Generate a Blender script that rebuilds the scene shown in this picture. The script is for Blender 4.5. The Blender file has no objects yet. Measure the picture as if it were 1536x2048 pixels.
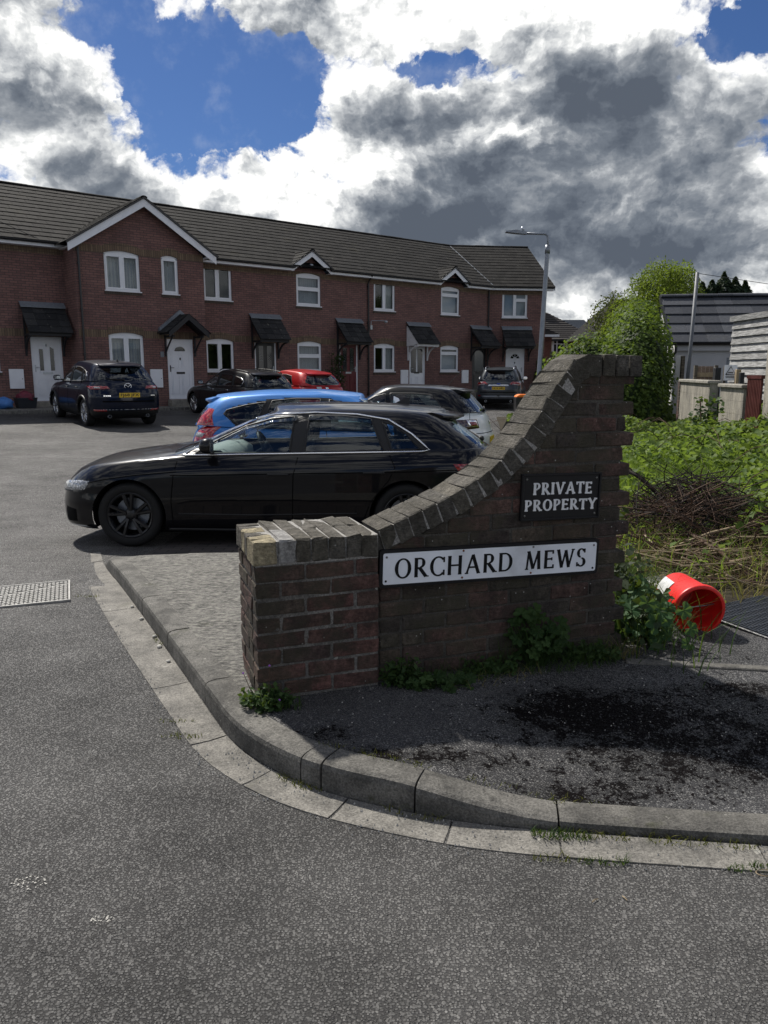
import bpy, bmesh, math, random, bisect
import numpy as np
from mathutils import Vector, Matrix, Quaternion
from math import sin, cos, pi, radians, atan2, sqrt

random.seed(7); np.random.seed(7)
SC = bpy.context.scene
COL = SC.collection

# ------------------------------------------------------------------ camera
PITCH = math.atan(280/1540); EYE = 1.53
cam_d = bpy.data.cameras.new('camera'); cam = bpy.data.objects.new('camera', cam_d); COL.objects.link(cam)
cam.location = (0, 0, EYE); cam.rotation_euler = (pi/2-PITCH, 0, 0)
cam_d.sensor_fit = 'VERTICAL'; cam_d.sensor_height = 36; cam_d.sensor_width = 27
cam_d.lens = 1540/2048*36; cam_d.clip_start = .05; cam_d.clip_end = 3000
SC.camera = cam
SC.view_settings.view_transform = 'Standard'; SC.view_settings.look = 'None'
SC.view_settings.exposure = 0.55; SC.view_settings.gamma = 1; SC.view_settings.use_curve_mapping = False
SC.cycles.max_bounces = 8; SC.cycles.transparent_max_bounces = 12; SC.cycles.use_denoising = True
SC.cycles.sample_clamp_indirect = 6

SUN_AZ, SUN_EL = radians(-33), radians(49)
SUN = Vector((sin(SUN_AZ)*cos(SUN_EL), cos(SUN_AZ)*cos(SUN_EL), sin(SUN_EL)))
sl = bpy.data.lights.new('sun', 'SUN'); sl.energy = 4.2; sl.angle = radians(1.6); sl.color = (1, .95, .87)
so = bpy.data.objects.new('sun', sl); COL.objects.link(so); so.location = (0, 0, 50)
so.rotation_euler = (-SUN).to_track_quat('-Z', 'Y').to_euler()

# ------------------------------------------------------------------ node helpers
class NT:
    def __init__(s, tree): s.t = tree; s.n = tree.nodes; s.l = tree.links
    def nd(s, typ, ins=None, **props):
        n = s.n.new(typ)
        for k, v in props.items(): setattr(n, k, v)
        for k, v in (ins or {}).items():
            sock = n.inputs[k]
            if isinstance(v, bpy.types.NodeSocket): s.l.new(v, sock)
            elif isinstance(v, bpy.types.Node): s.l.new(v.outputs[0], sock)
            else: sock.default_value = v
        return n
    def m(s, op, a, b=None, c=None, clamp=False):
        ins = {0: a}
        if b is not None: ins[1] = b
        if c is not None: ins[2] = c
        n = s.nd('ShaderNodeMath', ins, operation=op); n.use_clamp = clamp
        return n.outputs[0]
    def vm(s, op, a, b=None, out=0):
        ins = {0: a}
        if b is not None: ins[1] = b
        return s.nd('ShaderNodeVectorMath', ins, operation=op).outputs[out]
    def noise(s, vec, scale, detail=4, rough=.55, dist=0, out=0):
        return s.nd('ShaderNodeTexNoise', {'Vector': vec, 'Scale': scale, 'Detail': detail, 'Roughness': rough, 'Distortion': dist}).outputs[out]
    def voro(s, vec, scale, feature='F1', out='Distance', rnd=1):
        return s.nd('ShaderNodeTexVoronoi', {'Vector': vec, 'Scale': scale, 'Randomness': rnd}, feature=feature).outputs[out]
    def ramp(s, fac, stops, interp='LINEAR'):
        n = s.nd('ShaderNodeValToRGB', {0: fac}); r = n.color_ramp; r.interpolation = interp
        while len(r.elements) < len(stops): r.elements.new(.5)
        for e, (p, c) in zip(r.elements, stops):
            e.position = p; e.color = (*(c if hasattr(c, '__len__') else (c, c, c)), 1)[:4]
        return n.outputs[0]
    def mix(s, fac, a, b, blend='MIX'):
        n = s.nd('ShaderNodeMix', None, data_type='RGBA', blend_type=blend)
        for k, v in ((0, fac), (6, a), (7, b)):
            if isinstance(v, bpy.types.NodeSocket): s.l.new(v, n.inputs[k])
            else: n.inputs[k].default_value = (*v, 1) if hasattr(v, '__len__') and len(v) == 3 else v
        return n.outputs[2]
    def rng(s, v, a, b, c=0, d=1, smooth=True):
        n = s.nd('ShaderNodeMapRange', {0: v, 1: a, 2: b, 3: c, 4: d}); n.interpolation_type = 'SMOOTHSTEP' if smooth else 'LINEAR'
        return n.outputs[0]

# ------------------------------------------------------------------ world: blue sky with broken cumulus, lit from behind
SKY_STRENGTH = 0.10
w = bpy.data.worlds.new('World'); SC.world = w; w.use_nodes = True
W = NT(w.node_tree); W.n.clear()
sky = W.nd('ShaderNodeTexSky', None, sky_type='NISHITA'); sky.sun_disc = False
sky.sun_elevation = SUN_EL; sky.sun_rotation = SUN_AZ; sky.altitude = 20; sky.air_density = 1.0; sky.dust_density = .3; sky.ozone_density = 3.0
tc = W.nd('ShaderNodeTexCoord').outputs['Generated']
sx = W.nd('ShaderNodeSeparateXYZ', {0: tc})
az = W.m('ARCTAN2', sx.outputs[0], sx.outputs[1]); el = W.m('ARCSINE', sx.outputs[2])
dome = W.nd('ShaderNodeCombineXYZ', {0: W.m('MULTIPLY', az, 180/pi), 1: W.m('MULTIPLY', el, 180/pi)}).outputs[0]    # compass and height in degrees
# cloud space: direction stretched vertically (cumulus seen from the side), then warped
cv = W.vm('MULTIPLY', tc, (1, 1, 1.55))
warp = W.noise(cv, 3.2, 3, .5, 0, 1)
sc_ = W.vm('SCALE', W.vm('SUBTRACT', warp, (.5, .5, .5))); sc_.node.inputs['Scale'].default_value = .11
cv = W.vm('ADD', cv, sc_)
fine = W.noise(W.vm('ADD', dome, W.vm('MULTIPLY', warp, (2.2, 1.4, 0))), .55, 5, .62, 0, 1)
fs = W.nd('ShaderNodeSeparateColor', {0: fine})
# cauliflower heads: cells within cells, and the same cells seen a little nearer the sun
def heads(dx, dy):
    v = W.nd('ShaderNodeVectorMath', {0: W.vm('ADD', W.vm('MULTIPLY', fine, (2.6, 2.2, 0)), W.vm('MULTIPLY', warp, (6.0, 4.0, 0))), 1: (1, 1, 0), 2: (dx, dy, 0)}, operation='MULTIPLY_ADD').outputs[0]
    n = W.nd('ShaderNodeTexVoronoi', {'Vector': W.vm('MULTIPLY', W.vm('ADD', dome, v), (1, 1.25, 0)), 'Scale': .30, 'Detail': 3.0, 'Roughness': .55, 'Lacunarity': 2.3}, voronoi_dimensions='2D', feature='F1'); n.normalize = True
    return n.outputs['Distance']
h0 = heads(0, 0); h1 = heads(-.35, .60)
# ragged edge: the banks below are placed on a compass that the fine noise has shaken
shake = W.vm('ADD', dome, W.vm('MULTIPLY', W.vm('SUBTRACT', fine, (.5, .5, .5)), (5.0, 3.6, 0)))
def banks(lst):
    """sum of banks of cloud (+) and clearings (-): azimuth, elevation, widths in degrees, amount"""
    acc = 0.0
    for (a0, e0, sa, se, amp) in lst:
        v = W.nd('ShaderNodeVectorMath', {0: shake, 1: (1/sa, 1/se, 0), 2: (-a0/sa, -e0/se, 0)}, operation='MULTIPLY_ADD').outputs[0]
        acc = W.m('MULTIPLY_ADD', W.m('POWER', .3679, W.vm('DOT_PRODUCT', v, v, 1)), amp, acc)
    return acc
COVER = [(-10.8,18.0,6.0,3.6,-.64), (-9,14.4,4,1.2,.20), (4.0,19.2,4.5,1.3,-.40), (24,20.2,3.5,1.0,-.55), (-3.4,13.0,1.0,.7,-.32), (-18,21.8,3,1.4,-.35), (10,18.6,1.5,1.2,-.30),
         (4,22.2,15,1.5,.52), (-23,16,6,7,.36), (-8,10.8,9,3.0,.42), (13,13,14,6,.48), (14,19.0,5,2.4,.30), (0,5.5,160,5.0,.42), (-1.5,16.2,3,3,.30)]
THICK = [(-24,11.3,6,3.0,.85), (-25,15.8,2.6,1.6,.62), (-14.5,9.2,4.0,1.8,.55), (18,13.6,10,5.2,1.10), (13,18.2,3.2,1.6,.20), (3.0,10.2,5.0,3.2,1.10), (10,7.4,14,2.6,.62), (3.6,16.6,2.4,1.6,.40), (-9,10.2,2.2,.9,.20),
         (-6,12.2,5.5,2.2,-.62), (4,22.2,16,1.7,-.80), (-19.5,18.8,4.0,3.4,-.60), (8.8,15.7,3.0,1.3,-1.5), (6.4,9.0,2.4,1.3,-.55), (19,5.4,6,1.5,-.50), (.0,14.0,3.0,2.6,-.60), (12,2.6,8,1.0,-.45)]
big = W.noise(cv, 4.4, 8, .57)
lit = W.noise(W.vm('ADD', cv, (-.018, 0, .040)), 4.4, 6, .57)      # the same cloud a little nearer the sun
D = W.m('ADD', W.m('MULTIPLY_ADD', W.m('SUBTRACT', .34, h0), .42, big), W.m('MULTIPLY', banks(COVER), .60))
alpha = W.rng(D, .48, .585)
deep = W.rng(D, .50, .78)                                           # rims stay thin and bright
core = W.m('MULTIPLY_ADD', W.m('SUBTRACT', D, .53), 1.0, W.m('MULTIPLY', deep, W.m('MULTIPLY_ADD', banks(THICK), .68, .10)))
core = W.m('MULTIPLY_ADD', W.m('SUBTRACT', lit, big), 4.2, core)    # thicker towards the sun: darker; thinner: bright rim
core = W.m('MULTIPLY_ADD', W.m('SUBTRACT', lit, .5), 1.9, core)
core = W.m('MULTIPLY_ADD', W.m('SUBTRACT', h0, h1), 1.15, W.m('MULTIPLY', core, .78))
ccol = W.ramp(core, [(0, (.72, .72, .71)), (.10, (.56, .57, .57)), (.26, (.385, .40, .415)), (.46, (.215, .232, .255)), (.70, (.120, .138, .165)), (1, (.070, .084, .108))])
blue = W.mix(1.0, sky.outputs[0], (.225, .305, .45), 'MULTIPLY')
blue = W.vm('SCALE', blue); blue.node.inputs['Scale'].default_value = SKY_STRENGTH
below = W.rng(el, -.03, .01)
veil = W.m('MULTIPLY', W.rng(W.m('ADD', lit, W.m('MULTIPLY', W.m('SUBTRACT', fs.outputs[1], .5), .5)), .46, .70), .16)
skyc = W.mix(alpha, W.mix(veil, blue, (.62, .64, .66)), ccol)
skyc = W.mix(below, (.10, .11, .12), skyc)
bg = W.nd('ShaderNodeBackground', {'Color': skyc, 'Strength': 1.0})
W.nd('ShaderNodeOutputWorld', {0: bg})
w.cycles.sampling_method = 'MANUAL'; w.cycles.sample_map_resolution = 256

# ------------------------------------------------------------------ mesh helpers
class MB:
    """collects faces of one mesh; u,v in metres are written by box projection"""
    def __init__(s): s.v = []; s.f = []
    def add(s, vs, fs):
        o = len(s.v); s.v += [tuple(p) for p in vs]; s.f += [tuple(i+o for i in f) for f in fs]; return s
    def box(s, a, b, M=None):
        x0, y0, z0 = a; x1, y1, z1 = b
        vs = [(x0,y0,z0),(x1,y0,z0),(x1,y1,z0),(x0,y1,z0),(x0,y0,z1),(x1,y0,z1),(x1,y1,z1),(x0,y1,z1)]
        if M is not None: vs = [M @ Vector(p) for p in vs]
        return s.add(vs, [(0,3,2,1),(4,5,6,7),(0,1,5,4),(1,2,6,5),(2,3,7,6),(3,0,4,7)])
    def prism(s, poly, y0, y1, M=None):
        """poly: (x,z) outline, swept from y0 to y1"""
        n = len(poly); vs = [(x, y0, z) for x, z in poly] + [(x, y1, z) for x, z in poly]
        if M is not None: vs = [M @ Vector(p) for p in vs]
        return s.add(vs, [tuple(range(n)), tuple(range(2*n-1, n-1, -1))] + [(i, i+n, (i+1) % n+n, (i+1) % n) for i in range(n)])
    def tube(s, pts, r, n=6, cap=True, r2=None):
        pts = [Vector(p) for p in pts]; rings = []; N = len(pts)
        for i, p in enumerate(pts):
            t = (pts[min(i+1, N-1)]-pts[max(i-1, 0)])
            if t.length < 1e-9: t = Vector((0, 0, 1))
            t.normalize(); a = Vector((0, 0, 1)) if abs(t.z) < .9 else Vector((1, 0, 0))
            b = t.cross(a).normalized(); c = t.cross(b)
            rr = r if r2 is None else r+(r2-r)*i/max(N-1, 1)
            if hasattr(r, '__len__'): rr = r[i]
            rings.append([p+(b*cos(2*pi*k/n)+c*sin(2*pi*k/n))*rr for k in range(n)])
        vs = [q for rg in rings for q in rg]; fs = []
        for i in range(N-1):
            for k in range(n): fs.append((i*n+k, (i+1)*n+k, (i+1)*n+(k+1) % n, i*n+(k+1) % n))
        if cap: fs += [tuple(range(n)), tuple(range((N-1)*n+n-1, (N-1)*n-1, -1))]
        return s.add(vs, fs)
    def lathe(s, prof, n=24, M=None, close=False):
        """prof: (r, z) pairs about local z"""
        vs = []; fs = []; m = len(prof)
        for k in range(n):
            a = 2*pi*k/n
            for r, z in prof: vs.append((r*cos(a), r*sin(a), z))
        for k in range(n):
            for i in range(m-1 if not close else m):
                j = (i+1) % m; k2 = (k+1) % n
                fs.append((k*m+i, k2*m+i, k2*m+j, k*m+j))
        if M is not None: vs = [M @ Vector(p) for p in vs]
        return s.add(vs, fs)
    def grid(s, P):
        R = len(P); C_ = len(P[0]); vs = [p for r in P for p in r]
        return s.add(vs, [(i*C_+j, i*C_+j+1, (i+1)*C_+j+1, (i+1)*C_+j) for i in range(R-1) for j in range(C_-1)])
    def ball(s, c, r, nu=10, nv=7, M=None):
        if not hasattr(r, '__len__'): r = (r, r, r)
        P = [[(c[0]+r[0]*sin(pi*i/nv)*cos(2*pi*j/nu), c[1]+r[1]*sin(pi*i/nv)*sin(2*pi*j/nu), c[2]+r[2]*cos(pi*i/nv)) for j in range(nu+1)] for i in range(nv+1)]
        if M is not None: P = [[tuple(M @ Vector(p)) for p in r_] for r_ in P]
        return s.grid(P)
    def mesh(s, name, smooth=False, bevel=0, weld=False):
        me = bpy.data.meshes.new(name); me.from_pydata(s.v, [], s.f)
        if bevel or weld:
            bm = bmesh.new(); bm.from_mesh(me)
            if weld: bmesh.ops.remove_doubles(bm, verts=bm.verts, dist=weld if weld is not True else 1e-5)
            if bevel:
                bmesh.ops.recalc_face_normals(bm, faces=bm.faces)
                bmesh.ops.bevel(bm, geom=list(bm.edges), offset=bevel, segments=1, affect='EDGES', profile=.6)
            bm.to_mesh(me); bm.free()
        boxuv(me)
        if smooth: me.polygons.foreach_set('use_smooth', [True]*len(me.polygons))
        me.update(); return me
def boxuv(me):
    if not me.polygons: return
    uv = me.uv_layers.new(name='UVMap'); nl = len(me.loops)
    co = np.empty(len(me.vertices)*3); me.vertices.foreach_get('co', co); co = co.reshape(-1, 3)
    li = np.empty(nl, dtype=np.int32); me.loops.foreach_get('vertex_index', li)
    nrm = np.empty(len(me.polygons)*3); me.polygons.foreach_get('normal', nrm); nrm = np.abs(nrm.reshape(-1, 3))
    lt = np.empty(len(me.polygons), dtype=np.int32); me.polygons.foreach_get('loop_total', lt)
    ax = np.repeat(np.argmax(nrm-np.array([0, 1e-4, 0]), axis=1), lt)
    p = co[li]; out = np.where((ax == 0)[:, None], p[:, [1, 2]], np.where((ax == 1)[:, None], p[:, [0, 2]], p[:, [0, 1]]))
    uv.data.foreach_set('uv', out.ravel())
def ob(name, me, mat=None, parent=None, loc=None, rot=None, scl=None):
    if isinstance(me, MB): me = me.mesh(name)
    o = bpy.data.objects.new(name, me); COL.objects.link(o)
    if mat is not None and me is not None and not me.materials: me.materials.append(mat)
    if parent is not None: o.parent = parent
    if loc is not None: o.location = loc
    if rot is not None: o.rotation_euler = rot
    if scl is not None: o.scale = scl
    return o
def tag(o, label=None, cat=None, group=None, kind=None):
    if label: o['label'] = label
    if cat: o['category'] = cat
    if group: o['group'] = group
    if kind: o['kind'] = kind
    return o
def thing(name, label, cat, loc=(0, 0, 0), rotz=0, group=None):
    o = bpy.data.objects.new(name, None); COL.objects.link(o); o.empty_display_size = .2
    o.location = loc; o.rotation_euler = (0, 0, rotz)
    return tag(o, label, cat, group)
def struct(name, me, mat=None, parent=None):
    o = ob(name, me, mat, parent); o['kind'] = 'structure'; return o
def arr_mesh(name, V, F, smooth=False):
    """big meshes of equal polygons from arrays"""
    me = bpy.data.meshes.new(name); V = np.asarray(V, dtype=np.float32); F = np.asarray(F, dtype=np.int32)
    me.vertices.add(len(V)); me.vertices.foreach_set('co', V.ravel())
    k = F.shape[1]; me.loops.add(F.size); me.loops.foreach_set('vertex_index', F.ravel())
    me.polygons.add(len(F)); me.polygons.foreach_set('loop_start', np.arange(0, F.size, k, dtype=np.int32))
    me.update(calc_edges=True)
    if smooth: me.polygons.foreach_set('use_smooth', [True]*len(F))
    return me
def pchip(xs, ys):
    """monotone cubic through the points; scalar in, float out"""
    xs = [float(v) for v in xs]; ys = [float(v) for v in ys]; n = len(xs); h = [xs[i+1]-xs[i] for i in range(n-1)]; d = [(ys[i+1]-ys[i])/h[i] for i in range(n-1)]; m = [0.]*n
    if n == 2: m = [d[0]]*2
    else:
        for i in range(1, n-1):
            if d[i-1]*d[i] > 0:
                w1 = 2*h[i]+h[i-1]; w2 = h[i]+2*h[i-1]; m[i] = (w1+w2)/(w1/d[i-1]+w2/d[i])
        m[0] = d[0]; m[-1] = d[-1]
    def f(x):
        x = float(x)
        if x <= xs[0]: return ys[0]
        if x >= xs[-1]: return ys[-1]
        i = bisect.bisect_right(xs, x)-1; t = (x-xs[i])/h[i]; u = 1-t
        return (1+2*t)*u*u*ys[i]+t*u*u*h[i]*m[i]+t*t*(3-2*t)*ys[i+1]+t*t*(t-1)*h[i]*m[i+1]
    return f
def sstep(a, b, x):
    t = min(1, max(0, (x-a)/(b-a))); return t*t*(3-2*t)
# ------------------------------------------------------------------ materials
MATS = {}
def newmat(name):
    m = bpy.data.materials.new(name); m.use_nodes = True; t = NT(m.node_tree); t.n.clear(); MATS[name] = m
    t.mat = m
    return t
def finish(t, shader, disp=None):
    t.nd('ShaderNodeOutputMaterial', {0: shader}); return t.mat
def pbsdf(t, col, rough=.6, metal=0, spec=.5, normal=None, coat=0, **kw):
    ins = {'Base Color': (*col, 1) if isinstance(col, tuple) and len(col) == 3 else col, 'Roughness': rough, 'Metallic': metal, 'Specular IOR Level': spec}
    if normal is not None: ins['Normal'] = normal
    if coat: ins['Coat Weight'] = coat; ins['Coat Roughness'] = .03
    ins.update(kw)
    return t.nd('ShaderNodeBsdfPrincipled', ins).outputs[0]
def bump(t, h, strength=.5, dist=.01, normal=None):
    ins = {'Height': h, 'Strength': strength, 'Distance': dist}
    if normal is not None: ins['Normal'] = normal
    return t.nd('ShaderNodeBump', ins).outputs[0]
def coords(t, kind='Object'): return t.nd('ShaderNodeTexCoord').outputs[kind]
def wpos(t): return t.nd('ShaderNodeNewGeometry').outputs['Position']
def simple(name, col, rough=.5, metal=0, spec=.5, var=.15, scale=9, coat=0, bmp=0, bscale=60, dirt=0, kind='Object'):
    t = newmat(name); c = coords(t, kind)
    n = t.noise(c, scale, 5, .6)
    v = t.rng(n, .3, .7, 1-var, 1+var, False)
    cc = t.vm('SCALE', (*col,)); t.l.new(v, cc.node.inputs['Scale'])
    if dirt:
        n2 = t.noise(c, scale*.35, 6, .65)
        cc = t.mix(t.m('MULTIPLY', t.rng(n2, .48, .72), dirt), cc, (.05, .045, .035))
    nm = bump(t, t.noise(c, bscale, 4, .6), bmp, .01) if bmp else None
    r = t.rng(n, .3, .7, rough*.85, min(1, rough*1.15), False)
    return finish(t, pbsdf(t, cc, r, metal, spec, nm, coat))
def make_asphalt(name, binder, chip, light, scale, stains=0, moss=0, wet=0, contrast=1, show=.55):
    t = newmat(name); p = wpos(t)
    wp = t.vm('ADD', p, t.vm('SCALE', t.noise(p, 60, 2, .5, 0, 1))); wp.node.inputs[1].links[0].from_node.inputs['Scale'].default_value = .008
    d1 = t.voro(wp, scale); c1 = t.voro(wp, scale, 'F1', 'Color')
    sc1 = t.nd('ShaderNodeSeparateColor', {0: c1}); rnd = sc1.outputs[0]; rnd2 = sc1.outputs[1]
    size = t.m('MULTIPLY_ADD', rnd2, .24, .38)                     # stones of several sizes, some sunk in the binder
    stone = t.m('MULTIPLY', t.rng(t.m('SUBTRACT', d1, size), .10, -.06), t.rng(rnd, show-.12, show+.12))
    fine = t.noise(p, scale*2.6, 4, .75); mid = t.noise(p, 3.2, 5, .6); big = t.noise(p, .45, 5, .62)
    sc = t.mix(t.m('POWER', t.nd('ShaderNodeSeparateColor', {0: c1}).outputs[2], 2.0), chip, light)
    bd = t.mix(t.rng(fine, .40, .70), binder, tuple(v*1.9 for v in binder))
    col = t.mix(stone, bd, sc)
    k = t.m('ADD', t.rng(big, .34, .66, .58, 1.36, False), t.rng(mid, .35, .65, -.16, .16, False))
    cc = t.vm('SCALE', col); t.l.new(k, cc.node.inputs['Scale']); col = cc
    rough = t.mix(stone, (.85, .85, .85), t.nd('ShaderNodeCombineColor', {0: t.rng(rnd2, 0, 1, .30, .62), 1: .5, 2: .5}).outputs[0]); rough = t.nd('ShaderNodeSeparateColor', {0: rough}).outputs[0]
    if stains:
        # damp patches with a shape of their own, soaked into the tarmac
        q = t.nd('ShaderNodeSeparateXYZ', {0: p}); tot = None
        for (cx, cy, ax, ay, amp) in stains:
            e = t.m('ADD', t.m('POWER', t.m('ABSOLUTE', t.m('DIVIDE', t.m('SUBTRACT', q.outputs[0], cx), ax)), 2), t.m('POWER', t.m('ABSOLUTE', t.m('DIVIDE', t.m('SUBTRACT', q.outputs[1], cy), ay)), 2))
            g = t.m('MULTIPLY', t.m('EXPONENT', t.m('MULTIPLY', e, -1)), amp); tot = g if tot is None else t.m('ADD', tot, g)
        nn = t.noise(p, 13, 8, .75); n3 = t.noise(p, 55, 4, .7)
        raw = t.m('ADD', tot, t.m('ADD', t.m('MULTIPLY', t.m('SUBTRACT', nn, .5), 4.2), t.m('MULTIPLY', t.m('SUBTRACT', n3, .5), 2.6)))
        s_ = t.m('MULTIPLY', t.rng(raw, .50, .70), t.rng(rnd, .98, .9))
        damp = t.rng(t.m('ADD', tot, t.m('MULTIPLY', t.m('SUBTRACT', nn, .5), .8)), .12, .55, 1, .50)
        cc = t.vm('SCALE', col); t.l.new(damp, cc.node.inputs['Scale']); col = cc
        col = t.mix(t.m('MULTIPLY', s_, .94), col, (.007, .0058, .006))
    h = t.m('ADD', t.m('MULTIPLY', stone, 1.0), t.m('MULTIPLY', fine, .55))
    tiltv = t.vm('SCALE', t.vm('SUBTRACT', c1, (.5, .5, .5))); t.l.new(t.m('MULTIPLY', stone, 1.1), tiltv.node.inputs['Scale'])
    nn_ = t.vm('NORMALIZE', t.vm('ADD', t.nd('ShaderNodeNewGeometry').outputs['Normal'], tiltv))
    nm = bump(t, h, 1.0, .0048*contrast, nn_)
    spc = t.m('MULTIPLY_ADD', stone, .32, .16)
    if stains: spc = t.m('MULTIPLY', spc, t.m('MULTIPLY_ADD', s_, -.9, 1.0))
    return finish(t, pbsdf(t, col, rough, 0, spc, nm))
make_asphalt('asphalt', (.070, .0685, .067), (.13, .127, .122), (.30, .292, .28), 124, contrast=3.4, show=.10)
make_asphalt('footway_tarmac', (.040, .040, .042), (.072, .071, .072), (.22, .216, .21), 150, show=.15,
    stains=[(.85, 3.11, .33, .16, 1.15), (1.05, 2.85, .5, .25, .52), (1.5, 2.75, .5, .3, .44), (.70, 2.52, .28, .10, .66), (.02, 2.68, .36, .06, .75), (-.25, 2.86, .16, .08, .5), (1.5, 3.15, .5, .2, .38), (1.9, 3.3, .5, .08, .8), (.4, 2.75, .2, .08, .2)], contrast=1.6)
def make_concrete(name, a, b, ridge=0, speck=.5, moss=.3, dark=.4, scale=1):
    t = newmat(name); p = wpos(t)
    n = t.noise(p, 5*scale, 7, .68); f = t.noise(p, 120, 4, .7); g = t.noise(p, 22, 6, .7)
    col = t.mix(t.rng(n, .3, .7), a, b)
    col = t.mix(speck, col, t.ramp(f, [(.35, .05), (.65, .85)]), 'OVERLAY')
    col = t.mix(t.m('MULTIPLY', t.rng(g, .52, .70), dark), col, (.03, .03, .027))
    if moss: col = t.mix(t.m('MULTIPLY', t.rng(t.noise(p, 3.1, 7, .75), .58, .70), moss), col, (.045, .05, .018))
    v = t.voro(p, 60, 'F1'); lich = t.rng(t.noise(p, 17, 3, .5), .70, .74)
    col = t.mix(t.m('MULTIPLY', lich, .5), col, (.42, .41, .37))
    h = t.m('ADD', f, t.m('MULTIPLY', g, 1.5))
    if ridge:
        q = t.vm('MULTIPLY', p, (2.6, 5.0, 1)); rr = t.noise(q, 8, 8, .78); h = t.m('ADD', h, t.m('MULTIPLY', rr, ridge))
        col = t.mix(t.rng(rr, .46, .62), col, t.mix(.8, col, (.33, .32, .28)))
        col = t.mix(t.rng(rr, .46, .36), col, (.045, .043, .04))
    return finish(t, pbsdf(t, col, .85, 0, .3, bump(t, h, .7, .006+.004*ridge)))
make_concrete('kerb_concrete', (.060, .058, .053), (.165, .158, .143), dark=.7, moss=.5)
make_concrete('gutter_concrete', (.115, .11, .10), (.235, .223, .20), moss=.35, dark=.45)
make_concrete('footway_concrete', (.10, .097, .09), (.19, .183, .168), ridge=2.5, moss=.35)
make_concrete('coping_concrete', (.20, .19, .165), (.33, .31, .27), moss=.3)
def make_paving():
    t = newmat('block_paving'); u = coords(t, 'UV')
    br = t.nd('ShaderNodeTexBrick', {'Vector': u, 'Color1': (.10, .085, .08, 1), 'Color2': (.06, .055, .053, 1), 'Mortar': (.02, .02, .018, 1), 'Scale': 1, 'Mortar Size': .006, 'Brick Width': .2, 'Row Height': .1, 'Bias': 0})
    col = t.mix(.4, br.outputs[0], t.ramp(t.noise(wpos(t), 60, 5, .7), [(.3, .1), (.7, .6)]), 'OVERLAY')
    return finish(t, pbsdf(t, col, .8, 0, .3, bump(t, t.m('MULTIPLY', br.outputs[1], -1), .6, .006)))
make_paving()
# --- bricks of the sign wall (one object each): tone by object, soot, lichen and lime run over them in world space
def make_wallbrick(name, tones, soot=.6, grain=1.0, lich=.5, buff=.0, limes=.3):
    t = newmat(name); p = wpos(t); r = t.nd('ShaderNodeObjectInfo').outputs['Random']
    col = t.ramp(r, tones)
    g = t.noise(p, 70, 6, .75); m_ = t.noise(p, 9, 6, .7); big = t.noise(p, 2.6, 5, .65)
    col = t.mix(.6, col, t.ramp(g, [(.3, .05), (.72, .9)]), 'OVERLAY'); col = t.mix(.5, col, t.ramp(t.noise(p, 24, 5, .7), [(.34, .12), (.66, .85)]), 'OVERLAY')
    col = t.mix(t.m('MULTIPLY', t.rng(t.m('ADD', m_, t.m('MULTIPLY', big, .7)), .72, 1.05), soot), col, (.012, .011, .011))
    if buff:
        z = t.nd('ShaderNodeSeparateXYZ', {0: p}).outputs[2]
        alg = t.m('MULTIPLY', t.rng(t.noise(p, 4.5, 5, .7), .42, .6), buff); col = t.mix(alg, col, (.075, .068, .045))
    sp = t.voro(p, 26, 'F1'); spn = t.noise(p, 6, 2, .5)
    col = t.mix(t.m('MULTIPLY', t.m('MULTIPLY', t.rng(sp, .11, .07), t.rng(spn, .53, .60)), lich), col, (.42, .41, .38))
    lime = t.rng(t.noise(t.vm('MULTIPLY', p, (1, 1, .45)), 14, 6, .78), .66, .74)
    col = t.mix(t.m('MULTIPLY', lime, limes), col, (.30, .28, .25))
    drag = t.noise(t.vm('MULTIPLY', p, (1, 1, 3.5)), 42, 4, .65)
    h = t.m('ADD', t.m('MULTIPLY', g, 1.0), t.m('MULTIPLY', drag, 1.2))
    return finish(t, pbsdf(t, col, .88, 0, .28, bump(t, h, .9*grain, .006)))
make_wallbrick('wall_brick', [(0, (.066, .048, .041)), (.2, (.100, .060, .050)), (.35, (.068, .060, .046)), (.5, (.052, .042, .037)), (.65, (.125, .068, .057)), (.8, (.090, .076, .058)), (1, (.055, .046, .042))], .75, 1.2, .9, .5)
make_wallbrick('pier_brick', [(0, (.068, .050, .041)), (.3, (.112, .060, .051)), (.55, (.080, .062, .049)), (.8, (.135, .068, .058)), (1, (.062, .046, .042))], .75, 1.2, .5, .4)
make_wallbrick('cap_brick', [(0, (.105, .098, .086)), (.4, (.145, .134, .115)), (.8, (.12, .11, .093)), (1, (.165, .15, .122))], .5, 2.2, .9, .3, .05)
make_wallbrick('cap_brick_pale', [(0, (.30, .26, .17)), (1, (.34, .29, .19))], .25, 1.2, .3, 0)
make_wallbrick('cap_brick_grey', [(0, (.25, .245, .235)), (1, (.25, .245, .235))], .15, .6, .2, 0)
make_concrete('mortar_lime', (.22, .21, .195), (.34, .33, .31), moss=.1, dark=.15)
make_concrete('mortar_mixed', (.038, .036, .032), (.20, .19, .175), moss=.1, dark=.6, scale=.7)
make_concrete('mortar_dark', (.045, .041, .036), (.095, .088, .076), moss=.2, dark=.5)
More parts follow.
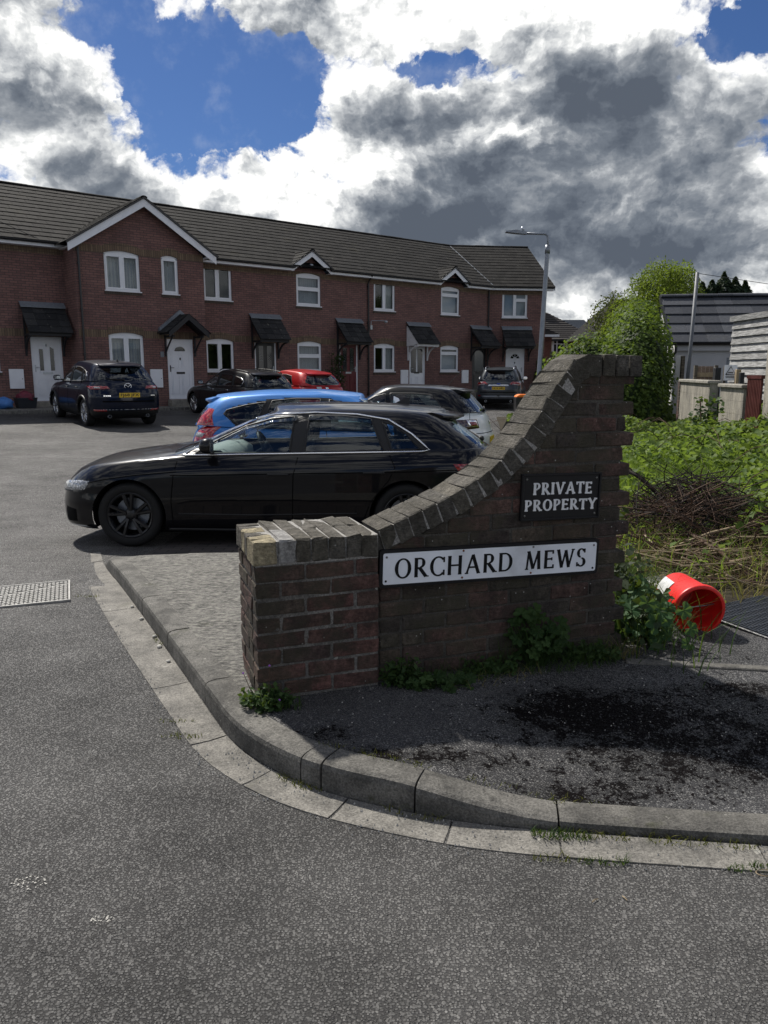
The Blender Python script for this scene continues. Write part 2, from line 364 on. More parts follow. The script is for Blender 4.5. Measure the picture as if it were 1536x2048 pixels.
# --- house brick, too far off to tell bricks apart
def make_housebrick(name, c1, c2, mortar, bw=.225, rh=.075, off=.5):
    t = newmat(name); u = coords(t, 'UV')
    br = t.nd('ShaderNodeTexBrick', {'Vector': u, 'Color1': (*c1, 1), 'Color2': (*c2, 1), 'Mortar': (*mortar, 1), 'Scale': 1, 'Mortar Size': .009, 'Mortar Smooth': .2, 'Brick Width': bw, 'Row Height': rh, 'Bias': -.1})
    br.offset = off
    n = t.noise(u, 1.3, 6, .65); n2 = t.noise(u, 26, 3, .6)
    k = t.m('ADD', t.rng(n, .3, .7, .82, 1.12, False), t.rng(n2, .3, .7, -.12, .12, False))
    cc = t.vm('SCALE', br.outputs[0]); t.l.new(k, cc.node.inputs['Scale'])
    sm = t.rng(t.noise(t.vm('MULTIPLY', u, (1.6, .3, 1)), 1.6, 5, .6), .60, .74)
    cc = t.mix(t.m('MULTIPLY', sm, .4), cc, (.035, .028, .026))
    return finish(t, pbsdf(t, cc, .85, 0, .3, bump(t, t.m('MULTIPLY', br.outputs[1], -1), .6, .006)))
make_housebrick('house_brick', (.215, .115, .100), (.145, .080, .074), (.082, .062, .058))
make_housebrick('soldier_brick', (.20, .145, .095), (.125, .085, .06), (.09, .07, .055), .075, .26, 0)
make_housebrick('sill_tile', (.10, .08, .062), (.065, .05, .042), (.05, .04, .035), .075, .2, 0)
make_housebrick('distant_brick', (.20, .07, .05), (.14, .05, .038), (.12, .09, .08))
def make_tile(name, a, b, lich, rough=.75, sc=14):
    t = newmat(name); r = t.m('FRACT', t.m('ADD', t.nd('ShaderNodeNewGeometry').outputs['Random Per Island'], t.nd('ShaderNodeObjectInfo').outputs['Random'])); p = wpos(t)
    col = t.mix(r, a, b); n = t.noise(p, sc, 6, .7)
    col = t.mix(.4, col, t.ramp(n, [(.3, .15), (.7, .65)]), 'OVERLAY')
    l1 = t.m('MULTIPLY', t.rng(t.noise(p, 7, 5, .7), .63, .70), lich); col = t.mix(l1, col, (.30, .29, .24))
    l2 = t.m('MULTIPLY', t.rng(t.noise(p, 1.1, 6, .7), .56, .70), .15); col = t.mix(l2, col, (.085, .078, .045))
    return finish(t, pbsdf(t, col, min(.95, rough+.15), 0, .12, bump(t, t.noise(p, 70, 4, .6), .4, .01)))
make_tile('roof_tile', (.0085, .0082, .0082), (.020, .019, .0182), .28)
make_tile('canopy_tile', (.020, .021, .023), (.042, .042, .044), .5)
make_tile('garage_tile', (.038, .042, .052), (.075, .08, .093), .15, .55)
make_tile('distant_tile', (.045, .042, .043), (.07, .065, .062), .1)
make_tile('slate', (.06, .072, .09), (.075, .085, .105), .05)
simple('white_plastic', (.74, .76, .80), .35, 0, .5, .04, 3, dirt=.10)
simple('white_door', (.76, .78, .82), .33, 0, .5, .03, 3, dirt=.06)
simple('black_timber', (.018, .019, .022), .6, 0, .4, .3, 12, bmp=.3)
simple('white_timber', (.70, .71, .73), .5, 0, .4, .08, 8, dirt=.15)
simple('lead_flashing', (.17, .19, .215), .5, .2, .5, .2, 12)
simple('black_plastic', (.012, .0125, .014), .42, 0, .5, .2, 20)
simple('gutter_black', (.013, .013, .015), .35, 0, .5, .2, 10)
simple('red_door', (.10, .008, .015), .3, 0, .5, .1, 4)
simple('dark_door', (.012, .013, .017), .32, 0, .5, .1, 4)
simple('door_glass_dark', (.012, .014, .018), .08, 0, .6, .1, 4)
simple('curtain', (.62, .62, .60), .9, 0, .1, .12, 40)
simple('net_curtain', (.48, .50, .52), .95, 0, .1, .25, 55)
simple('blind', (.45, .50, .55), .8, 0, .2, .05, 6)
simple('metal_grey', (.22, .24, .27), .42, .7, .5, .12, 12, dirt=.2)
simple('metal_light', (.42, .45, .49), .38, .8, .5, .1, 12)
simple('chrome', (.82, .83, .85), .10, 1, .5, .03, 6)
simple('rim_silver', (.55, .56, .58), .25, .9, .5, .05, 6)
simple('rim_black', (.010, .010, .011), .30, .1, .5, .05, 6)
simple('tyre', (.012, .012, .012), .75, 0, .3, .2, 30, bmp=.2)
simple('underbody', (.006, .006, .006), .9, 0, .1, .2, 9)
simple('car_trim', (.011, .011, .012), .5, 0, .4, .15, 20)
simple('seam', (.002, .002, .002), .8, 0, .1, 0, 5)
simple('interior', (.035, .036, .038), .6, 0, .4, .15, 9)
simple('interior_pale', (.30, .32, .30), .65, 0, .4, .1, 9)
simple('plate_yellow', (.70, .46, .03), .45, 0, .4, .03, 9)
simple('plate_ink', (.012, .012, .012), .5, 0, .4, .03, 9)
simple('plate_blue', (.02, .06, .30), .5, 0, .4, .03, 9)
simple('light_silver', (.55, .57, .60), .18, .5, .6, .1, 20)
simple('sign_white', (.76, .79, .84), .35, 0, .5, .05, 6, dirt=.28)
simple('sign_black', (.006, .006, .0075), .45, 0, .3, .2, 9)
simple('letter_black', (.005, .005, .006), .5, 0, .2, .2, 30)
simple('letter_white', (.70, .71, .72), .55, 0, .4, .08, 40)
simple('rust', (.16, .055, .02), .8, 0, .3, .4, 60)
simple('bolt_grey', (.16, .16, .15), .5, .4, .5, .2, 60)
simple('render_white', (.58, .58, .57), .85, 0, .2, .05, 2, dirt=.12, bmp=.15)
simple('render_grey', (.44, .45, .47), .85, 0, .2, .05, 2, dirt=.1, bmp=.15)
simple('cream_wall', (.66, .64, .56), .85, 0, .2, .05, 2)
simple('bucket_red', (.62, .014, .010), .42, 0, .5, .08, 6, dirt=.22)
simple('bucket_label', (.55, .56, .55), .5, 0, .5, .1, 20)
simple('blue_plastic', (.008, .02, .16), .4, 0, .5, .1, 8)
simple('bag_blue', (.05, .17, .45), .5, 0, .4, .15, 8)
simple('bag_red', (.12, .014, .03), .6, 0, .4, .3, 9)
simple('box_dark', (.018, .022, .028), .5, 0, .4, .1, 9)
simple('orange_plastic', (.85, .20, .015), .42, 0, .5, .05, 6)
simple('bag_black', (.02, .02, .022), .35, 0, .5, .2, 14)
simple('bag_white', (.6, .6, .62), .45, 0, .5, .1, 14)
simple('mat_rubber', (.020, .023, .028), .38, 0, .5, .2, 30, bmp=.3, dirt=.1)
simple('gate_brown', (.065, .014, .012), .5, 0, .4, .3, 8)
simple('cast_iron', (.29, .285, .27), .6, .15, .5, .3, 24, bmp=.4, bscale=150, dirt=.3)
simple('iron_groove', (.035, .033, .03), .8, 0, .3, .3, 24)
simple('stick_pale', (.30, .235, .15), .8, 0, .3, .3, 14)
simple('stick_brown', (.075, .045, .030), .85, 0, .3, .35, 14)
simple('stick_dark', (.022, .016, .014), .85, 0, .3, .35, 14)
simple('bark', (.06, .048, .036), .9, 0, .2, .3, 14, bmp=.5)
simple('earth', (.040, .034, .024), .95, 0, .1, .4, 6, bmp=.6, kind='Object')
simple('flower', (.35, .12, .55), .6, 0, .3, .1, 9)
simple('stone_pale', (.40, .39, .36), .8, 0, .3, .2, 50)
simple('skylight', (.03, .04, .05), .15, 0, .6, .1, 9)
simple('pole_steel', (.10, .11, .125), .6, 0, .5, .15, 12)
def make_wood(name, a, b, rough=.8):
    t = newmat(name); c = wpos(t); r = t.nd('ShaderNodeObjectInfo').outputs['Random']
    q = t.vm('MULTIPLY', c, (1.0, 1.0, 12.0)); n = t.noise(q, 4, 7, .7); f = t.noise(c, 3, 4, .6)
    col = t.mix(t.rng(n, .35, .68), a, b)
    cc = t.vm('SCALE', col); t.l.new(t.m('ADD', t.rng(r, 0, 1, .78, 1.12, False), t.rng(f, .3, .7, -.15, .15, False)), cc.node.inputs['Scale'])
    return finish(t, pbsdf(t, cc, rough, 0, .25, bump(t, n, .5, .006)))
make_wood('weathered_board', (.16, .16, .157), (.46, .46, .45))
make_wood('weathered_post', (.06, .05, .04), (.17, .15, .115))
make_wood('fence_timber', (.16, .115, .085), (.28, .21, .16))
def make_block():
    t = newmat('block_wall'); p = wpos(t); n = t.noise(t.vm('MULTIPLY', p, (1, 1, .35)), 4.5, 7, .7); f = t.noise(p, 60, 4, .7)
    col = t.mix(t.rng(n, .35, .65), (.34, .315, .265), (.17, .16, .14)); col = t.mix(.4, col, t.ramp(f, [(.3, .2), (.7, .7)]), 'OVERLAY')
    return finish(t, pbsdf(t, col, .9, 0, .2, bump(t, f, .5, .008)))
make_block()
# --- glass
def make_glass(name, tint, refl=1.0, rough=.0):
    t = newmat(name)
    tr = t.nd('ShaderNodeBsdfTransparent', {0: (*tint, 1)}); gl = t.nd('ShaderNodeBsdfGlossy', {0: (.9, .95, 1, 1), 1: rough})
    fr = t.nd('ShaderNodeFresnel', {0: 1.5})
    geo = t.nd('ShaderNodeNewGeometry').outputs['Backfacing']
    f = t.m('MULTIPLY', fr.outputs[0], refl, clamp=True); f = t.m('MAXIMUM', f, .045); 
    f = t.m('MULTIPLY', f, t.m('SUBTRACT', 1, geo))
    return finish(t, t.nd('ShaderNodeMixShader', {0: f, 1: tr, 2: gl}).outputs[0])
make_glass('window_glass', (.60, .64, .66), 1.1, .015)
make_glass('car_glass', (.66, .74, .74), 1.3)
make_glass('car_glass_dark', (.16, .18, .19), 1.6)
# --- car paint: clear coat, dark inside the shell
def make_paint(name, col, metal=.35, rough=.32, flake=.3, dust=.0):
    t = newmat(name); g = t.nd('ShaderNodeNewGeometry'); c = coords(t)
    n = t.noise(c, 3, 4, .6); cc = t.vm('SCALE', (*col,)); t.l.new(t.rng(n, .3, .7, .9, 1.1, False), cc.node.inputs['Scale'])
    if dust: cc = t.mix(t.m('MULTIPLY', t.rng(t.noise(c, 2.2, 6, .7), .45, .75), dust), cc, (.16, .15, .13))
    a = pbsdf(t, cc, rough, metal, .08, None, .6); b = pbsdf(t, (.012, .012, .013), .7)
    return finish(t, t.nd('ShaderNodeMixShader', {0: g.outputs['Backfacing'], 1: a, 2: b}).outputs[0])
make_paint('paint_black', (.0045, .0045, .006), .1, .3, dust=.02)
make_paint('paint_navy', (.0045, .008, .021), .2, .3)
make_paint('paint_graphite', (.013, .014, .016), .3, .3)
make_paint('paint_red', (.36, .010, .012), .1, .35)
make_paint('paint_blue', (.045, .185, .50), .15, .38)
make_paint('paint_white', (.86, .87, .88), 0, .35)
make_paint('paint_grey', (.052, .060, .068), .4, .32)
def make_lamp(name, col, rough=.12):
    t = newmat(name); c = coords(t)
    v = t.voro(c, 42, 'F1'); k = t.mix(t.rng(v, .1, .6), col, tuple(x*.35 for x in col))
    return finish(t, pbsdf(t, k, rough, 0, .7, None, 1.0))
make_lamp('lamp_red', (.46, .006, .008)); make_lamp('lamp_red_bright', (.75, .012, .012)); make_lamp('lamp_dark', (.07, .006, .012)); make_lamp('lamp_clear', (.60, .62, .63))
# --- leaves: light shines through them
def make_leaf(name, a, b, trans=.45, rough=.45, hue=.0):
    t = newmat(name); r = t.nd('ShaderNodeNewGeometry').outputs['Random Per Island']; p = wpos(t)
    col = t.mix(r, a, b); n = t.noise(p, 1.3, 4, .6)
    cc = t.vm('SCALE', col); t.l.new(t.rng(n, .3, .7, .75, 1.25, False), cc.node.inputs['Scale'])
    d = pbsdf(t, cc, .62, 0, .18)
    tc_ = t.mix(.35, cc, (.30, .42, .03)); tr = t.nd('ShaderNodeBsdfTranslucent', {0: tc_})
    return finish(t, t.nd('ShaderNodeMixShader', {0: trans, 1: d, 2: tr}).outputs[0])
make_leaf('leaf_hedge', (.040, .075, .016), (.105, .155, .034), .42)
make_leaf('leaf_willow', (.075, .115, .018), (.16, .20, .035), .5)
make_leaf('leaf_conifer', (.010, .022, .011), (.024, .042, .018), .1)
make_leaf('leaf_bramble', (.055, .105, .022), (.16, .22, .055), .45)
make_leaf('leaf_grass', (.065, .125, .018), (.15, .22, .035), .5)
make_leaf('leaf_dry', (.16, .13, .05), (.27, .22, .10), .35)
make_leaf('leaf_weed', (.020, .045, .013), (.048, .088, .026), .28)
make_leaf('leaf_mallow', (.030, .075, .028), (.062, .125, .050), .3)
make_leaf('leaf_moss', (.07, .075, .012), (.13, .125, .022), .2)
make_leaf('leaf_far', (.055, .060, .028), (.10, .10, .05), .3)
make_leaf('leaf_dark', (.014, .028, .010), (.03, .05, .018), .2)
MT = lambda n: MATS[n]
# ------------------------------------------------------------------ the lie of the land
UAZ = radians(50.8); U2 = Vector((sin(UAZ), cos(UAZ), 0)); N2 = Vector((cos(UAZ), -sin(UAZ), 0))   # along the terrace; out of its front
P0 = Vector((-6.006, 28.662, 0))
def et(x, y): d = Vector((x, y, 0))-P0; return d.dot(N2), d.dot(U2)
def gz(x, y):
    e, t = et(x, y)
    far = .27-.037*(max(e, -1)-3.2)-.0098*(min(max(t, -14), 16)+6.7)
    far = max(far, -.17)
    k = sstep(5.2, 8.5, y); near = -.045*sstep(4.5, 7, y)
    return near*(1-k)+far*k
# road / court: one sheet to the horizon, finer near the eye
def graded(lim, fine, g):
    a = [0.]; s = fine
    while a[-1] < lim: a.append(a[-1]+s); s *= g
    return a
xs = graded(900, .5, 1.10); xs = [-v for v in xs[:0:-1]]+xs
ys = [-8, -4, -2, -1]+graded(1500, .4, 1.07)
me = MB().grid([[(x, y, gz(x, y)-(.0 if y < 70 else min(6, (y-70)*.01))) for x in xs] for y in ys]).mesh('road', smooth=True)
struct('road', me, MT('asphalt'))

# kerb line (foot of its face), eye-measured on the road
KF = [(-2.62, 6.95), (-2.32, 6.23), (-1.863, 5.33), (-1.574, 4.782), (-1.207, 4.084), (-.844, 3.393), (-.645, 3.02), (-.493, 2.83), (-.316, 2.669), (-.124, 2.565), (.102, 2.475), (.312, 2.408), (.662, 2.353), (.965, 2.317), (1.257, 2.284), (2.4, 2.17), (4.0, 2.02)]
def resample(pts, step):
    P = [Vector((*p, 0)) for p in pts]; out = []
    for i in range(len(P)-1):
        p0 = P[max(i-1, 0)]; p1 = P[i]; p2 = P[i+1]; p3 = P[min(i+2, len(P)-1)]
        n = max(2, int((p2-p1).length/step))
        for k in range(n):
            t = k/n
            out.append(.5*((2*p1)+(-p0+p2)*t+(2*p0-5*p1+4*p2-p3)*t*t+(-p0+3*p1-3*p2+p3)*t**3))
    out.append(P[-1]); return out
KP = resample(KF, .06)
for _ in range(3): KP = [KP[0]]+[(KP[i-1]+KP[i]*2+KP[i+1])/4 for i in range(1, len(KP)-1)]+[KP[-1]]
KS = [0.]
for a, b in zip(KP, KP[1:]): KS.append(KS[-1]+(b-a).length)
def kpt(s):
    s = min(max(s, 0), KS[-1]-1e-6); i = int(np.searchsorted(KS, s, side='right'))-1; i = min(i, len(KP)-2)
    t = (s-KS[i])/(KS[i+1]-KS[i]); p = KP[i].lerp(KP[i+1], t)
    a = KP[max(i-2, 0)]; b = KP[min(i+3, len(KP)-1)]; d = (b-a).normalized()
    return p, Vector((-d.y, d.x, 0))                       # point, normal towards the footway
def s_of(px): return min(range(len(KP)), key=lambda i: (KP[i]-Vector((*px, 0))).length)
S_TAPER0 = KS[s_of((.0, 2.5))]; S_TAPER1 = KS[s_of((.66, 2.353))]; S_END = KS[s_of((-2.32, 6.23))]
def kh(s):
    h = .115-.075*sstep(S_TAPER0, S_TAPER1, s)
    return h*(.25+.75*sstep(S_END-.05, S_END+.30, s))
def sweep(name, s0, s1, prof, n, mat, parent, jig=0):
    """prof(s) -> list of (offset to the footway side, z)"""
    rows = []
    dz = random.uniform(-jig, jig); do = random.uniform(-jig, jig)
    for k in range(n+1):
        s = s0+(s1-s0)*k/n; p, nn = kpt(s); g = gz(p.x, p.y)
        rows.append([(p+nn*(o+do)+Vector((0, 0, g+z+dz))) for o, z in prof(s)])
    mb = MB().grid(rows); m = len(rows[0]); N = (n)*m
    mb.f.append(tuple(range(m))); mb.f.append(tuple(range(N+m-1, N-1, -1)))
    me = mb.mesh(name); bm = bmesh.new(); bm.from_mesh(me); bmesh.ops.recalc_face_normals(bm, faces=bm.faces); bm.to_mesh(me); bm.free()
    return ob(name, me, mat, parent)
kerb = bpy.data.objects.new('kerb', None); COL.objects.link(kerb); kerb['kind'] = 'structure'
gutter = bpy.data.objects.new('gutter', None); COL.objects.link(gutter); gutter['kind'] = 'structure'
def sx_(p): return KS[s_of(p)]
joints = [S_END-.02, sx_((-1.95, 5.55)), sx_((-1.55, 4.75)), sx_((-1.19, 4.07)), sx_((-.82, 3.36)), sx_((-.31, 2.67)), sx_((-.28, 2.655))+.02, sx_((.10, 2.475)), sx_((.56, 2.365)), sx_((1.5, 2.26)), sx_((2.45, 2.165)), KS[-1]-.05]
def kprof(s):
    h = kh(s); r = min(.022, h*.4)
    return [(0, -.12), (.004, h-r*1.25), (.010, h-r*.45), (.026, h-.002), (.06, h+.002), (.128, h), (.130, -.12)]
for a, b in zip(joints, joints[1:]):
    if b-a < .02: continue
    sweep('kerb_stone', a+.004, b-.004, kprof, max(3, int((b-a)/.06)), MT('kerb_concrete'), kerb, .0025)
gj = [S_END-.75, S_END-.25]+[sx_(p) for p in ((-2.03, 5.75), (-1.63, 4.9), (-1.30, 4.25), (-.97, 3.62), (-.68, 3.08), (-.45, 2.79), (-.16, 2.58), (.22, 2.43), (.62, 2.357), (1.25, 2.285), (1.9, 2.22), (2.8, 2.13))]+[KS[-1]-.05]
def gw(s): return .215-.075*sstep(S_END+1.5, S_TAPER0+.2, s)
for a, b in zip(gj, gj[1:]):
    sweep('gutter_block', a+.003, b-.003, lambda s: [(-gw(s), -.08), (-gw(s)+.002, .004), (-gw(s)*.5, .002), (-.004, .007), (-.002, -.08)], max(3, int((b-a)/.08)), MT('gutter_concrete'), gutter, .0015)
# footway behind the kerb
WA = radians(19.5); WD = Vector((cos(WA), sin(WA), 0)); WN = Vector((-sin(WA), cos(WA), 0)); W0 = Vector((-.546, 3.163, .12))
KX = np.array([(p.x, p.y) for p in KP])
def pz(x, y):
    d = np.hypot(KX[:, 0]-x, KX[:, 1]-y); i = int(d.argmin()); nn = kpt(KS[i])[1]; h = kh(KS[i]+(x-KX[i, 0])*nn.y-(y-KX[i, 1])*nn.x)+gz(x, y)*.9-.002
    base = .117*(.3+.7*sstep(6.4, 5.9, y)) if y < 7 else .03
    k = sstep(.1, 1.0, d[i])
    return h*(1-k)+base*k-.003
def inside(x, y):
    d = np.hypot(KX[:, 0]-x, KX[:, 1]-y); i = int(d.argmin()); i = min(max(i, 1), len(KP)-2)
    p, nn = kpt(KS[i]); return (Vector((x, y, 0))-p).dot(nn)
def sheet(name, mat, test, x0, x1, y0, y1, st, zf):
    mb = MB(); idx = {}
    def vid(i, j):
        if (i, j) not in idx:
            x = x0+i*st; y = y0+j*st; idx[(i, j)] = len(mb.v); mb.v.append((x, y, zf(x, y)))
        return idx[(i, j)]
    for i in range(int((x1-x0)/st)):
        for j in range(int((y1-y0)/st)):
            if test(x0+(i+.5)*st, y0+(j+.5)*st): mb.f.append((vid(i, j), vid(i+1, j), vid(i+1, j+1), vid(i, j+1)))
    return struct(name, mb.mesh(name, smooth=True), mat)
def front_of_wall(x, y): return (Vector((x, y, 0))-W0).dot(WN) < .12
sheet('pavement', MT('footway_tarmac'), lambda x, y: inside(x, y) > .095 and (front_of_wall(x, y) or x > 1.3) and y < 4.45, -.9, 4.2, 2.0, 4.6, .06, pz)
sheet('footway', MT('footway_concrete'), lambda x, y: inside(x, y) > .095 and not front_of_wall(x, y) and x <= 1.3 and y < 6.28+.08*x, -2.5, 1.4, 3.0, 6.6, .06, lambda x, y: pz(x, y)+.001)
pav = MB().grid([[(x, y, gz(x, y)+.012) for x in np.linspace(-2.15, 5.0, 15)] for y in np.linspace(6.1, 9.6, 8)]).mesh('parking_bay')
struct('parking_bay', pav, MT('block_paving'))
# raised paved strip along the house fronts, with its own kerb
def hw(t, e, z): return P0+U2*t+N2*e+Vector((0, 0, z))
fw = MB(); TT = np.linspace(-16, 14.6, 40)
def fz(t): p = hw(t, 1.7, 0); return gz(p.x, p.y)+.09
fw.grid([[hw(t, 1.75, fz(t)-.25), hw(t, 1.75, fz(t)), hw(t, 1.2, fz(t)+.015), hw(t, -.02, fz(t)+.05)] for t in TT])
struct('house_path', fw.mesh('house_path'), MT('footway_concrete'))

# ---- manhole cover in the road: frame, plate, raised chequer bars and the diagonal seam
mh = thing('manhole_cover', 'pale rectangular iron inspection cover with a chequer tread set in the road', 'manhole cover', (-2.634, 5.139, gz(-2.634, 5.139)+.004), radians(22))
Lx, Ly = .86, .55
fr = MB()
for a, b in (((-Lx/2, -Ly/2), (Lx/2, -Ly/2+.014)), ((-Lx/2, Ly/2-.014), (Lx/2, Ly/2)), ((-Lx/2, -Ly/2+.014), (-Lx/2+.014, Ly/2-.014)), ((Lx/2-.014, -Ly/2+.014), (Lx/2, Ly/2-.014))): fr.box((*a, -.02), (*b, .012))
ob('frame', fr.mesh('frame', bevel=.002), MT('cast_iron'), mh)
ob('plate', MB().box((-Lx/2+.014, -Ly/2+.014, -.02), (Lx/2-.014, Ly/2-.014, .002)).mesh('plate'), MT('iron_groove'), mh)
tr_ = MB()
nx_, ny_ = 30, 18
for i in range(nx_):
    for j in range(ny_):
        x = -Lx/2+.032+(Lx-.064)*i/(nx_-1); y = -Ly/2+.032+(Ly-.064)*j/(ny_-1)
        dd = y-(x*.42+.02)
        if abs(dd) < .012: continue
        a = radians(35 if (i+j) % 2 else -35)
        M = Matrix.Translation((x, y, .002)) @ Matrix.Rotation(a, 4, 'Z')
        tr_.box((-.0125, -.0065, 0), (.0125, .0065, .006), M)
to = ob('tread', tr_.mesh('tread'), MT('cast_iron'), mh); to['kind'] = 'stuff'
ob('seam', MB().box((-.46, -.006, .002), (.46, .006, .0065), Matrix.Translation((0, .015, 0)) @ Matrix.Rotation(math.atan(.42), 4, 'Z')).mesh('seam'), MT('cast_iron'), mh)

# ------------------------------------------------------------------ sign wall
PZ = .117
wall = thing('boundary_wall', 'low brick entrance wall with a square pier and a swept coping rising to a ragged end', 'wall', (W0.x, W0.y, PZ), WA)
rb = random.Random(11)
def brick_mesh(seed, bevel=.006, rough=.0022):
    r = random.Random(seed); mb = MB().box((-.5, -.5, -.5), (.5, .5, .5))
    return mb
BR_CACHE = {}
def brick(x0, x1, y0, y1, z0, z1, mat, name='brick', rot=None, c=None, bev=.0055, jig=.0015, top=None):
    """one brick: a chipped, slightly uneven block; same-size bricks share one of four meshes"""
    sx, sy, sz = x1-x0, y1-y0, z1-z0
    key = (round(sx, 2), round(sy, 2), round(sz, 3), rb.randrange(4), mat)
    if top is not None: key = None
    if key is None or key not in BR_CACHE:
        mb = MB()
        if top is None: mb.box((-sx/2, -sy/2, -sz/2), (sx/2, sy/2, sz/2))
        else:
            cx = (x0+x1)/2; cz = (z0+z1)/2; mb.prism([(px-cx, pz_-cz) for px, pz_ in top], -sy/2, sy/2)
        me = mb.mesh('brick', bevel=bev)
        co = np.empty(len(me.vertices)*3); me.vertices.foreach_get('co', co)
        co += np.random.normal(0, .0032 if name == 'coping_brick' else .0021, co.shape); me.vertices.foreach_set('co', co)
        me.materials.append(MT(mat))
        if key is not None: BR_CACHE[key] = me
    else: me = BR_CACHE[key]
    o = ob(name, me, None, wall, ((x0+x1)/2+rb.uniform(-jig, jig), (y0+y1)/2+rb.uniform(-jig, jig)*1.6, (z0+z1)/2+rb.uniform(-jig, jig)*.6))
    if rot is not None: o.rotation_euler = rot
    return o
BL, BHt, J = .215, .065, .010
PW, PD = .555, .44
CUR = pchip([.555, .639, .771, .898, 1.033, 1.144, 1.24, 1.32, 1.399, 1.471, 1.56, 1.61], [.718, .748, .798, .850, .920, .994, 1.078, 1.17, 1.283, 1.385, 1.475, 1.495])
TOP = 1.495; XE = 1.845; YW = .028; TW = .222
def cfun(x): return float(CUR(x)) if x < 1.60 else TOP
# pier: stretchers on the front, the end face in the same bond
for c in range(-1, 8):
    z0 = c*.075+.005; z1 = z0+BHt; even = c % 2 == 0
    segs = [(0, .1025), (.1125, .3275), (.3375, .555)] if even else [(0, .215), (.225, .44), (.45, .555)]
    for i, (a, b) in enumerate(segs): brick(a, b, 0, .1025 if i or even else .1025, z0, z1, 'pier_brick')
    segs = [(.1125, .3275), (.3375, .44)] if not even else [(.1125, .215), (.225, .44)]
    for a, b in segs: brick(0, .1025, a, b, z0, z1, 'pier_brick')
    for a, b in [(.45-.005, .555)]: brick(.1125, .33, PD-.1025, PD, z0, z1, 'pier_brick'); brick(.34, .555, PD-.1025, PD, z0, z1, 'pier_brick')
    for a, b in ((.1125, .33),): brick(.4525, .555, a, b, z0, z1, 'pier_brick')
core = MB().box((.005, .005, -.1), (PW-.005, PD-.005, .60)).mesh('mortar'); ob('mortar', core, MT('mortar_mixed'), wall)
# pier coping: bricks on edge in two rows, with the end column turned
capz0, capz1 = .607, .707
ov = .007
ob('mortar', MB().box((-ov+.010, -ov+.010, .598), (PW+ov-.010, PD+ov-.010, capz1-.004)).mesh('mortar'), MT('mortar_lime'), wall)
cx0 = -ov
for k in range(6):                                             # end column: short sides on the end face
    a = -ov+k*(PD+2*ov)/6; b = a+(PD+2*ov)/6-.009
    brick(cx0, cx0+.098, a, b, capz0, capz1, 'cap_brick_pale' if k in (0, 1, 3) else 'cap_brick', 'coping_brick', bev=.0045)
xx = cx0+.107; k = 0
while xx < PW+ov-.03:
    x1_ = min(xx+.068, PW+ov)
    mid = PD/2
    brick(xx, x1_, -ov, mid-.005, capz0+rb.uniform(-.002, .002), capz1+rb.uniform(-.004, .003), 'cap_brick_grey' if k == 0 else 'cap_brick', 'coping_brick', bev=.0045)
    sh = rb.uniform(-.008, .008)
    brick(xx+sh, x1_+sh, mid+.005, PD+ov, capz0+rb.uniform(-.002, .002), capz1+rb.uniform(-.004, .003), 'cap_brick', 'coping_brick', bev=.0045)
    xx += .076; k += 1
# swept wall: courses clipped under the coping, alternate courses left toothed at the far end
CAPH = .104
for c in range(-1, 21):
    z0 = c*.075+.005; z1 = z0+BHt; even = c % 2 == 0
    tooth = (.052 if even else 0)+rb.uniform(-.012, .012)
    xend = XE+tooth
    if z0 > TOP-.05: continue
    if even: edges = [PW+.012+.1125*k if False else PW+.012+.225*k for k in range(12)]
    else: edges = [PW+.012]+[PW+.012+.1125+.225*k for k in range(12)]
    for a, b in zip(edges, edges[1:]):
        b -= J
        if a > xend-.05: break
        if b > xend-.06: b = xend
        lim = lambda x: (cfun(x)-CAPH-.006) if x < 1.60 else TOP-.088
        if even and c % 4 == 0 and rb.random() < .0: pass
        la, lb = lim(a), lim(b)
        if max(la, lb) < z0+.012: continue
        if min(la, lb) >= z1-.004:
            if b-a > .15 and rb.random() < .12:
                m_ = (a+b)/2; brick(a, m_-.005, YW, YW+.1025, z0, z1, 'wall_brick'); brick(m_+.005, b, YW, YW+.1025, z0, z1, 'wall_brick')
            else: brick(a, b, YW, YW+.1025, z0, z1, 'wall_brick')
        else:
            xsn = np.linspace(a, b, 12); keep = [(x, min(z1, lim(x))) for x in xsn if lim(x) > z0+.006]
            if len(keep) < 3: continue
            poly = [(keep[0][0], z0), (keep[-1][0], z0)]+[q for q in keep[::-1][::3]]+([keep[0]] if keep[0] not in keep[::-1][::3] else [])
            brick(a, b, YW, YW+.1025, z0, z1, 'wall_brick', top=poly, bev=.003)
    # end face and back
    if c >= 0:
        brick(xend-.1025 if False else XE-.10+tooth*.3, xend-.003, YW+.1125, YW+TW, z0, z1, 'wall_brick')
prof = [(PW+.004, -.1), (XE-.010, -.1), (XE-.010, TOP-.09)]+[(x, cfun(x)-.030) for x in np.linspace(1.60, PW+.004, 24)]
prof = [(PW+.004, -.1), (XE-.010, -.1), (XE-.010, TOP-.010), (1.60, TOP-.010)]+[(x, cfun(x)-.012) for x in np.linspace(1.585, PW+.006, 26)]
ob('mortar', MB().prism(prof, YW+.006, YW+TW-.01).mesh('mortar'), MT('mortar_dark'), wall)
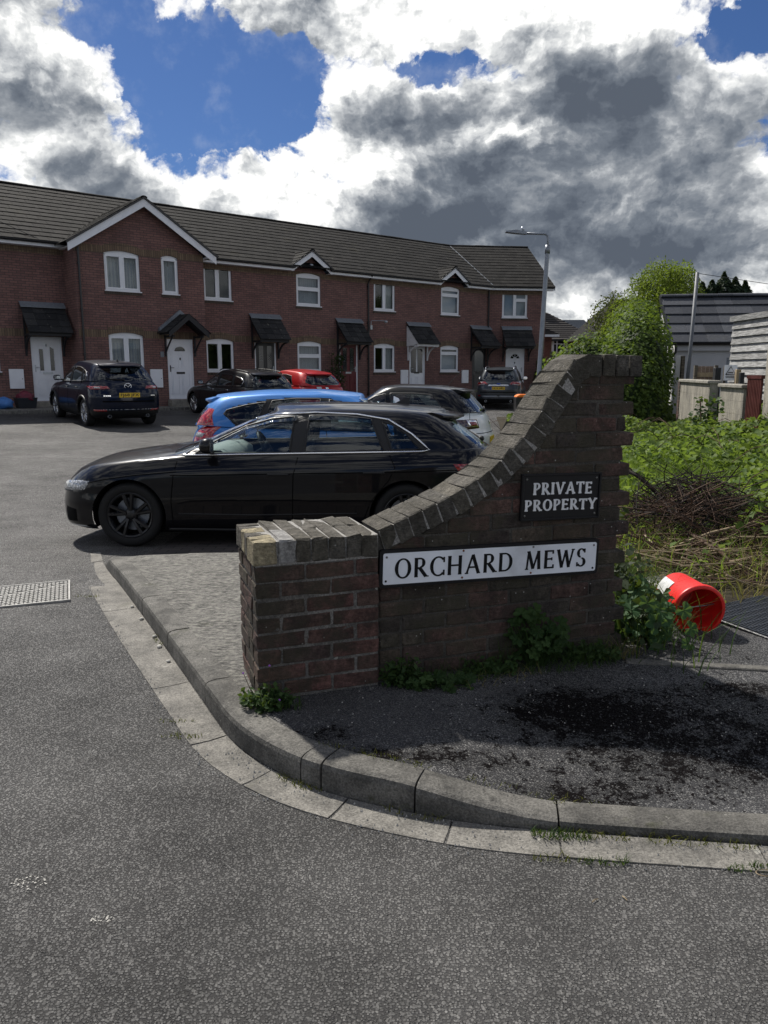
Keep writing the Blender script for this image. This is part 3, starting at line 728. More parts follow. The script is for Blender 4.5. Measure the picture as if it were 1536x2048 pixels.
# coping bricks along the sweep, on edge and square to the curve
pts = [(x, cfun(x)) for x in np.linspace(PW+.006, 1.615, 200)]; acc = 0; nxt = .034; CAPS = []
for (xa, za), (xb, zb) in zip(pts, pts[1:]):
    L = sqrt((xb-xa)**2+(zb-za)**2)
    while acc+L >= nxt:
        f = (nxt-acc)/L; CAPS.append((xa+(xb-xa)*f, za+(zb-za)*f, atan2(zb-za, xb-xa))); nxt += .0755
    acc += L
mrows = []
for i, (x, z, a) in enumerate(CAPS):
    nx, nz = -sin(a), cos(a); o_ = .5*CAPH
    brick(x-.0355-nx*o_, x+.0355-nx*o_, YW-.008, YW+TW+.008, z-nz*o_-CAPH/2, z-nz*o_+CAPH/2, 'cap_brick', 'coping_brick', rot=(rb.uniform(-.012, .012), -a+rb.uniform(-.03, .03), rb.uniform(-.015, .015)), bev=.0045)
mm = MB(); off = [(.006, .0), (CAPH-.004, 0)]
xs_ = np.linspace(PW+.004, 1.60, 40); up, lo = [], []
for x in xs_:
    a = atan2(cfun(x+.004)-cfun(x-.004), .008) if x < 1.59 else .3; up.append((x+sin(a)*.009, cfun(x)-cos(a)*.009)); lo.append((x+sin(a)*(CAPH-.006), cfun(x)-cos(a)*(CAPH-.006)))
for k in range(len(xs_)-1): mm.prism([lo[k], lo[k+1], up[k+1], up[k]], YW-.004, YW+TW)
ob('mortar', mm.mesh('mortar'), MT('mortar_lime'), wall)
# flat top
xx = 1.625; k = 0
while xx < XE+.02:
    wdt = rb.choice((.066, .066, .068)); brick(xx, xx+wdt, YW-.010, YW+TW+.006, TOP-.104, TOP+rb.uniform(-.005, .003), 'cap_brick', 'coping_brick', bev=.0045); xx += wdt+.0095

# ------------------------------------------------------------------ lettering: seriffed capitals cut as flat shapes
class Glyphs:
    def __init__(s, thick, thin, serif, sh, slab): s.T, s.t, s.sf, s.sh, s.slab = thick, thin, serif, sh, slab
    def st(s, x0, z0, x1, z1, w):
        d = Vector((x1-x0, z1-z0)); d.normalize(); n = Vector((-d.y, d.x))*w/2
        return [(x0+n.x, z0+n.y), (x0-n.x, z0-n.y), (x1-n.x, z1-n.y), (x1+n.x, z1+n.y)]
    def v(s, x, z0=0, z1=1, w=None): w = w or s.T; return [(x-w/2, z0), (x+w/2, z0), (x+w/2, z1), (x-w/2, z1)]
    def h(s, x0, x1, z, w=None): w = w or s.t; return [(x0, z-w/2), (x1, z-w/2), (x1, z+w/2), (x0, z+w/2)]
    def se(s, x, z, L=None, R=None):
        L = s.sf if L is None else L; R = s.sf if R is None else R; h = s.sh; b = (0, h) if z < .5 else (1-h, 1)
        return [(x-L, b[0]), (x+R, b[0]), (x+R, b[1]), (x-L, b[1])]
    def arc(s, cx, cz, rx, rz, a0, a1, n=20):
        """ring with thick sides and thin top and bottom"""
        out = []
        for k in range(n):
            q = []
            for a in (a0+(a1-a0)*k/n, a0+(a1-a0)*(k+1)/n):
                c_, s_ = cos(a), sin(a); wt = s.t+(s.T-s.t)*c_*c_
                q.append(((cx+rx*c_, cz+rz*s_), (cx+(rx-wt)*c_, cz+(rz-wt*.9)*s_)))
            out.append([q[0][0], q[1][0], q[1][1], q[0][1]])
        return out
    def get(s, ch):
        T, t, v, h, se, st, arc = s.T, s.t, s.v, s.h, s.se, s.st, s.arc
        if ch == 'O': return arc(.40, .5, .40, .52, 0, 2*pi, 36), .80
        if ch == 'C': return arc(.42, .5, .42, .52, radians(48), radians(312), 30)+[v(.70, .70, .97, t*.9), v(.70, .03, .30, t*.9)], .74
        if ch == 'D': return [v(.13), h(.1, .34, 1-t/2), h(.1, .34, t/2), se(.13, 0, None, 0), se(.13, 1, None, 0)]+arc(.34, .5, .42, .5, -pi/2, pi/2, 24), .78
        if ch == 'R': return [v(.13), se(.13, 0), se(.13, 1, None, 0), h(.1, .34, 1-t/2), h(.1, .34, .47)]+arc(.32, .735, .26, .265, -pi/2, pi/2, 18)+[st(.30, .48, .62, .02, T), se(.66, 0, .06, .10)], .70
        if ch == 'P': return [v(.13), se(.13, 0), se(.13, 1, None, 0), h(.1, .34, 1-t/2), h(.1, .34, .45)]+arc(.32, .725, .27, .275, -pi/2, pi/2, 18), .60
        if ch == 'H': return [v(.13), v(.67), se(.13, 0), se(.13, 1), se(.67, 0), se(.67, 1), h(.13, .67, .50)], .80
        if ch == 'A': return [st(.10, 0, .40, 1, t*1.1), st(.40, 1, .72, 0, T), h(.20, .60, .34), se(.10, 0), se(.72, 0)], .82
        if ch == 'M': return [st(.12, 0, .20, 1, t*1.1), st(.80, 0, .74, 1, T), st(.20, 1, .47, .04, T), st(.47, .04, .74, 1, t*1.1), se(.12, 0), se(.80, 0), se(.20, 1, None, 0), se(.74, 1, 0, None)], .92
        if ch == 'E': return [v(.13), h(.1, .52, 1-t/2), h(.1, .46, .52), h(.1, .55, t/2), se(.13, 0, None, 0), se(.13, 1, None, 0), v(.52, .80, 1, t), v(.46, .44, .60, t*.8), v(.55, 0, .21, t)], .62
        if ch == 'W': return [st(.08, 1, .30, 0, T), st(.30, 0, .50, .95, t*1.1), st(.50, .95, .70, 0, T), st(.70, 0, .92, 1, t*1.1), se(.08, 1), se(.92, 1)], 1.0
        if ch == 'S': return arc(.28, .745, .25, .265, radians(35), radians(260), 18)+arc(.28, .245, .27, .26, radians(-145), radians(82), 18)+[v(.47, .76, .98, t*.9), v(.06, .02, .24, t*.9)], .56
        if ch == 'I': return [v(.15), se(.15, 0), se(.15, 1)], .30
        if ch == 'V': return [st(.08, 1, .38, 0, T), st(.38, 0, .68, 1, t*1.1), se(.08, 1), se(.68, 1)], .76
        if ch == 'T': return [v(.34), h(.02, .66, 1-t/2), v(.04, .76, 1, t), v(.64, .76, 1, t), se(.34, 0)], .68
        if ch == 'Y': return [st(.08, 1, .37, .45, T), st(.37, .45, .66, 1, t*1.1), v(.37, 0, .5), se(.37, 0), se(.08, 1), se(.66, 1)], .74
        return [], .42
    def width(s, text, sp): return sum(s.get(c)[1]+sp for c in text)-sp
    def build(s, text, x0, x1, z0, hgt, y, sp, parent, mat, depth=.0012, wob=0):
        k = (x1-x0)/s.width(text, sp); x = x0; r = random.Random(5)
        for ch in text:
            polys, wd = s.get(ch)
            if polys:
                mb = MB(); dzz = r.uniform(-wob, wob)
                for i, pl in enumerate(polys):
                    mb.prism([(x+px*k, z0+pz_*hgt+dzz) for px, pz_ in pl], y-depth-.00003*i, y+.0006)
                me = mb.mesh('letter'); bm = bmesh.new(); bm.from_mesh(me); bmesh.ops.recalc_face_normals(bm, faces=bm.faces); bm.to_mesh(me); bm.free()
                ob('letter', me, mat, parent)
            x += (wd+sp)*k
def round_rect(x0, x1, z0, z1, r, n=5):
    out = []
    for cx, cz, a0 in ((x1-r, z0+r, -pi/2), (x1-r, z1-r, 0), (x0+r, z1-r, pi/2), (x0+r, z0+r, pi)):
        for k in range(n+1): a = a0+pi/2*k/n; out.append((cx+r*cos(a), cz+r*sin(a)))
    return out
def on_wall(name, label, cat, x, z, tilt):
    o = thing(name, label, cat); p = W0+WD*x+WN*(YW-.004); o.location = (p.x, p.y, PZ+z)
    o.rotation_euler = Matrix.Rotation(WA, 3, 'Z').to_4x4().to_3x3().to_euler()
    o.rotation_euler = (Matrix.Rotation(WA, 3, 'Z') @ Matrix.Rotation(-tilt, 3, 'Y')).to_euler()
    return o
s1 = on_wall('street_nameplate', 'long white street nameplate reading ORCHARD MEWS in black capitals on the brick wall', 'sign', .566, .540, radians(-1.5))
ob('backing_board', MB().prism(round_rect(-.006, 1.150, -.088, .088, .014), -.018, 0).mesh('backing_board'), MT('sign_black'), s1)
ob('plate', MB().prism(round_rect(.010, 1.134, -.0725, .0725, .010), -.0215, -.0185).mesh('plate'), MT('sign_white'), s1)
Glyphs(.165, .088, .09, .06, 0).build('ORCHARD MEWS', .066, 1.075, -.046, .091, -.0217, .12, s1, MT('letter_black'))
for x, z, mt in ((.026, .055, 'bolt_grey'), (.024, -.056, 'letter_black'), (.405, .066, 'rust'), (.403, -.062, 'rust'), (.775, .066, 'bolt_grey'), (.768, -.062, 'rust'), (1.117, .058, 'bolt_grey'), (1.118, -.058, 'letter_black')):
    ob('screw', MB().lathe([(.0005, .004), (.0045, .0028), (.0055, 0)], 10, Matrix.Translation((x, -.0216, z)) @ Matrix.Rotation(pi/2, 4, 'X')).mesh('screw'), MT(mt), s1)
s2 = on_wall('private_property_sign', 'square black sign with raised white capitals reading PRIVATE PROPERTY', 'sign', 1.272, .826, radians(-1.2))
ob('plate', MB().box((0, -.014, -.113), (.438, 0, .113)).mesh('plate', bevel=.002), MT('sign_black'), s2)
rim = MB()
for a, b in (((0, .103), (.438, .113)), ((0, -.113), (.438, -.103)), ((0, -.103), (.010, .103)), ((.428, -.103), (.438, .103))): rim.box((a[0], -.021, a[1]), (b[0], -.0142, b[1]))
ob('rim', rim.mesh('rim', bevel=.002), MT('sign_black'), s2)
G2 = Glyphs(.20, .125, .13, .13, 1)
G2.build('PRIVATE', .062, .388, .012, .058, -.0142, .13, s2, MT('letter_white'), .0035, .0012)
G2.build('PROPERTY', .020, .418, -.066, .054, -.0142, .13, s2, MT('letter_white'), .0035, .0012)
for x, z in ((.026, .088), (.412, .088), (.022, -.088), (.412, -.088)): ob('screw', MB().lathe([(.0005, .004), (.0045, .0028), (.0055, 0)], 10, Matrix.Translation((x, -.0142, z)) @ Matrix.Rotation(pi/2, 4, 'X')).mesh('screw'), MT('bolt_grey'), s2)
# ------------------------------------------------------------------ the terrace
# local frame of a house: x along the front, y into the house, z up; origin on the front at ground level
HROT = pi/2-UAZ
def fix(me):
    bm = bmesh.new(); bm.from_mesh(me); bmesh.ops.recalc_face_normals(bm, faces=bm.faces); bm.to_mesh(me); bm.free(); return me
def wall_holes(mb, x0, x1, z0, z1, y, holes, reveal=.10):
    xs = sorted({x0, x1, *[h[0] for h in holes], *[h[1] for h in holes]}); zs = sorted({z0, z1, *[h[2] for h in holes], *[h[3] for h in holes]})
    for a, b in zip(xs, xs[1:]):
        for c, d in zip(zs, zs[1:]):
            if any(h[0]-1e-6 <= a and b <= h[1]+1e-6 and h[2]-1e-6 <= c and d <= h[3]+1e-6 for h in holes): continue
            mb.add([(a, y, c), (b, y, c), (b, y, d), (a, y, d)], [(0, 1, 2, 3)])
    for a, b, c, d in holes:
        for p, q in (((a, c), (b, c)), ((b, c), (b, d)), ((b, d), (a, d)), ((a, d), (a, c))):
            mb.add([(p[0], y, p[1]), (q[0], y, q[1]), (q[0], y+reveal, q[1]), (p[0], y+reveal, p[1])], [(0, 3, 2, 1)])
def arch_z(x, x0, x1, rise):
    w = (x1-x0)/2; R = (w*w+rise*rise)/(2*rise); d = x-(x0+x1)/2
    return sqrt(max(R*R-d*d, 0))-(R-rise)
def arch_piece(x0, x1, zs, rise, y, proud, h=.23, ext=.05):
    """segmental arch of soldier bricks above an opening x0..x1 springing at zs"""
    mb = MB(); n = 12; lo, hi = [], []
    for k in range(n+1):
        x = x0+(x1-x0)*k/n; lo.append((x, zs+arch_z(x, x0, x1, rise))); hi.append((x, zs+h+arch_z(x, x0, x1, rise)))
    for k in range(n): mb.add([(lo[k][0], y-proud, lo[k][1]), (lo[k+1][0], y-proud, lo[k+1][1]), (hi[k+1][0], y-proud, hi[k+1][1]), (hi[k][0], y-proud, hi[k][1])], [(0, 1, 2, 3)]); mb.add([(lo[k][0], y-proud, lo[k][1]), (lo[k+1][0], y-proud, lo[k+1][1]), (lo[k+1][0], y+.08, lo[k+1][1]), (lo[k][0], y+.08, lo[k][1])], [(0, 3, 2, 1)])
    return mb
def wavy(x0, x1, z0, z1, y, amp=.02, n=40, fold=9):
    return MB().grid([[(x0+(x1-x0)*k/n, y+amp*sin(k*fold*2*pi/n+.6*sin(k*.9)), z) for k in range(n+1)] for z in (z0, (z0+z1)/2, z1)])
def window(house, x0, x1, z0, z1, y, style, rise=0, curtain=None):
    """white plastic window: outer frame, sashes, panes, sill and a tile sub-sill"""
    fy0, fy1 = y+.045, y+.105; f = .055; fb = MB()
    zt = z1-rise
    def bar(a, b, c, d, yy0=fy0, yy1=fy1): fb.box((a, yy0, c), (b, yy1, d))
    bar(x0, x0+f, z0, zt); bar(x1-f, x1, z0, zt); bar(x0+f, x1-f, z0, z0+f)
    if rise:
        n = 12
        for k in range(n):
            a = x0+(x1-x0)*k/n; b = x0+(x1-x0)*(k+1)/n
            fb.prism([(a, zt-f), (b, zt-f), (b, zt+arch_z(b, x0, x1, rise)), (a, zt+arch_z(a, x0, x1, rise))], fy0, fy1)
    else: bar(x0+f, x1-f, z1-f, z1)
    top = zt-f; w = x1-x0; panes = []; s = .042
    if style == 'two': m = (x0+x1)/2; fb.box((m-.035, fy0-.004, z0+f), (m+.035, fy1, top)); sashes = [(x0+f, m-.035, z0+f, top), (m+.035, x1-f, z0+f, top)]
    elif style == 'one': sashes = [(x0+f, x1-f, z0+f, top)]
    elif style == 'tb': m = z0+(z1-z0)*.52; fb.box((x0+f, fy0-.004, m-.03), (x1-f, fy1, m+.03)); sashes = [(x0+f, x1-f, m+.03, top), (x0+f, x1-f, z0+f, m-.03)]
    elif style == 'th': m = z0+(z1-z0)*.70; fb.box((x0+f, fy0-.004, m-.03), (x1-f, fy1, m+.03)); sashes = [(x0+f, x1-f, m+.03, top), (x0+f, x1-f, z0+f, m-.03)]
    elif style == 'lt': m = (x0+x1)/2; zq = z0+(z1-z0)*.70; fb.box((m-.03, fy0-.004, z0+f), (m+.03, fy1, top)); fb.box((m+.03, fy0-.004, zq-.03), (x1-f, fy1, zq+.03)); sashes = [(x0+f, m-.03, z0+f, top), (m+.03, x1-f, zq+.03, top), (m+.03, x1-f, z0+f, zq-.03)]
    for a, b, c, d in sashes:
        fb.box((a, fy0-.012, c), (a+s, fy1-.01, d)); fb.box((b-s, fy0-.012, c), (b, fy1-.01, d)); fb.box((a+s, fy0-.012, c), (b-s, fy1-.01, c+s)); fb.box((a+s, fy0-.012, d-s), (b-s, fy1-.01, d)); panes.append((a+s, b-s, c+s, d-s))
    wn = ob('window', fix(fb.mesh('window')), MT('white_plastic'), house)
    for a, b, c, d in panes:
        ob('pane', MB().add([(a, y+.075, c), (b, y+.075, c), (b, y+.075, d), (a, y+.075, d)], [(0, 1, 2, 3)]).mesh('pane'), MT('window_glass'), wn)
    ob('window_sill', MB().box((x0-.03, y-.045, z0-.035), (x1+.03, y+.06, z0-.002)).mesh('window_sill', bevel=.004), MT('white_plastic'), wn)
    ob('tile_sill', MB().box((x0-.04, y-.03, z0-.125), (x1+.04, y+.06, z0-.038)).mesh('tile_sill'), MT('sill_tile'), wn)
    if curtain:
        for (a, b, c, d, mt, fold) in curtain:
            ob('curtain', wavy(x0+f+(w-2*f)*a, x0+f+(w-2*f)*b, z0+(z1-z0)*c, z0+(z1-z0)*d-.03, y+.20, .018 if fold else 0, 40, fold).mesh('curtain', smooth=True), MT(mt), wn)
    return wn
def door(house, x0, x1, z0, z1, y, style):
    """frame, leaf and its fittings"""
    fm = {'dark': 'white_plastic', 'red': 'white_plastic', 'darkframe': 'black_timber'}.get(style, 'white_plastic')
    fb = MB(); f = .06
    fb.box((x0, y+.03, z0), (x0+f, y+.10, z1)); fb.box((x1-f, y+.03, z0), (x1, y+.10, z1)); fb.box((x0+f, y+.03, z1-f), (x1-f, y+.10, z1)); fb.box((x0+f, y+.0, z0), (x1-f, y+.10, z0+.045))
    d = ob('door', fix(fb.mesh('door')), MT(fm), house)
    lm = {'dark': 'dark_door', 'red': 'red_door', 'darkframe': 'dark_door'}.get(style, 'white_door')
    a, b, c, e = x0+f, x1-f, z0+.045, z1-f; w = b-a; h = e-c
    leaf = MB().box((a, y+.05, c), (b, y+.09, e))
    def raised(p, q, r, s_, t=.012): # moulded panel: a picture-frame bead and a raised field
        for u_ in ((p, q, r, r+.018), (p, q, s_-.018, s_), (p, p+.018, r, s_), (q-.018, q, r, s_)): leaf.box((u_[0], y+.05-t, u_[2]), (u_[1], y+.05, u_[3]))
        leaf.box((p+.045, y+.05-t*.8, r+.045), (q-.045, y+.05, s_-.045))
    glass = []
    if style == 'narrow':
        for m in (.30, .70): glass.append([(a+w*m-.055, c+h*.46), (a+w*m+.055, c+h*.46), (a+w*m+.055, c+h*.80), (a+w*m-.055, c+h*(.84 if m > .5 else .80)) ]); raised(a+w*m-.15, a+w*m+.15, c+.10, c+h*.32)
        raised(a+w*.30-.09, a+w*.30+.09, c+h*.43, c+h*.86, .008); raised(a+w*.70-.09, a+w*.70+.09, c+h*.43, c+h*.86, .008)
    elif style == 'fan':
        glass.append([(a+w*.5+.19*cos(q), c+h*.79+.15*sin(q)) for q in np.linspace(0, pi, 12)])
        for m in (.27, .73): raised(a+w*m-.14, a+w*m+.14, c+.10, c+h*.42); raised(a+w*m-.14, a+w*m+.14, c+h*.50, c+h*.74, .008)
    elif style == 'sun':
        for k in range(4):
            q0 = pi*(k+.12)/4; q1 = pi*(k+.88)/4
            glass.append([(a+w*.5+.09*cos(q0), c+h*.76+.09*sin(q0)), (a+w*.5+.22*cos(q0), c+h*.76+.22*sin(q0)), (a+w*.5+.22*cos(q1), c+h*.76+.22*sin(q1)), (a+w*.5+.09*cos(q1), c+h*.76+.09*sin(q1))])
        for m in (.27, .73): raised(a+w*m-.14, a+w*m+.14, c+.10, c+h*.40); raised(a+w*m-.14, a+w*m+.14, c+h*.47, c+h*.68, .008)
    elif style in ('dark', 'red'):
        for m in (.28, .72): glass.append([(a+w*m-.10, c+h*.45), (a+w*m+.10, c+h*.45), (a+w*m+.10, c+h*.93), (a+w*m-.10, c+h*.93)]); raised(a+w*m-.13, a+w*m+.13, c+.10, c+h*.38)
    elif style == 'tall':
        for m in (.27, .73): glass.append([(a+w*m-.14, c+h*.42), (a+w*m+.14, c+h*.42), (a+w*m+.14, c+h*.95), (a+w*m-.14, c+h*.95)]); raised(a+w*m-.16, a+w*m+.16, c+.08, c+h*.34)
    elif style == 'darkframe':
        glass.append([(a+.12, c+h*.45), (b-.12, c+h*.45), (b-.12, c+h*.94), (a+.12, c+h*.94)]); raised(a+.1, b-.1, c+.1, c+h*.38)
    ob('door_leaf', fix(leaf.mesh('door_leaf')), MT(lm), d)
    for g in glass: ob('door_glass', fix(MB().prism(g, y+.034, y+.052).mesh('door_glass')), MT('door_glass_dark'), d)
    if style in ('dark', 'red'):
        lines = MB()
        for m in (.28, .72):
            for dz in (-.09, 0, .09): 
                for sg in (-1, 1): lines.tube([(a+w*m, y+.032, c+h*.69+dz+.06), (a+w*m+sg*.05, y+.032, c+h*.69+dz)], .004, 4)
        ob('leading', lines.mesh('leading'), MT('metal_light'), d)
    ob('letterbox', fix(MB().box((a+w*.32, y+.030, c+h*.405), (a+w*.68, y+.052, c+h*.44)).mesh('letterbox')), MT('metal_light' if style in ('narrow', 'dark', 'red') else 'black_plastic'), d)
    hx = a+.05 if style in ('fan', 'tall', 'narrow') else b-.05; sg = 1 if hx < (a+b)/2 else -1
    hd = MB().box((hx-.016, y+.035, c+h*.44), (hx+.016, y+.052, c+h*.55)); hd.tube([(hx, y+.04, c+h*.51), (hx, y+.0, c+h*.51), (hx+sg*.11, y+.0, c+h*.51)], .009, 6)
    ob('door_handle', fix(hd.mesh('door_handle')), MT('black_plastic' if style == 'fan' else 'metal_light'), d)
    if style in ('fan', 'narrow', 'sun'): ob('knocker', fix(MB().ball((a+w*.5, y+.04, c+h*(.66 if style != 'narrow' else .86)), (.028, .02, .045), 8, 6).mesh('knocker')), MT('black_plastic' if style != 'narrow' else 'metal_light'), d)
    return d
def tiles(mb, o, ax, up, nrm, L, S, gauge=.345, wid=.33, th=.022, clip=None, jig=.006, rr=random.Random(3)):
    """interlocking tiles laid course by course: every tile its own slab, tails lifted over the course below"""
    rows = int(round(S/gauge)); g = S/rows; nc = max(1, int(round(L/wid))); wd = L/nc
    for r in range(rows):
        sh = wd/2 if r % 2 else 0; n0 = nc+(1 if r % 2 else 0)
        for c in range(n0):
            a = max(0, c*wd-sh); b = min(L, (c+1)*wd-sh)
            if b-a < .02: continue
            if clip:
                m0 = (r+.5)*g; lo, hi = clip(m0); a = max(a, lo); b = min(b, hi)
                if b-a < .03: continue
            k0 = th*1.15+rr.uniform(-jig, jig)*.5; k1 = .004
            p = o+ax*(a+.003)+up*(r*g-.045); q = o+ax*(b-.003)+up*(r*g-.045); p2 = o+ax*(a+.003)+up*((r+1)*g+.02); q2 = o+ax*(b-.003)+up*((r+1)*g+.02)
            t0 = nrm*(k0+th); b0 = nrm*k0; t1 = nrm*(k1+th); b1 = nrm*k1
            mb.add([p+b0, q+b0, q2+b1, p2+b1, p+t0, q+t0, q2+t1, p2+t1], [(4, 5, 6, 7), (0, 1, 5, 4), (1, 2, 6, 5), (3, 0, 4, 7)])
def ridge_caps(mb, p, q, r=.11, step=.45):
    p = Vector(p); q = Vector(q); d = q-p; n = max(1, int(d.length/step)); d /= n; ax = d.normalized(); side = ax.cross(Vector((0, 0, 1))).normalized()
    for k in range(n):
        a = p+d*k; b = p+d*(k+1)-ax*.006; dz = random.uniform(-.006, .006); va = []; 
        for e in (a, b):
            for j in range(7):
                t = pi*j/6; va.append(e+side*(cos(t)*r*1.25)+Vector((0, 0, sin(t)*r*.75-.03+dz)))
        mb.add(va, [(j, j+1, j+8, j+7) for j in range(6)]+[tuple(range(6, -1, -1)), tuple(range(7, 14))])
def part_tiles(name, mb, mat, parent, kind=True):
    o = ob(name, fix(mb.mesh(name)), MT(mat), parent)
    if kind: o['kind'] = 'stuff'
    return o
CT_MESH = {}
def canopy_lean(house, x0, x1, zt, zb, proj, y, white=False):
    """lean-to porch hood: tiled slope, lead flashing, side cheeks and two knee brackets"""
    fm = 'white_timber' if white else 'black_timber'
    fb = MB(); th = .05
    fb.add([(x0, y, zt-.03), (x1, y, zt-.03), (x1, y-proj, zb-.03), (x0, y-proj, zb-.03), (x0, y, zt-.03-th), (x1, y, zt-.03-th), (x1, y-proj, zb-.03-th), (x0, y-proj, zb-.03-th)], [(0, 1, 2, 3), (4, 7, 6, 5), (0, 4, 5, 1), (1, 5, 6, 2), (2, 6, 7, 3), (3, 7, 4, 0)])
    fb.box((x0, y-proj-.012, zb-.16), (x1, y-proj+.02, zb-.035))
    for xx in (x0+.03, x1-.08):
        fb.box((xx, y-.06, zb-.75), (xx+.05, y-.002, zt-.08)); fb.box((xx, y-proj+.04, zb-.15), (xx+.05, y-.06, zb-.09))
        for k in range(5):
            t0, t1 = k/5, (k+1)/5
            def cv(t): return (y-.05-(proj-.10)*(1-cos(t*pi/2)), zb-.65+.52*sin(t*pi/2))
            (ya, za), (yb, zb_) = cv(t0), cv(t1)
            fb.add([(xx, ya, za), (xx+.05, ya, za), (xx+.05, yb, zb_), (xx, yb, zb_), (xx, ya-.02, za-.05), (xx+.05, ya-.02, za-.05), (xx+.05, yb-.02, zb_-.05), (xx, yb-.02, zb_-.05)], [(0, 1, 2, 3), (4, 7, 6, 5), (0, 4, 5, 1), (1, 5, 6, 2), (2, 6, 7, 3), (3, 7, 4, 0)])
    cn = ob('canopy', fix(fb.mesh('canopy')), MT('black_timber' if not white else 'white_timber'), house)
    if white: ob('cheek', fix(MB().add([(x0-.004, y, zt-.08), (x0-.004, y-proj, zb-.06), (x0-.004, y, zb-.15)], [(0, 1, 2)]).mesh('cheek')), MT('white_timber'), cn)
    up = Vector((0, proj, zt-zb)); S = up.length; up /= S; nrm = Vector((1, 0, 0)).cross(up); o = Vector((x0-.04, y-proj-.06, zb-.03-.04))
    L = x1-x0+.08; rows = max(3, int(round(S/.30))); g = (S+.04)/rows; cols = max(2, int(round(L/.33))); wd = L/cols
    for r in range(rows):
        for c in range(cols):
            key = (round(wd, 2), round(g, 2))
            if key not in CT_MESH:
                mm_ = fix(MB().box((.003, -.03, 0), (wd-.003, g+.02, .024)).mesh('canopy_tile', bevel=.003)); mm_.materials.append(MT('canopy_tile')); CT_MESH[key] = mm_
            t = ob('canopy_tile', CT_MESH[key], None, cn); ang = atan2(up.z, up.y)-radians(3.5)
            t.location = o+Vector((c*wd, 0, 0))+up*(r*g)+nrm*.035; t.rotation_euler = (ang+random.uniform(-.012, .012), 0, random.uniform(-.01, .01))
    ob('flashing', fix(MB().add([(x0-.05, y-.012, zt+.13), (x1+.05, y-.012, zt+.13), (x1+.05, y-.20, zt-.035), (x0-.05, y-.20, zt-.035), (x0-.05, y-.002, zt+.12), (x1+.05, y-.002, zt+.12), (x1+.05, y-.20, zt-.055), (x0-.05, y-.20, zt-.055)], [(0, 1, 2, 3), (4, 7, 6, 5), (0, 4, 5, 1), (1, 5, 6, 2), (2, 6, 7, 3), (3, 7, 4, 0)]).mesh('flashing')), MT('lead_flashing'), cn)
    return cn
def barge(house, pts, y, h, mat, name='bargeboard', t=.025):
    for (xa, za), (xb, zb) in zip(pts, pts[1:]):
        ob(name, fix(MB().prism([(xa, za-h), (xb, zb-h), (xb, zb), (xa, za)], y-t, y).mesh(name)), MT(mat), house)
def eaves(house, x0, x1, y, z, gut=True):
    """white fascia and soffit, black gutter"""
    ob('fascia', fix(MB().box((x0, y-.30, z-.15), (x1, y-.275, z)).mesh('fascia')), MT('white_plastic'), house)
    ob('soffit', fix(MB().box((x0, y-.274, z-.15), (x1, y+.02, z-.135)).mesh('soffit')), MT('white_plastic'), house)
    if gut:
        pr = [(-.305-.055+.055*cos(a), z-.012+.055*sin(a)) for a in np.linspace(pi, 2*pi, 8)]
        pr += [(p_[0]+(.006 if i < 4 else -.006), p_[1]+.008) for i, p_ in list(enumerate(pr))[::-1]]
        mb = MB(); n = len(pr); va = [(xx, y+p_[0], p_[1]) for xx in (x0, x1) for p_ in pr]
        mb.add(va, [(i, (i+1) % n, (i+1) % n+n, i+n) for i in range(n)]+[tuple(range(n)), tuple(range(2*n-1, n-1, -1))])
        ob('gutter', fix(mb.mesh('gutter')), MT('gutter_black'), house)
def downpipe(house, x, y, z0, z1, swan=True):
    pts = [(x, y-.06, z0), (x, y-.06, z1-.35)]+([(x, y-.10, z1-.25), (x, y-.30, z1-.08), (x, y-.33, z1)] if swan else [(x, y-.06, z1)])
    mb = MB().tube(pts, .034, 8)
    for zz in np.linspace(z0+.4, z1-.5, 4): mb.tube([(x, y-.06, zz), (x, y-.06, zz+.05)], .044, 8); mb.box((x-.045, y-.06, zz), (x+.045, y, zz+.035))
    ob('downpipe', fix(mb.mesh('downpipe')), MT('gutter_black'), house)
def band(house, segs, z, y, h=.23):
    for a, b in segs: ob('soldier_course', fix(MB().box((a, y-.004, z), (b, y+.01, z+h)).mesh('soldier_course')), MT('soldier_brick'), house)
EZ = 5.47; RZ = 7.90; RS = 4.0; OV = .30; SL = (RZ-EZ)/(RS+OV)     # eaves, ridge, setback, overhang
def roof_main(house, x0, x1, clip=None):
    mb = MB(); up = Vector((0, RS+OV, RZ-EZ)); S = up.length; up /= S; nrm = Vector((1, 0, 0)).cross(up)
    tiles(mb, Vector((x0, -OV-.04, EZ+.0)), Vector((1, 0, 0)), up, nrm, x1-x0, S, clip=clip)
    part_tiles('roof_tiles', mb, 'roof_tile', house)
    rm = MB()
    xr = x1 if not clip else clip(S)[1]+x0
    xl = x0 if not clip else clip(S)[0]+x0
    ridge_caps(rm, (xl, RS, RZ+.03), (xr, RS, RZ+.03)); part_tiles('ridge_tiles', rm, 'roof_tile', house)
    e = .0
    d0 = MB(); a0, a1, b0, b1 = x0, x1, x0, x1
    if clip: a0 = x0+clip(0)[0]; a1 = x0+clip(0)[1]; b0 = x0+clip(S)[0]; b1 = x0+clip(S)[1]; a1 = min(a1, x1); b1 = min(b1, x1); a0 = max(a0, x0-2); b0 = max(b0, x0-2)
    d0.add([(a0, -OV+.01, EZ-.01), (a1, -OV+.01, EZ-.01), (b1, RS, RZ-.015), (b0, RS, RZ-.015), (a1 if not clip else b1, 2*RS+OV, EZ-.01), (a0 if not clip else b0, 2*RS+OV, EZ-.01)], [(0, 1, 2, 3), (3, 2, 4, 5)])
    ob('roof_deck', fix(d0.mesh('roof_deck')), MT('slate'), house)
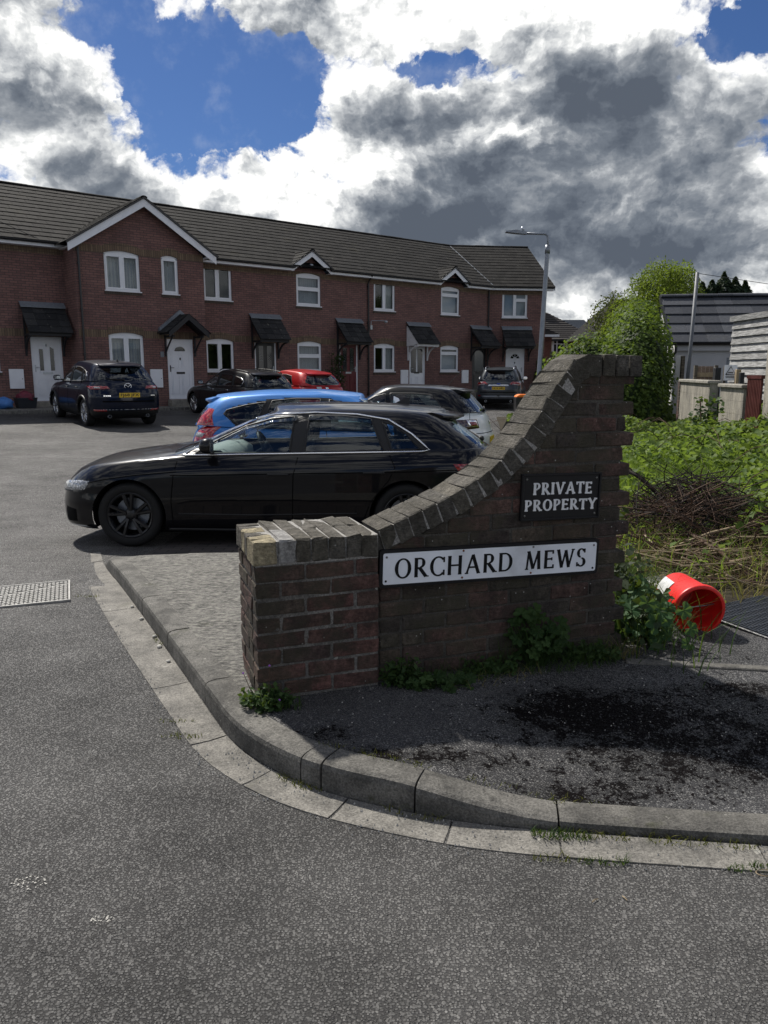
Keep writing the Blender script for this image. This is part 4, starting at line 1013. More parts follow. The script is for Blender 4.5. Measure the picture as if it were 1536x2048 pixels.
def mini_gable(house, xc, hw_, zb, zp, yf, depth, bh=.20):
    """small gable breaking the eaves: barge boards and two short tiled slopes running back into the roof"""
    barge(house, [(xc-hw_, zb), (xc, zp)], yf, bh, 'white_plastic'); barge(house, [(xc, zp), (xc+hw_, zb)], yf, bh, 'white_plastic')
    mb = MB()
    for sg in (-1, 1):
        up = Vector((-sg*hw_, 0, zp-zb)); S = up.length; up /= S
        if sg < 0: o = Vector((xc-hw_-.03, yf+depth, zb+.02)); ax = Vector((0, -1, 0))
        else: o = Vector((xc+hw_+.03, yf-.05, zb+.02)); ax = Vector((0, 1, 0))
        nrm = ax.cross(up); 
        if sg < 0: tiles(mb, o, ax, up, nrm, depth+.05, S+.03, gauge=.32)
        else: tiles(mb, o, ax, up, nrm, depth+.05, S+.03, gauge=.32)
    part_tiles('gable_tiles', mb, 'roof_tile', house)
    vb = MB()
    for sg in (-1, 1): vb.prism([(xc+sg*(hw_+.05), zb-.02), (xc+sg*(hw_+.05), zb+.035), (xc, zp+.055), (xc, zp)], yf-.075, yf-.03)
    ob('verge_trim', fix(vb.mesh('verge_trim')), MT('gutter_black'), house)
    rm = MB(); ridge_caps(rm, (xc, yf-.06, zp+.05), (xc, yf+depth, zp+.05), .09, .4); part_tiles('ridge_tiles', rm, 'roof_tile', house)
def house_at(t, label, e=0): 
    p = P0+U2*t+N2*e; return thing('brick_house', label, 'house', (p.x, p.y, 0), HROT, 'houses of the brick terrace')
def meter_box(house, x, z, y, w=.42, h=.60):
    b = ob('meter_box', fix(MB().box((x, y-.06, z), (x+w, y, z+h)).mesh('meter_box', bevel=.006)), MT('white_plastic'), house)
    ob('lock', fix(MB().lathe([(.001, .006), (.012, .005), (.014, 0)], 10, Matrix.Translation((x+w-.05, y-.06, z+h*.5)) @ Matrix.Rotation(pi/2, 4, 'X')).mesh('lock')), MT('black_plastic'), b)
GH = .62
def back_wall(house, L, y): ob('back_wall', MB().add([(0, y, 0), (L, y, 0), (L, y, EZ), (0, y, EZ)], [(0, 3, 2, 1)]).mesh('back_wall'), MT('house_brick'), house)
HOLES_REVEAL = .10
def plain_house(t0, t1, label, wx, dx, gable, wstyle, wcurt, dstyle, gcurt, white_can=False, meter=None, clip=None, canopy=True, band_z=2.62):
    h = house_at(t0, label); L = t1-t0; mb = MB()
    w0, w1 = wx; d0, d1 = dx; fz0, fz1 = 4.08, 5.24; rise = .09
    if gable: fz1 = 5.24+.07
    holes = [(w0, w1, fz0, fz1), (w0, w1, 1.55, 2.72), (d0, d1, GH, 2.70)]
    if L < 3.55: pass
    wall_holes(mb, 0, L, 0, EZ-.12, 0, holes)
    back_wall(h, L, 2*RS); ob('wall', mb.mesh('wall'), MT('house_brick'), h)
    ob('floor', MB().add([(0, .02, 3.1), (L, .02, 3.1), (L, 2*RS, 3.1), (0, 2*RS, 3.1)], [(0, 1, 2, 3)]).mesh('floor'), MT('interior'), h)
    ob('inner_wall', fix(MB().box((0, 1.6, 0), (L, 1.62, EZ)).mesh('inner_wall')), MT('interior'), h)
    window(h, w0, w1, 1.55, 2.72, 0, wstyle, rise, gcurt); window(h, w0, w1, fz0, fz1, 0, wstyle, rise if gable else 0, wcurt)
    ob('arch', arch_piece(w0-.02, w1+.02, 2.72-rise, rise, 0, .012).mesh('arch'), MT('soldier_brick'), h)
    if gable: ob('arch', arch_piece(w0-.02, w1+.02, fz1-rise, rise, 0, .012, .20).mesh('arch'), MT('soldier_brick'), h)
    band(h, [(0, w0-.02), (w1+.02, L)], band_z-.0, 0)
    if not gable: band(h, [(0, L)], EZ-.335, 0, .20)
    else: band(h, [(0, w0-.02), (w1+.02, L)], EZ-.335, 0, .20)
    door(h, d0, d1, GH, 2.70, 0, dstyle)
    ob('step', fix(MB().box((d0-.05, -.32, .1), (d1+.05, 0, GH-.01)).mesh('step', bevel=.01)), MT('coping_concrete'), h)
    if canopy: canopy_lean(h, d0-.16, d1+.14, 3.55, 2.78, .72, 0, white_can)
    if gable:
        xc = (w0+w1)/2
        eaves(h, 0, xc-.83, 0, EZ); eaves(h, xc+.83, L, 0, EZ); mini_gable(h, xc, .92, EZ+.02, 6.10, -.27, 1.3)
        ob('gable_brick', fix(MB().prism([(xc-.84, EZ-.13), (xc+.84, EZ-.13), (xc, 6.02)], -.02, .02).mesh('gable_brick')), MT('house_brick'), h)
    else: eaves(h, 0, L, 0, EZ)
    roof_main(h, 0, L if not clip else L+1.3, clip)
    if meter: meter_box(h, meter, 1.02, 0)
    return h
NET = [(0, 1, .0, 1, 'net_curtain', 11)]
# house with the recessed door at the frame's edge
hA = house_at(-10.2, 'recessed brick house with a white door under a tiled lean-to hood beside the gabled house'); mb = MB(); L = 4.9
wall_holes(mb, 0, L, 0, EZ-.12, 0, [(1.55, 2.72, 4.08, 5.24), (1.55, 2.80, 1.55, 2.72), (3.72, 4.66, GH, 2.70)]); back_wall(hA, L, 2*RS)
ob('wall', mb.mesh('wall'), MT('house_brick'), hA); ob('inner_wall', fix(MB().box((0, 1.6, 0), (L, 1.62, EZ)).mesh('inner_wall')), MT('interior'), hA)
window(hA, 1.55, 2.80, 1.55, 2.72, 0, 'two', .09, NET); window(hA, 1.55, 2.72, 4.08, 5.24, 0, 'two', 0, NET)
ob('arch', arch_piece(1.53, 2.82, 2.63, .09, 0, .012).mesh('arch'), MT('soldier_brick'), hA); band(hA, [(0, 1.53), (2.82, L)], 2.62, 0); band(hA, [(0, L)], EZ-.335, 0, .20)
door(hA, 3.72, 4.66, GH, 2.70, 0, 'narrow'); ob('step', fix(MB().box((3.66, -.32, .1), (4.7, 0, GH-.01)).mesh('step', bevel=.01)), MT('coping_concrete'), hA)
canopy_lean(hA, 3.52, 4.76, 3.55, 2.78, .72, 0); eaves(hA, 0, L, 0, EZ); roof_main(hA, 0, L+.2); meter_box(hA, 3.02, 1.02, 0); 
# gabled house, standing a metre forward
hB = house_at(-5.3, 'gabled brick house standing forward with white barge boards and an arched pair of windows', 1.0); mb = MB(); L = 4.30; xc = L/2+.05
holes = [(.92, 2.06, 4.08, 5.30), (.92, 2.06, 1.55, 2.78), (2.80, 3.38, 4.08, 5.30), (2.86, 3.80, GH, 2.70)]
wall_holes(mb, 0, L, 0, 5.40, 0, holes); mb.add([(0, -.0, 5.40), (L, -.0, 5.40), (xc, -.0, 6.85)], [(0, 1, 2)])
for xx in (0, L): mb.add([(xx, 0, 0), (xx, 1.02, 0), (xx, 1.02, 5.5), (xx, 0, 5.5)], [(0, 1, 2, 3)])
back_wall(hB, L, 9)
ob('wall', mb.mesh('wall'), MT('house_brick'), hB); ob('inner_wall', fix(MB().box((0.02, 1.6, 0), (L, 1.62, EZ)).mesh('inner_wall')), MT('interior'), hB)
CUR2 = [(0, 1, .0, .76, 'net_curtain', 10), (0, .5, .0, 1, 'curtain', 4), (.55, 1, 0, 1, 'curtain', 5)]
window(hB, .92, 2.06, 4.08, 5.30, 0, 'two', .09, CUR2); window(hB, .92, 2.06, 1.55, 2.78, 0, 'two', .09, CUR2); window(hB, 2.80, 3.38, 4.08, 5.30, 0, 'one', .07, CUR2)
for a, b, z in ((.90, 2.08, 5.21), (.90, 2.08, 2.69), (2.78, 3.40, 5.23)): ob('arch', arch_piece(a, b, z, .09 if b-a > 1 else .07, 0, .012).mesh('arch'), MT('soldier_brick'), hB)
band(hB, [(0, .90), (2.08, L)], 2.62, 0); band(hB, [(.0, .90), (2.08, 2.78), (3.40, L)], 5.19, 0)
door(hB, 2.86, 3.80, GH, 2.70, 0, 'fan'); ob('step', fix(MB().box((2.8, -.32, .1), (3.86, 0, GH-.01)).mesh('step', bevel=.01)), MT('coping_concrete'), hB)
meter_box(hB, 2.22, 1.02, 0); ob('house_number', fix(MB().box((2.62, -.012, 2.02), (2.74, 0, 2.20)).mesh('house_number')), MT('lead_flashing'), hB)
mini_gable(hB, xc, 2.45, 5.36, 6.92, -.27, 3.5, .24)
for sg, xx in ((-1, 0), (1, L)): ob('soffit', fix(MB().box((xx-.12 if sg < 0 else xx, -.25, 5.30), (xx if sg < 0 else xx+.12, 1.0, 5.33)).mesh('soffit')), MT('white_plastic'), hB)
# pitched porch hood over its door
cn = MB(); x0, x1 = 2.62, 4.04; xm = (x0+x1)/2; zb, zp = 2.80, 3.38; pj = .75
for sg, (xa, xb) in ((-1, (x0, xm)), (1, (xm, x1))):
    za, zc = (zb, zp) if sg < 0 else (zp, zb); cn.prism([(xa, za-.06), (xb, zc-.06), (xb, zc), (xa, za)], -pj, 0); cn.prism([(xa, za-.16), (xb, zc-.16), (xb, zc+.02), (xa, za+.02)], -pj-.03, -pj-.002)
for xx in (x0+.16, x1-.21):
    cn.box((xx, -.06, zb-.75), (xx+.05, -.002, zb-.06)); cn.box((xx, -pj+.03, zb-.14), (xx+.05, -.06, zb-.08)); cn.tube([(xx+.025, -.04, zb-.62), (xx+.025, -.25, zb-.40), (xx+.025, -.60, zb-.12)], .03, 5)
co_ = ob('canopy', fix(cn.mesh('canopy')), MT('black_timber'), hB); mb = MB()
for sg in (-1, 1):
    up = Vector((-sg*(xm-x0), 0, zp-zb)); S = up.length; up /= S
    o, ax = (Vector((x0-.03, 0, zb)), Vector((0, -1, 0))) if sg < 0 else (Vector((x1+.03, -pj, zb)), Vector((0, 1, 0)))
    tiles(mb, o, ax, up, ax.cross(up), pj, S, gauge=.28, wid=.36)
part_tiles('canopy_tiles', mb, 'canopy_tile', co_)
ob('flashing', fix(MB().prism([(x0-.04, zb+.06), (xm, zp+.07), (x1+.04, zb+.06), (x1+.04, zb+.16), (xm, zp+.19), (x0-.04, zb+.16)], -.14, -.001).mesh('flashing')), MT('lead_flashing'), co_)
roof_b = thing  # (main roof continues behind the gable)
p_ = MB(); up = Vector((0, RS+OV, RZ-EZ)); S = up.length; up /= S; tiles(p_, Vector((-.0, 1-OV-.04, EZ)), Vector((1, 0, 0)), up, Vector((1, 0, 0)).cross(up), 4.47, S); part_tiles('roof_tiles', p_, 'roof_tile', hB)
rm = MB(); ridge_caps(rm, (0, 1+RS, RZ+.03), (4.47, 1+RS, RZ+.03)); part_tiles('ridge_tiles', rm, 'roof_tile', hB)
ob('roof_deck', fix(MB().add([(0, 1-OV, EZ-.01), (4.47, 1-OV, EZ-.01), (4.47, 1+RS, RZ-.015), (0, 1+RS, RZ-.015), (4.47, 1+2*RS, EZ), (0, 1+2*RS, EZ)], [(0, 1, 2, 3), (3, 2, 4, 5)]).mesh('roof_deck')), MT('slate'), hB)
downpipe(hB, .12, 0, .3, 5.30, False)
HC = plain_house(-.83, 3.01, 'brick house next to the gabled one with a dark door and paired dark windows', (.30, 1.43), (2.30, 3.24), False, 'two', None, 'dark', None)
HD = plain_house(3.01, 6.85, 'middle brick house with a red door and net curtains under a small gable', (.37, 1.51), (2.40, 3.34), True, 'tb', NET, 'red', NET)
HE = plain_house(6.85, 10.69, 'brick house with a white glazed door under a white framed hood', (.35, 1.51), (2.34, 3.28), False, 'two', [(.55, 1, 0, 1, 'curtain', 4)], 'tall', [(.55, 1, 0, 1, 'curtain', 4)], True, meter=1.82)
K28 = .28; SS = sqrt((RS+OV)**2+(RZ-EZ)**2)
HF = plain_house(10.69, 14.2, 'brick house in the bend with a pale blind under a small gable', (.36, 1.52), (2.42, 3.36), True, 'th', [(0, 1, 0, 1, 'blind', 0)], 'darkframe', [(0, 1, 0, .72, 'blind', 0)], meter=1.72,
                 clip=lambda m: (-9, 3.51+((m/SS)*(RS+OV)-OV)*K28))
downpipe(HE, .02, 0, .2, EZ); downpipe(HF, 3.40, 0, .2, EZ, False)
# floodlight and flue on the house fronts
fl = MB().box((.95, -.04, 5.58), (1.03, 0, 5.66)); fl.ball((1.0, -.12, 5.60), (.10, .08, .07)); fl.ball((.90, -.10, 5.56), (.05, .05, .05)); ob('floodlight', fix(fl.mesh('floodlight', smooth=True)), MT('metal_light'), HD)
fl = MB().tube([(.18, -.03, 3.35), (.18, -.03, 3.62), (.20, -.05, 3.64), (.70, -.30, 3.64)], .012, 6); fl.ball((.74, -.32, 3.60), (.08, .08, .06)); fl.box((.13, -.05, 3.28), (.24, 0, 3.45)); ob('outside_lamp', fix(fl.mesh('outside_lamp')), MT('metal_light'), HE)
# end house, turned towards the court
GAZ = radians(82); UG = Vector((sin(GAZ), cos(GAZ), 0)); CG = P0+U2*14.2
hG = thing('brick_house', 'end brick house turned to face the court with a white sunburst door', 'house', (CG.x, CG.y, 0), pi/2-GAZ, 'houses of the brick terrace'); mb = MB(); L = 2.78
wall_holes(mb, 0, L, 0, EZ-.12, 0, [(.62, 1.86, 4.08, 5.24), (.86, 1.80, GH, 2.70)]); mb.add([(L, 0, 0), (L, 2*RS, 0), (L, 2*RS, EZ), (L, RS, RZ-.05), (L, 0, EZ)], [(0, 1, 2, 3, 4)]); back_wall(hG, L, 2*RS)
ob('wall', mb.mesh('wall'), MT('house_brick'), hG); ob('inner_wall', fix(MB().box((0, 1.6, 0), (L-.02, 1.62, EZ)).mesh('inner_wall')), MT('interior'), hG)
window(hG, .62, 1.86, 4.08, 5.24, 0, 'lt', 0, [(0, 1, 0, 1, 'blind', 0)]); door(hG, .86, 1.80, GH, 2.70, 0, 'sun'); canopy_lean(hG, .66, 2.04, 3.55, 2.78, .72, 0); band(hG, [(0, .86-.2), (2.0, L)], 2.62, 0); band(hG, [(0, L)], EZ-.335, 0, .20)
ob('step', fix(MB().box((.8, -.32, .1), (1.86, 0, GH-.01)).mesh('step', bevel=.01)), MT('coping_concrete'), hG)
eaves(hG, .08, 3.06, 0, EZ); roof_main(hG, -1.3, 3.08, clip=lambda m: (1.3-((m/SS)*(RS+OV)-OV)*K28, 4.38))
ob('bargeboard', fix(MB().add([(3.08, -OV, EZ-.16), (3.08, RS, RZ-.16), (3.08, RS, RZ+.0), (3.08, -OV, EZ+.0), (3.105, -OV, EZ-.16), (3.105, RS, RZ-.16), (3.105, RS, RZ+.0), (3.105, -OV, EZ+.0)], [(0, 1, 2, 3), (7, 6, 5, 4), (0, 4, 5, 1), (3, 2, 6, 7), (0, 3, 7, 4)]).mesh('bargeboard')), MT('white_plastic'), hG)
ob('valley', fix(MB().tube([(.05, -OV, EZ+.05), (-(RS)*K28, RS, RZ+.05)], .03, 6).mesh('valley')), MT('lead_flashing'), hG)
# ------------------------------------------------------------------ cars
# local frame: x from the nose (0) to the tail (L), y across (near side of the drawing is -y), z up from the ground
def superloop(xf, xr, w, Rf, nf, Rr, nr, na=14, ns=60):
    """half outline in plan, nose centre to tail centre: list of (x, y, tag)"""
    out = []
    for k in range(na+1):
        a = pi/2*k/na; out.append((xf+Rf*(1-max(cos(a), 0)**(2/nf)), w*max(sin(a), 0)**(2/nf)))
    for k in range(1, ns): out.append((xf+Rf+(xr-Rr-xf-Rf)*k/ns, w))
    for k in range(na+1):
        a = pi/2*(1-k/na); out.append((xr-Rr*(1-max(cos(a), 0)**(2/nr)), w*max(sin(a), 0)**(2/nr)))
    return out
def pip(poly, x, y):
    c = False; n = len(poly); j = n-1
    for i in range(n):
        xi, yi = poly[i]; xj, yj = poly[j]
        if (yi > y) != (yj > y) and x < (xj-xi)*(y-yi)/(yj-yi)+xi: c = not c
        j = i
    return c
def near_edge(poly, x, y):
    best = None; n = len(poly)
    for i in range(n):
        ax, ay = poly[i]; bx, by = poly[(i+1) % n]; dx, dy = bx-ax, by-ay; t = max(0, min(1, ((x-ax)*dx+(y-ay)*dy)/(dx*dx+dy*dy+1e-12))); px, py = ax+dx*t, ay+dy*t
        d = (px-x)**2+(py-y)**2
        if best is None or d < best[0]: best = (d, px, py)
    return best
class Car:
    def __init__(s, name, label, S, loc, rz, group=None, mirror_dir=1, tilt=(0, 0), scale=1):
        s.S = S; s.L = S['L']; s.root = thing(name, label, 'car', (0, 0, 0), 0, group)
        s.zb = pchip(*zip(*S['belt'])); s.zr = pchip(*zip(*S['roof'])); s.zbot = pchip(*zip(*S['bottom'])) if 'bottom' in S else (lambda x: S.get('z0', .2))
        f = [k[0] for k in S['low']]
        s.xf = pchip(f, [k[1] for k in S['low']]); s.xr = pchip(f, [s.L-k[2] for k in S['low']]); s.wl = pchip(f, [S['W']/2-k[3] for k in S['low']])
        g = [k[0] for k in S['green']]
        s.gf = pchip(g, [k[1] for k in S['green']]); s.gr = pchip(g, [k[2] for k in S['green']]); s.gw = pchip(g, [k[3] for k in S['green']])
        s.plan = pchip(*zip(*S.get('plan', [(0, .97), (s.L*.25, 1), (s.L*.75, 1), (s.L, .95)])))
        s.Rf, s.nf, s.Rr, s.nr = S.get('ends', (.55, 2.6, .40, 2.8)); s.GRf, s.Gnf, s.GRr, s.Gnr = S.get('gends', (.55, 2.6, .45, 2.8))
        M = Matrix.Translation(loc) @ Matrix.Rotation(rz, 4, 'Z') @ Matrix.Rotation(tilt[0], 4, 'Y') @ Matrix.Rotation(tilt[1], 4, 'X') @ Matrix.Scale(scale, 4) @ Matrix.Translation((-s.L/2, 0, 0))
        if mirror_dir < 0: M = M
        s.root.matrix_world = M
    # surfaces
    def low(s, f, t):
        pass
    def ylow(s, x, z):
        f = float(np.clip((z-s.zbot(x))/(s.zb(x)-s.zbot(x)), 0, 1)); w = float(s.wl(f)*s.plan(x)); xf, xr = float(s.xf(f)), float(s.xr(f))
        if x < xf+s.Rf: q = max(0, 1-((xf+s.Rf-x)/s.Rf)**s.nf) if x > xf else 0; w *= q**(1/s.nf)
        if x > xr-s.Rr: q = max(0, 1-((x-xr+s.Rr)/s.Rr)**s.nr) if x < xr else 0; w *= q**(1/s.nr)
        return w
    def ygr(s, x, z):
        g = float(np.clip((z-s.zb(x))/(s.zr(x)-s.zb(x)), 0, 1)); w = float(s.gw(g)*s.plan(x)); xf, xr = float(s.gf(g)), float(s.gr(g))
        if x < xf+s.GRf: q = max(0, 1-((xf+s.GRf-x)/s.GRf)**s.Gnf) if x > xf else 0; w *= q**(1/s.Gnf)
        if x > xr-s.GRr: q = max(0, 1-((x-xr+s.GRr)/s.GRr)**s.Gnr) if x < xr else 0; w *= q**(1/s.Gnr)
        return w
    def yside(s, x, z): return s.ylow(x, z) if z <= s.zb(x)+.004 else s.ygr(x, z)
    def xrear(s, y, z):
        """tail surface at half-width y, height z"""
        x = s.L-.1
        for _ in range(6):
            if z <= s.zb(x): f = float(np.clip((z-s.zbot(x))/(s.zb(x)-s.zbot(x)), 0, 1)); w = float(s.wl(f)*s.plan(x)); xr, R, n = float(s.xr(f)), s.Rr, s.nr
            else: g = float(np.clip((z-s.zb(x))/(s.zr(x)-s.zb(x)), 0, 1)); w = float(s.gw(g)*s.plan(x)); xr, R, n = float(s.gr(g)), s.GRr, s.Gnr
            q = min(.9999, abs(y)/max(w, .01)); x = xr-R*(1-(1-q**n)**(1/n))
        return x
    def xfront(s, y, z):
        x = .1
        for _ in range(6):
            f = float(np.clip((z-s.zbot(x))/(s.zb(x)-s.zbot(x)), 0, 1)); w = float(s.wl(f)*s.plan(x)); q = min(.9999, abs(y)/max(w, .01)); x = float(s.xf(f))+s.Rf*(1-(1-q**s.nf)**(1/s.nf))
        return x
    def put(s, name, me, mat, parent=None, label=None):
        o = ob(name, me if not isinstance(me, MB) else me.mesh(name), MT(mat) if isinstance(mat, str) else mat, parent or s.root)
        if label: o['label'] = label
        return o
    # shell
    def build(s, paint, glass='car_glass', roofmat=None, pillar='car_trim'):
        S = s.S; wh = S['wheels']; nF = 30; nG = 22
        # lower body grid
        rows = []
        for i in range(nF+1):
            f = i/nF; lp = superloop(float(s.xf(f)), float(s.xr(f)), 1.0, s.Rf, s.nf, s.Rr, s.nr, 14, 110); row = []
            for (x, y) in lp:
                z = float(s.zbot(x)+(s.zb(x)-s.zbot(x))*f); row.append([x, y*float(s.wl(f)*s.plan(x)), z])
            rows.append(row)
        P = np.array(rows); R, C_ = P.shape[:2]
        lab = np.zeros((R-1, C_-1), int)
        for (cx, cz, r, ra) in wh:
            for i in range(R-1):
                for j in range(C_-1):
                    c = P[i:i+2, j:j+2].reshape(-1, 3).mean(0)
                    if (c[0]-cx)**2+(c[2]-cz)**2 < ra*ra and c[1] > .3: lab[i, j] = 9
            for i in range(R):
                for j in range(C_):
                    ad = {lab[a, b] for a in (i-1, i) for b in (j-1, j) if 0 <= a < R-1 and 0 <= b < C_-1}
                    d = sqrt((P[i, j, 0]-cx)**2+(P[i, j, 2]-cz)**2)
                    if 9 in ad and 0 in ad and .5*ra < d < 1.4*ra: k = ra/d; P[i, j, 0] = cx+(P[i, j, 0]-cx)*k; P[i, j, 2] = cz+(P[i, j, 2]-cz)*k
        lower = MB(); 
        for (mat_key, zlo, zhi) in [('paint', None, None)]: pass
        cl = S.get('cladding', 0)
        parts = {'body': MB(), 'clad': MB()}
        for i in range(R-1):
            for j in range(C_-1):
                if lab[i, j] == 9: continue
                q = [P[i, j], P[i, j+1], P[i+1, j+1], P[i+1, j]]; zc = sum(p[2] for p in q)/4; xc = sum(p[0] for p in q)/4
                key = 'clad' if cl and zc < cl(xc) else 'body'
                parts[key].add([(p[0], -p[1], p[2]) for p in q], [(0, 1, 2, 3)]); parts[key].add([(p[0], p[1], p[2]) for p in q], [(3, 2, 1, 0)])
        # bonnet: ribs across from the top edge of the lower body
        top = P[-1]; cow = float(s.gf(0)); nr_ = 10; Hc = S.get('bonnet_crown', .05); rib = []
        for (x, y, z) in top:
            if x > cow+.35: break
            c_ = Hc*sstep(0, .5, x); e = .0
            rib.append([(x, y*(1-2*k/(2*nr_)), z+c_*(1-(1-k/nr_)**2.2)) for k in range(nr_+1)])
        bon = MB()
        bon.grid([[(p[0], -p[1], p[2]) for p in r][::-1] for r in rib]); bon.grid([[(p[0], p[1], p[2]) for p in r] for r in rib])
        parts['body'].v, parts['body'].f = parts['body'].v, parts['body'].f
        parts['body'].add(bon.v, bon.f)
        # shelf under the windows from the shoulder in
        gb = []
        # greenhouse grid
        rows = []
        for i in range(nG+1):
            g = i/nG; lp = superloop(float(s.gf(g)), float(s.gr(g)), 1.0, s.GRf, s.Gnf, s.GRr, s.Gnr, 14, 100); row = []
            for (x, y) in lp: row.append([x, y*float(s.gw(g)*s.plan(x)), float(s.zb(x)+(s.zr(x)-s.zb(x))*g)])
            rows.append(row)
        Q = np.array(rows); R2, C2 = Q.shape[:2]
        lab = np.zeros((R2-1, C2-1), int); sw = S['side_windows']; rwp = S.get('rear_window'); wsg = S.get('windscreen', (.05, .95, .90))
        cen = (Q[:-1, :-1]+Q[1:, :-1]+Q[:-1, 1:]+Q[1:, 1:])/4
        for i in range(R2-1):
            for j in range(C2-1):
                x, y, z = cen[i, j]; g = (i+.5)/nG; w = float(s.gw(g)*s.plan(x)); d = Q[i, j+1]-Q[i, j]; sideish = abs(d[0]) > abs(d[1])
                if j < 40 and wsg[0] < g < wsg[1] and y < w*wsg[2] and x < S['roof_front']+.05 and j <= 14: lab[i, j] = 50
                elif j > C2-20 and rwp and not sideish and pip(rwp, y, z): lab[i, j] = 60
                elif y > .35:
                    for k, pl in enumerate(sw):
                        if pip(pl, x, z): lab[i, j] = k+1
        for i in range(R2):
            for j in range(C2):
                ad = {lab[a, b] for a in (i-1, i) for b in (j-1, j) if 0 <= a < R2-1 and 0 <= b < C2-1}
                if len(ad) > 1:
                    k = max(ad)
                    if 0 < k < 40: _, px, pz_ = near_edge(sw[k-1], Q[i, j, 0], Q[i, j, 2]); Q[i, j, 0] = px; Q[i, j, 2] = pz_
                    elif k == 60: _, py, pz_ = near_edge(rwp, Q[i, j, 1], Q[i, j, 2]); Q[i, j, 1] = py; Q[i, j, 2] = pz_
        gm = {}
        bp = S.get('black_pillars')
        for i in range(R2-1):
            for j in range(C2-1):
                l_ = lab[i, j]; x, y, z = cen[i, j]
                if l_ == 0: key = 'pil' if bp and pip(bp, x, z) and y > .3 else 'shell'
                else: key = l_
                gm.setdefault(key, (MB(), MB())); q = [Q[i, j], Q[i, j+1], Q[i+1, j+1], Q[i+1, j]]
                gm[key][0].add([(p[0], -p[1], p[2]) for p in q], [(0, 1, 2, 3)]); gm[key][1].add([(p[0], p[1], p[2]) for p in q], [(3, 2, 1, 0)])
        rm = roofmat or paint
        # roof
        nr_ = 12; Rc = S.get('roof_crown', .045); rib = []
        for (x, y, z) in Q[-1]:
            rib.append([(x, y*(1-k/nr_), z+Rc*(1-(1-k/nr_)**2.0)*min(1, y/.3)) for k in range(nr_+1)])
        rf = MB(); rf.grid([[(p[0], -p[1], p[2]) for p in r][::-1] for r in rib]); rf.grid([[(p[0], p[1], p[2]) for p in r] for r in rib])
        sh = MB(); 
        if 'shell' in gm: sh.add(gm['shell'][0].v, gm['shell'][0].f); sh.add(gm['shell'][1].v, gm['shell'][1].f)
        sh.add(rf.v, rf.f)
        body = parts['body']
        # shoulder strip joining lower top edge to greenhouse base
        st = []
        for (x, y, z) in top:
            if x < cow-.05: continue
            yy = s.ygr(x, float(s.zb(x))+.001) if x < float(s.gr(0)) else 0
            st.append([(x, y, z), (x, max(min(yy, y)-.03, 0), z+.002)])
        if len(st) > 2: body.grid([[(p[0], -p[1], p[2]) for p in r][::-1] for r in st]); body.grid([[(p[0], p[1], p[2]) for p in r] for r in st])
        if roofmat is None: body.add(sh.v, sh.f)
        else: s.put('roof', sh.mesh('roof', smooth=True, weld=.0004), rm)
        s.body = s.put('body', body.mesh('body', smooth=True, weld=.0004), paint)
        if cl: s.put('cladding', parts['clad'].mesh('cladding', smooth=True, weld=.0004), 'car_trim')
        if 'pil' in gm:
            for pm in gm['pil']: s.put('pillar_trim', pm.mesh('pillar_trim', smooth=True, weld=.0004), pillar)
        for k, (a, b) in gm.items():
            if k in ('shell', 'pil'): continue
            if k == 50: m_ = MB(); m_.add(a.v, a.f); m_.add(b.v, b.f); s.put('windscreen', m_.mesh('windscreen', smooth=True, weld=.0004), glass)
            elif k == 60: m_ = MB(); m_.add(a.v, a.f); m_.add(b.v, b.f); s.put('rear_window', m_.mesh('rear_window', smooth=True, weld=.0004), S.get('rear_glass', glass))
            else:
                gl = S.get('glass_of', {}).get(k-1, glass)
                for m_ in (a, b): s.put('side_window', m_.mesh('side_window', smooth=True, weld=.0004), gl)
        for pl in sw:                                           # rubber seals
            for sg in (-1, 1):
                pp = s.dense(pl, .04); s.put('window_seal', MB().tube([(x, sg*(s.ygr(x, z)+.001), z) for x, z in pp+pp[:1]], .011, 5, False).mesh('window_seal', smooth=True), 'car_trim')
        # floor, wheel housings
        z0 = float(s.zbot(s.L/2))
        fl = MB().box((wh[0][0], -S['W']/2+.14, z0-.03), (wh[1][0], S['W']/2-.14, z0+.06)); fl.box((.42, -.52, z0-.02), (s.L-.36, .52, z0+.10)); 
        s.put('underbody', fl.mesh('underbody'), 'underbody')
        for (cx, cz, r, ra) in wh:
            for sg in (-1, 1):
                m_ = MB(); yo = s.ylow(cx, cz+ra*.8)-.006; n = 18
                a0 = -.35; pr = [(cx+ra*cos(a), cz+ra*sin(a)) for a in np.linspace(a0, pi-a0, n)]
                pr = [(x, max(z, z0-.02)) for x, z in pr]
                ys_ = [(s.ylow(x, z) or yo)-.004 for x, z in pr]
                m_.grid([[(x, sg*y, z), (x, sg*(yo-.30), z)] for (x, z), y in zip(pr, ys_)]); m_.add([(x, sg*(yo-.30), z) for x, z in pr], [tuple(range(n))])
                s.put('wheel_housing', m_.mesh('wheel_housing'), 'underbody')
                if S.get('arch_lip'):
                    s.put('arch_lip', MB().tube([(x, sg*((s.ylow(x, z) or yo)+.004), z) for x, z in [(cx+(ra+.015)*cos(a), cz+(ra+.015)*sin(a)) for a in np.linspace(-.25, pi+.25, 22)] if z > z0+.02], S['arch_lip'][1], 6).mesh('arch_lip', smooth=True), S['arch_lip'][0])
        return s
    def dense(s, pts, st, close=True):
        out = []; n = len(pts)
        for i in range(n if close else n-1):
            a, b = pts[i], pts[(i+1) % n]; k = max(1, int(math.hypot(b[0]-a[0], b[1]-a[1])/st))
            for j in range(k): out.append((a[0]+(b[0]-a[0])*j/k, a[1]+(b[1]-a[1])*j/k))
        if not close: out.append(pts[-1])
        return out
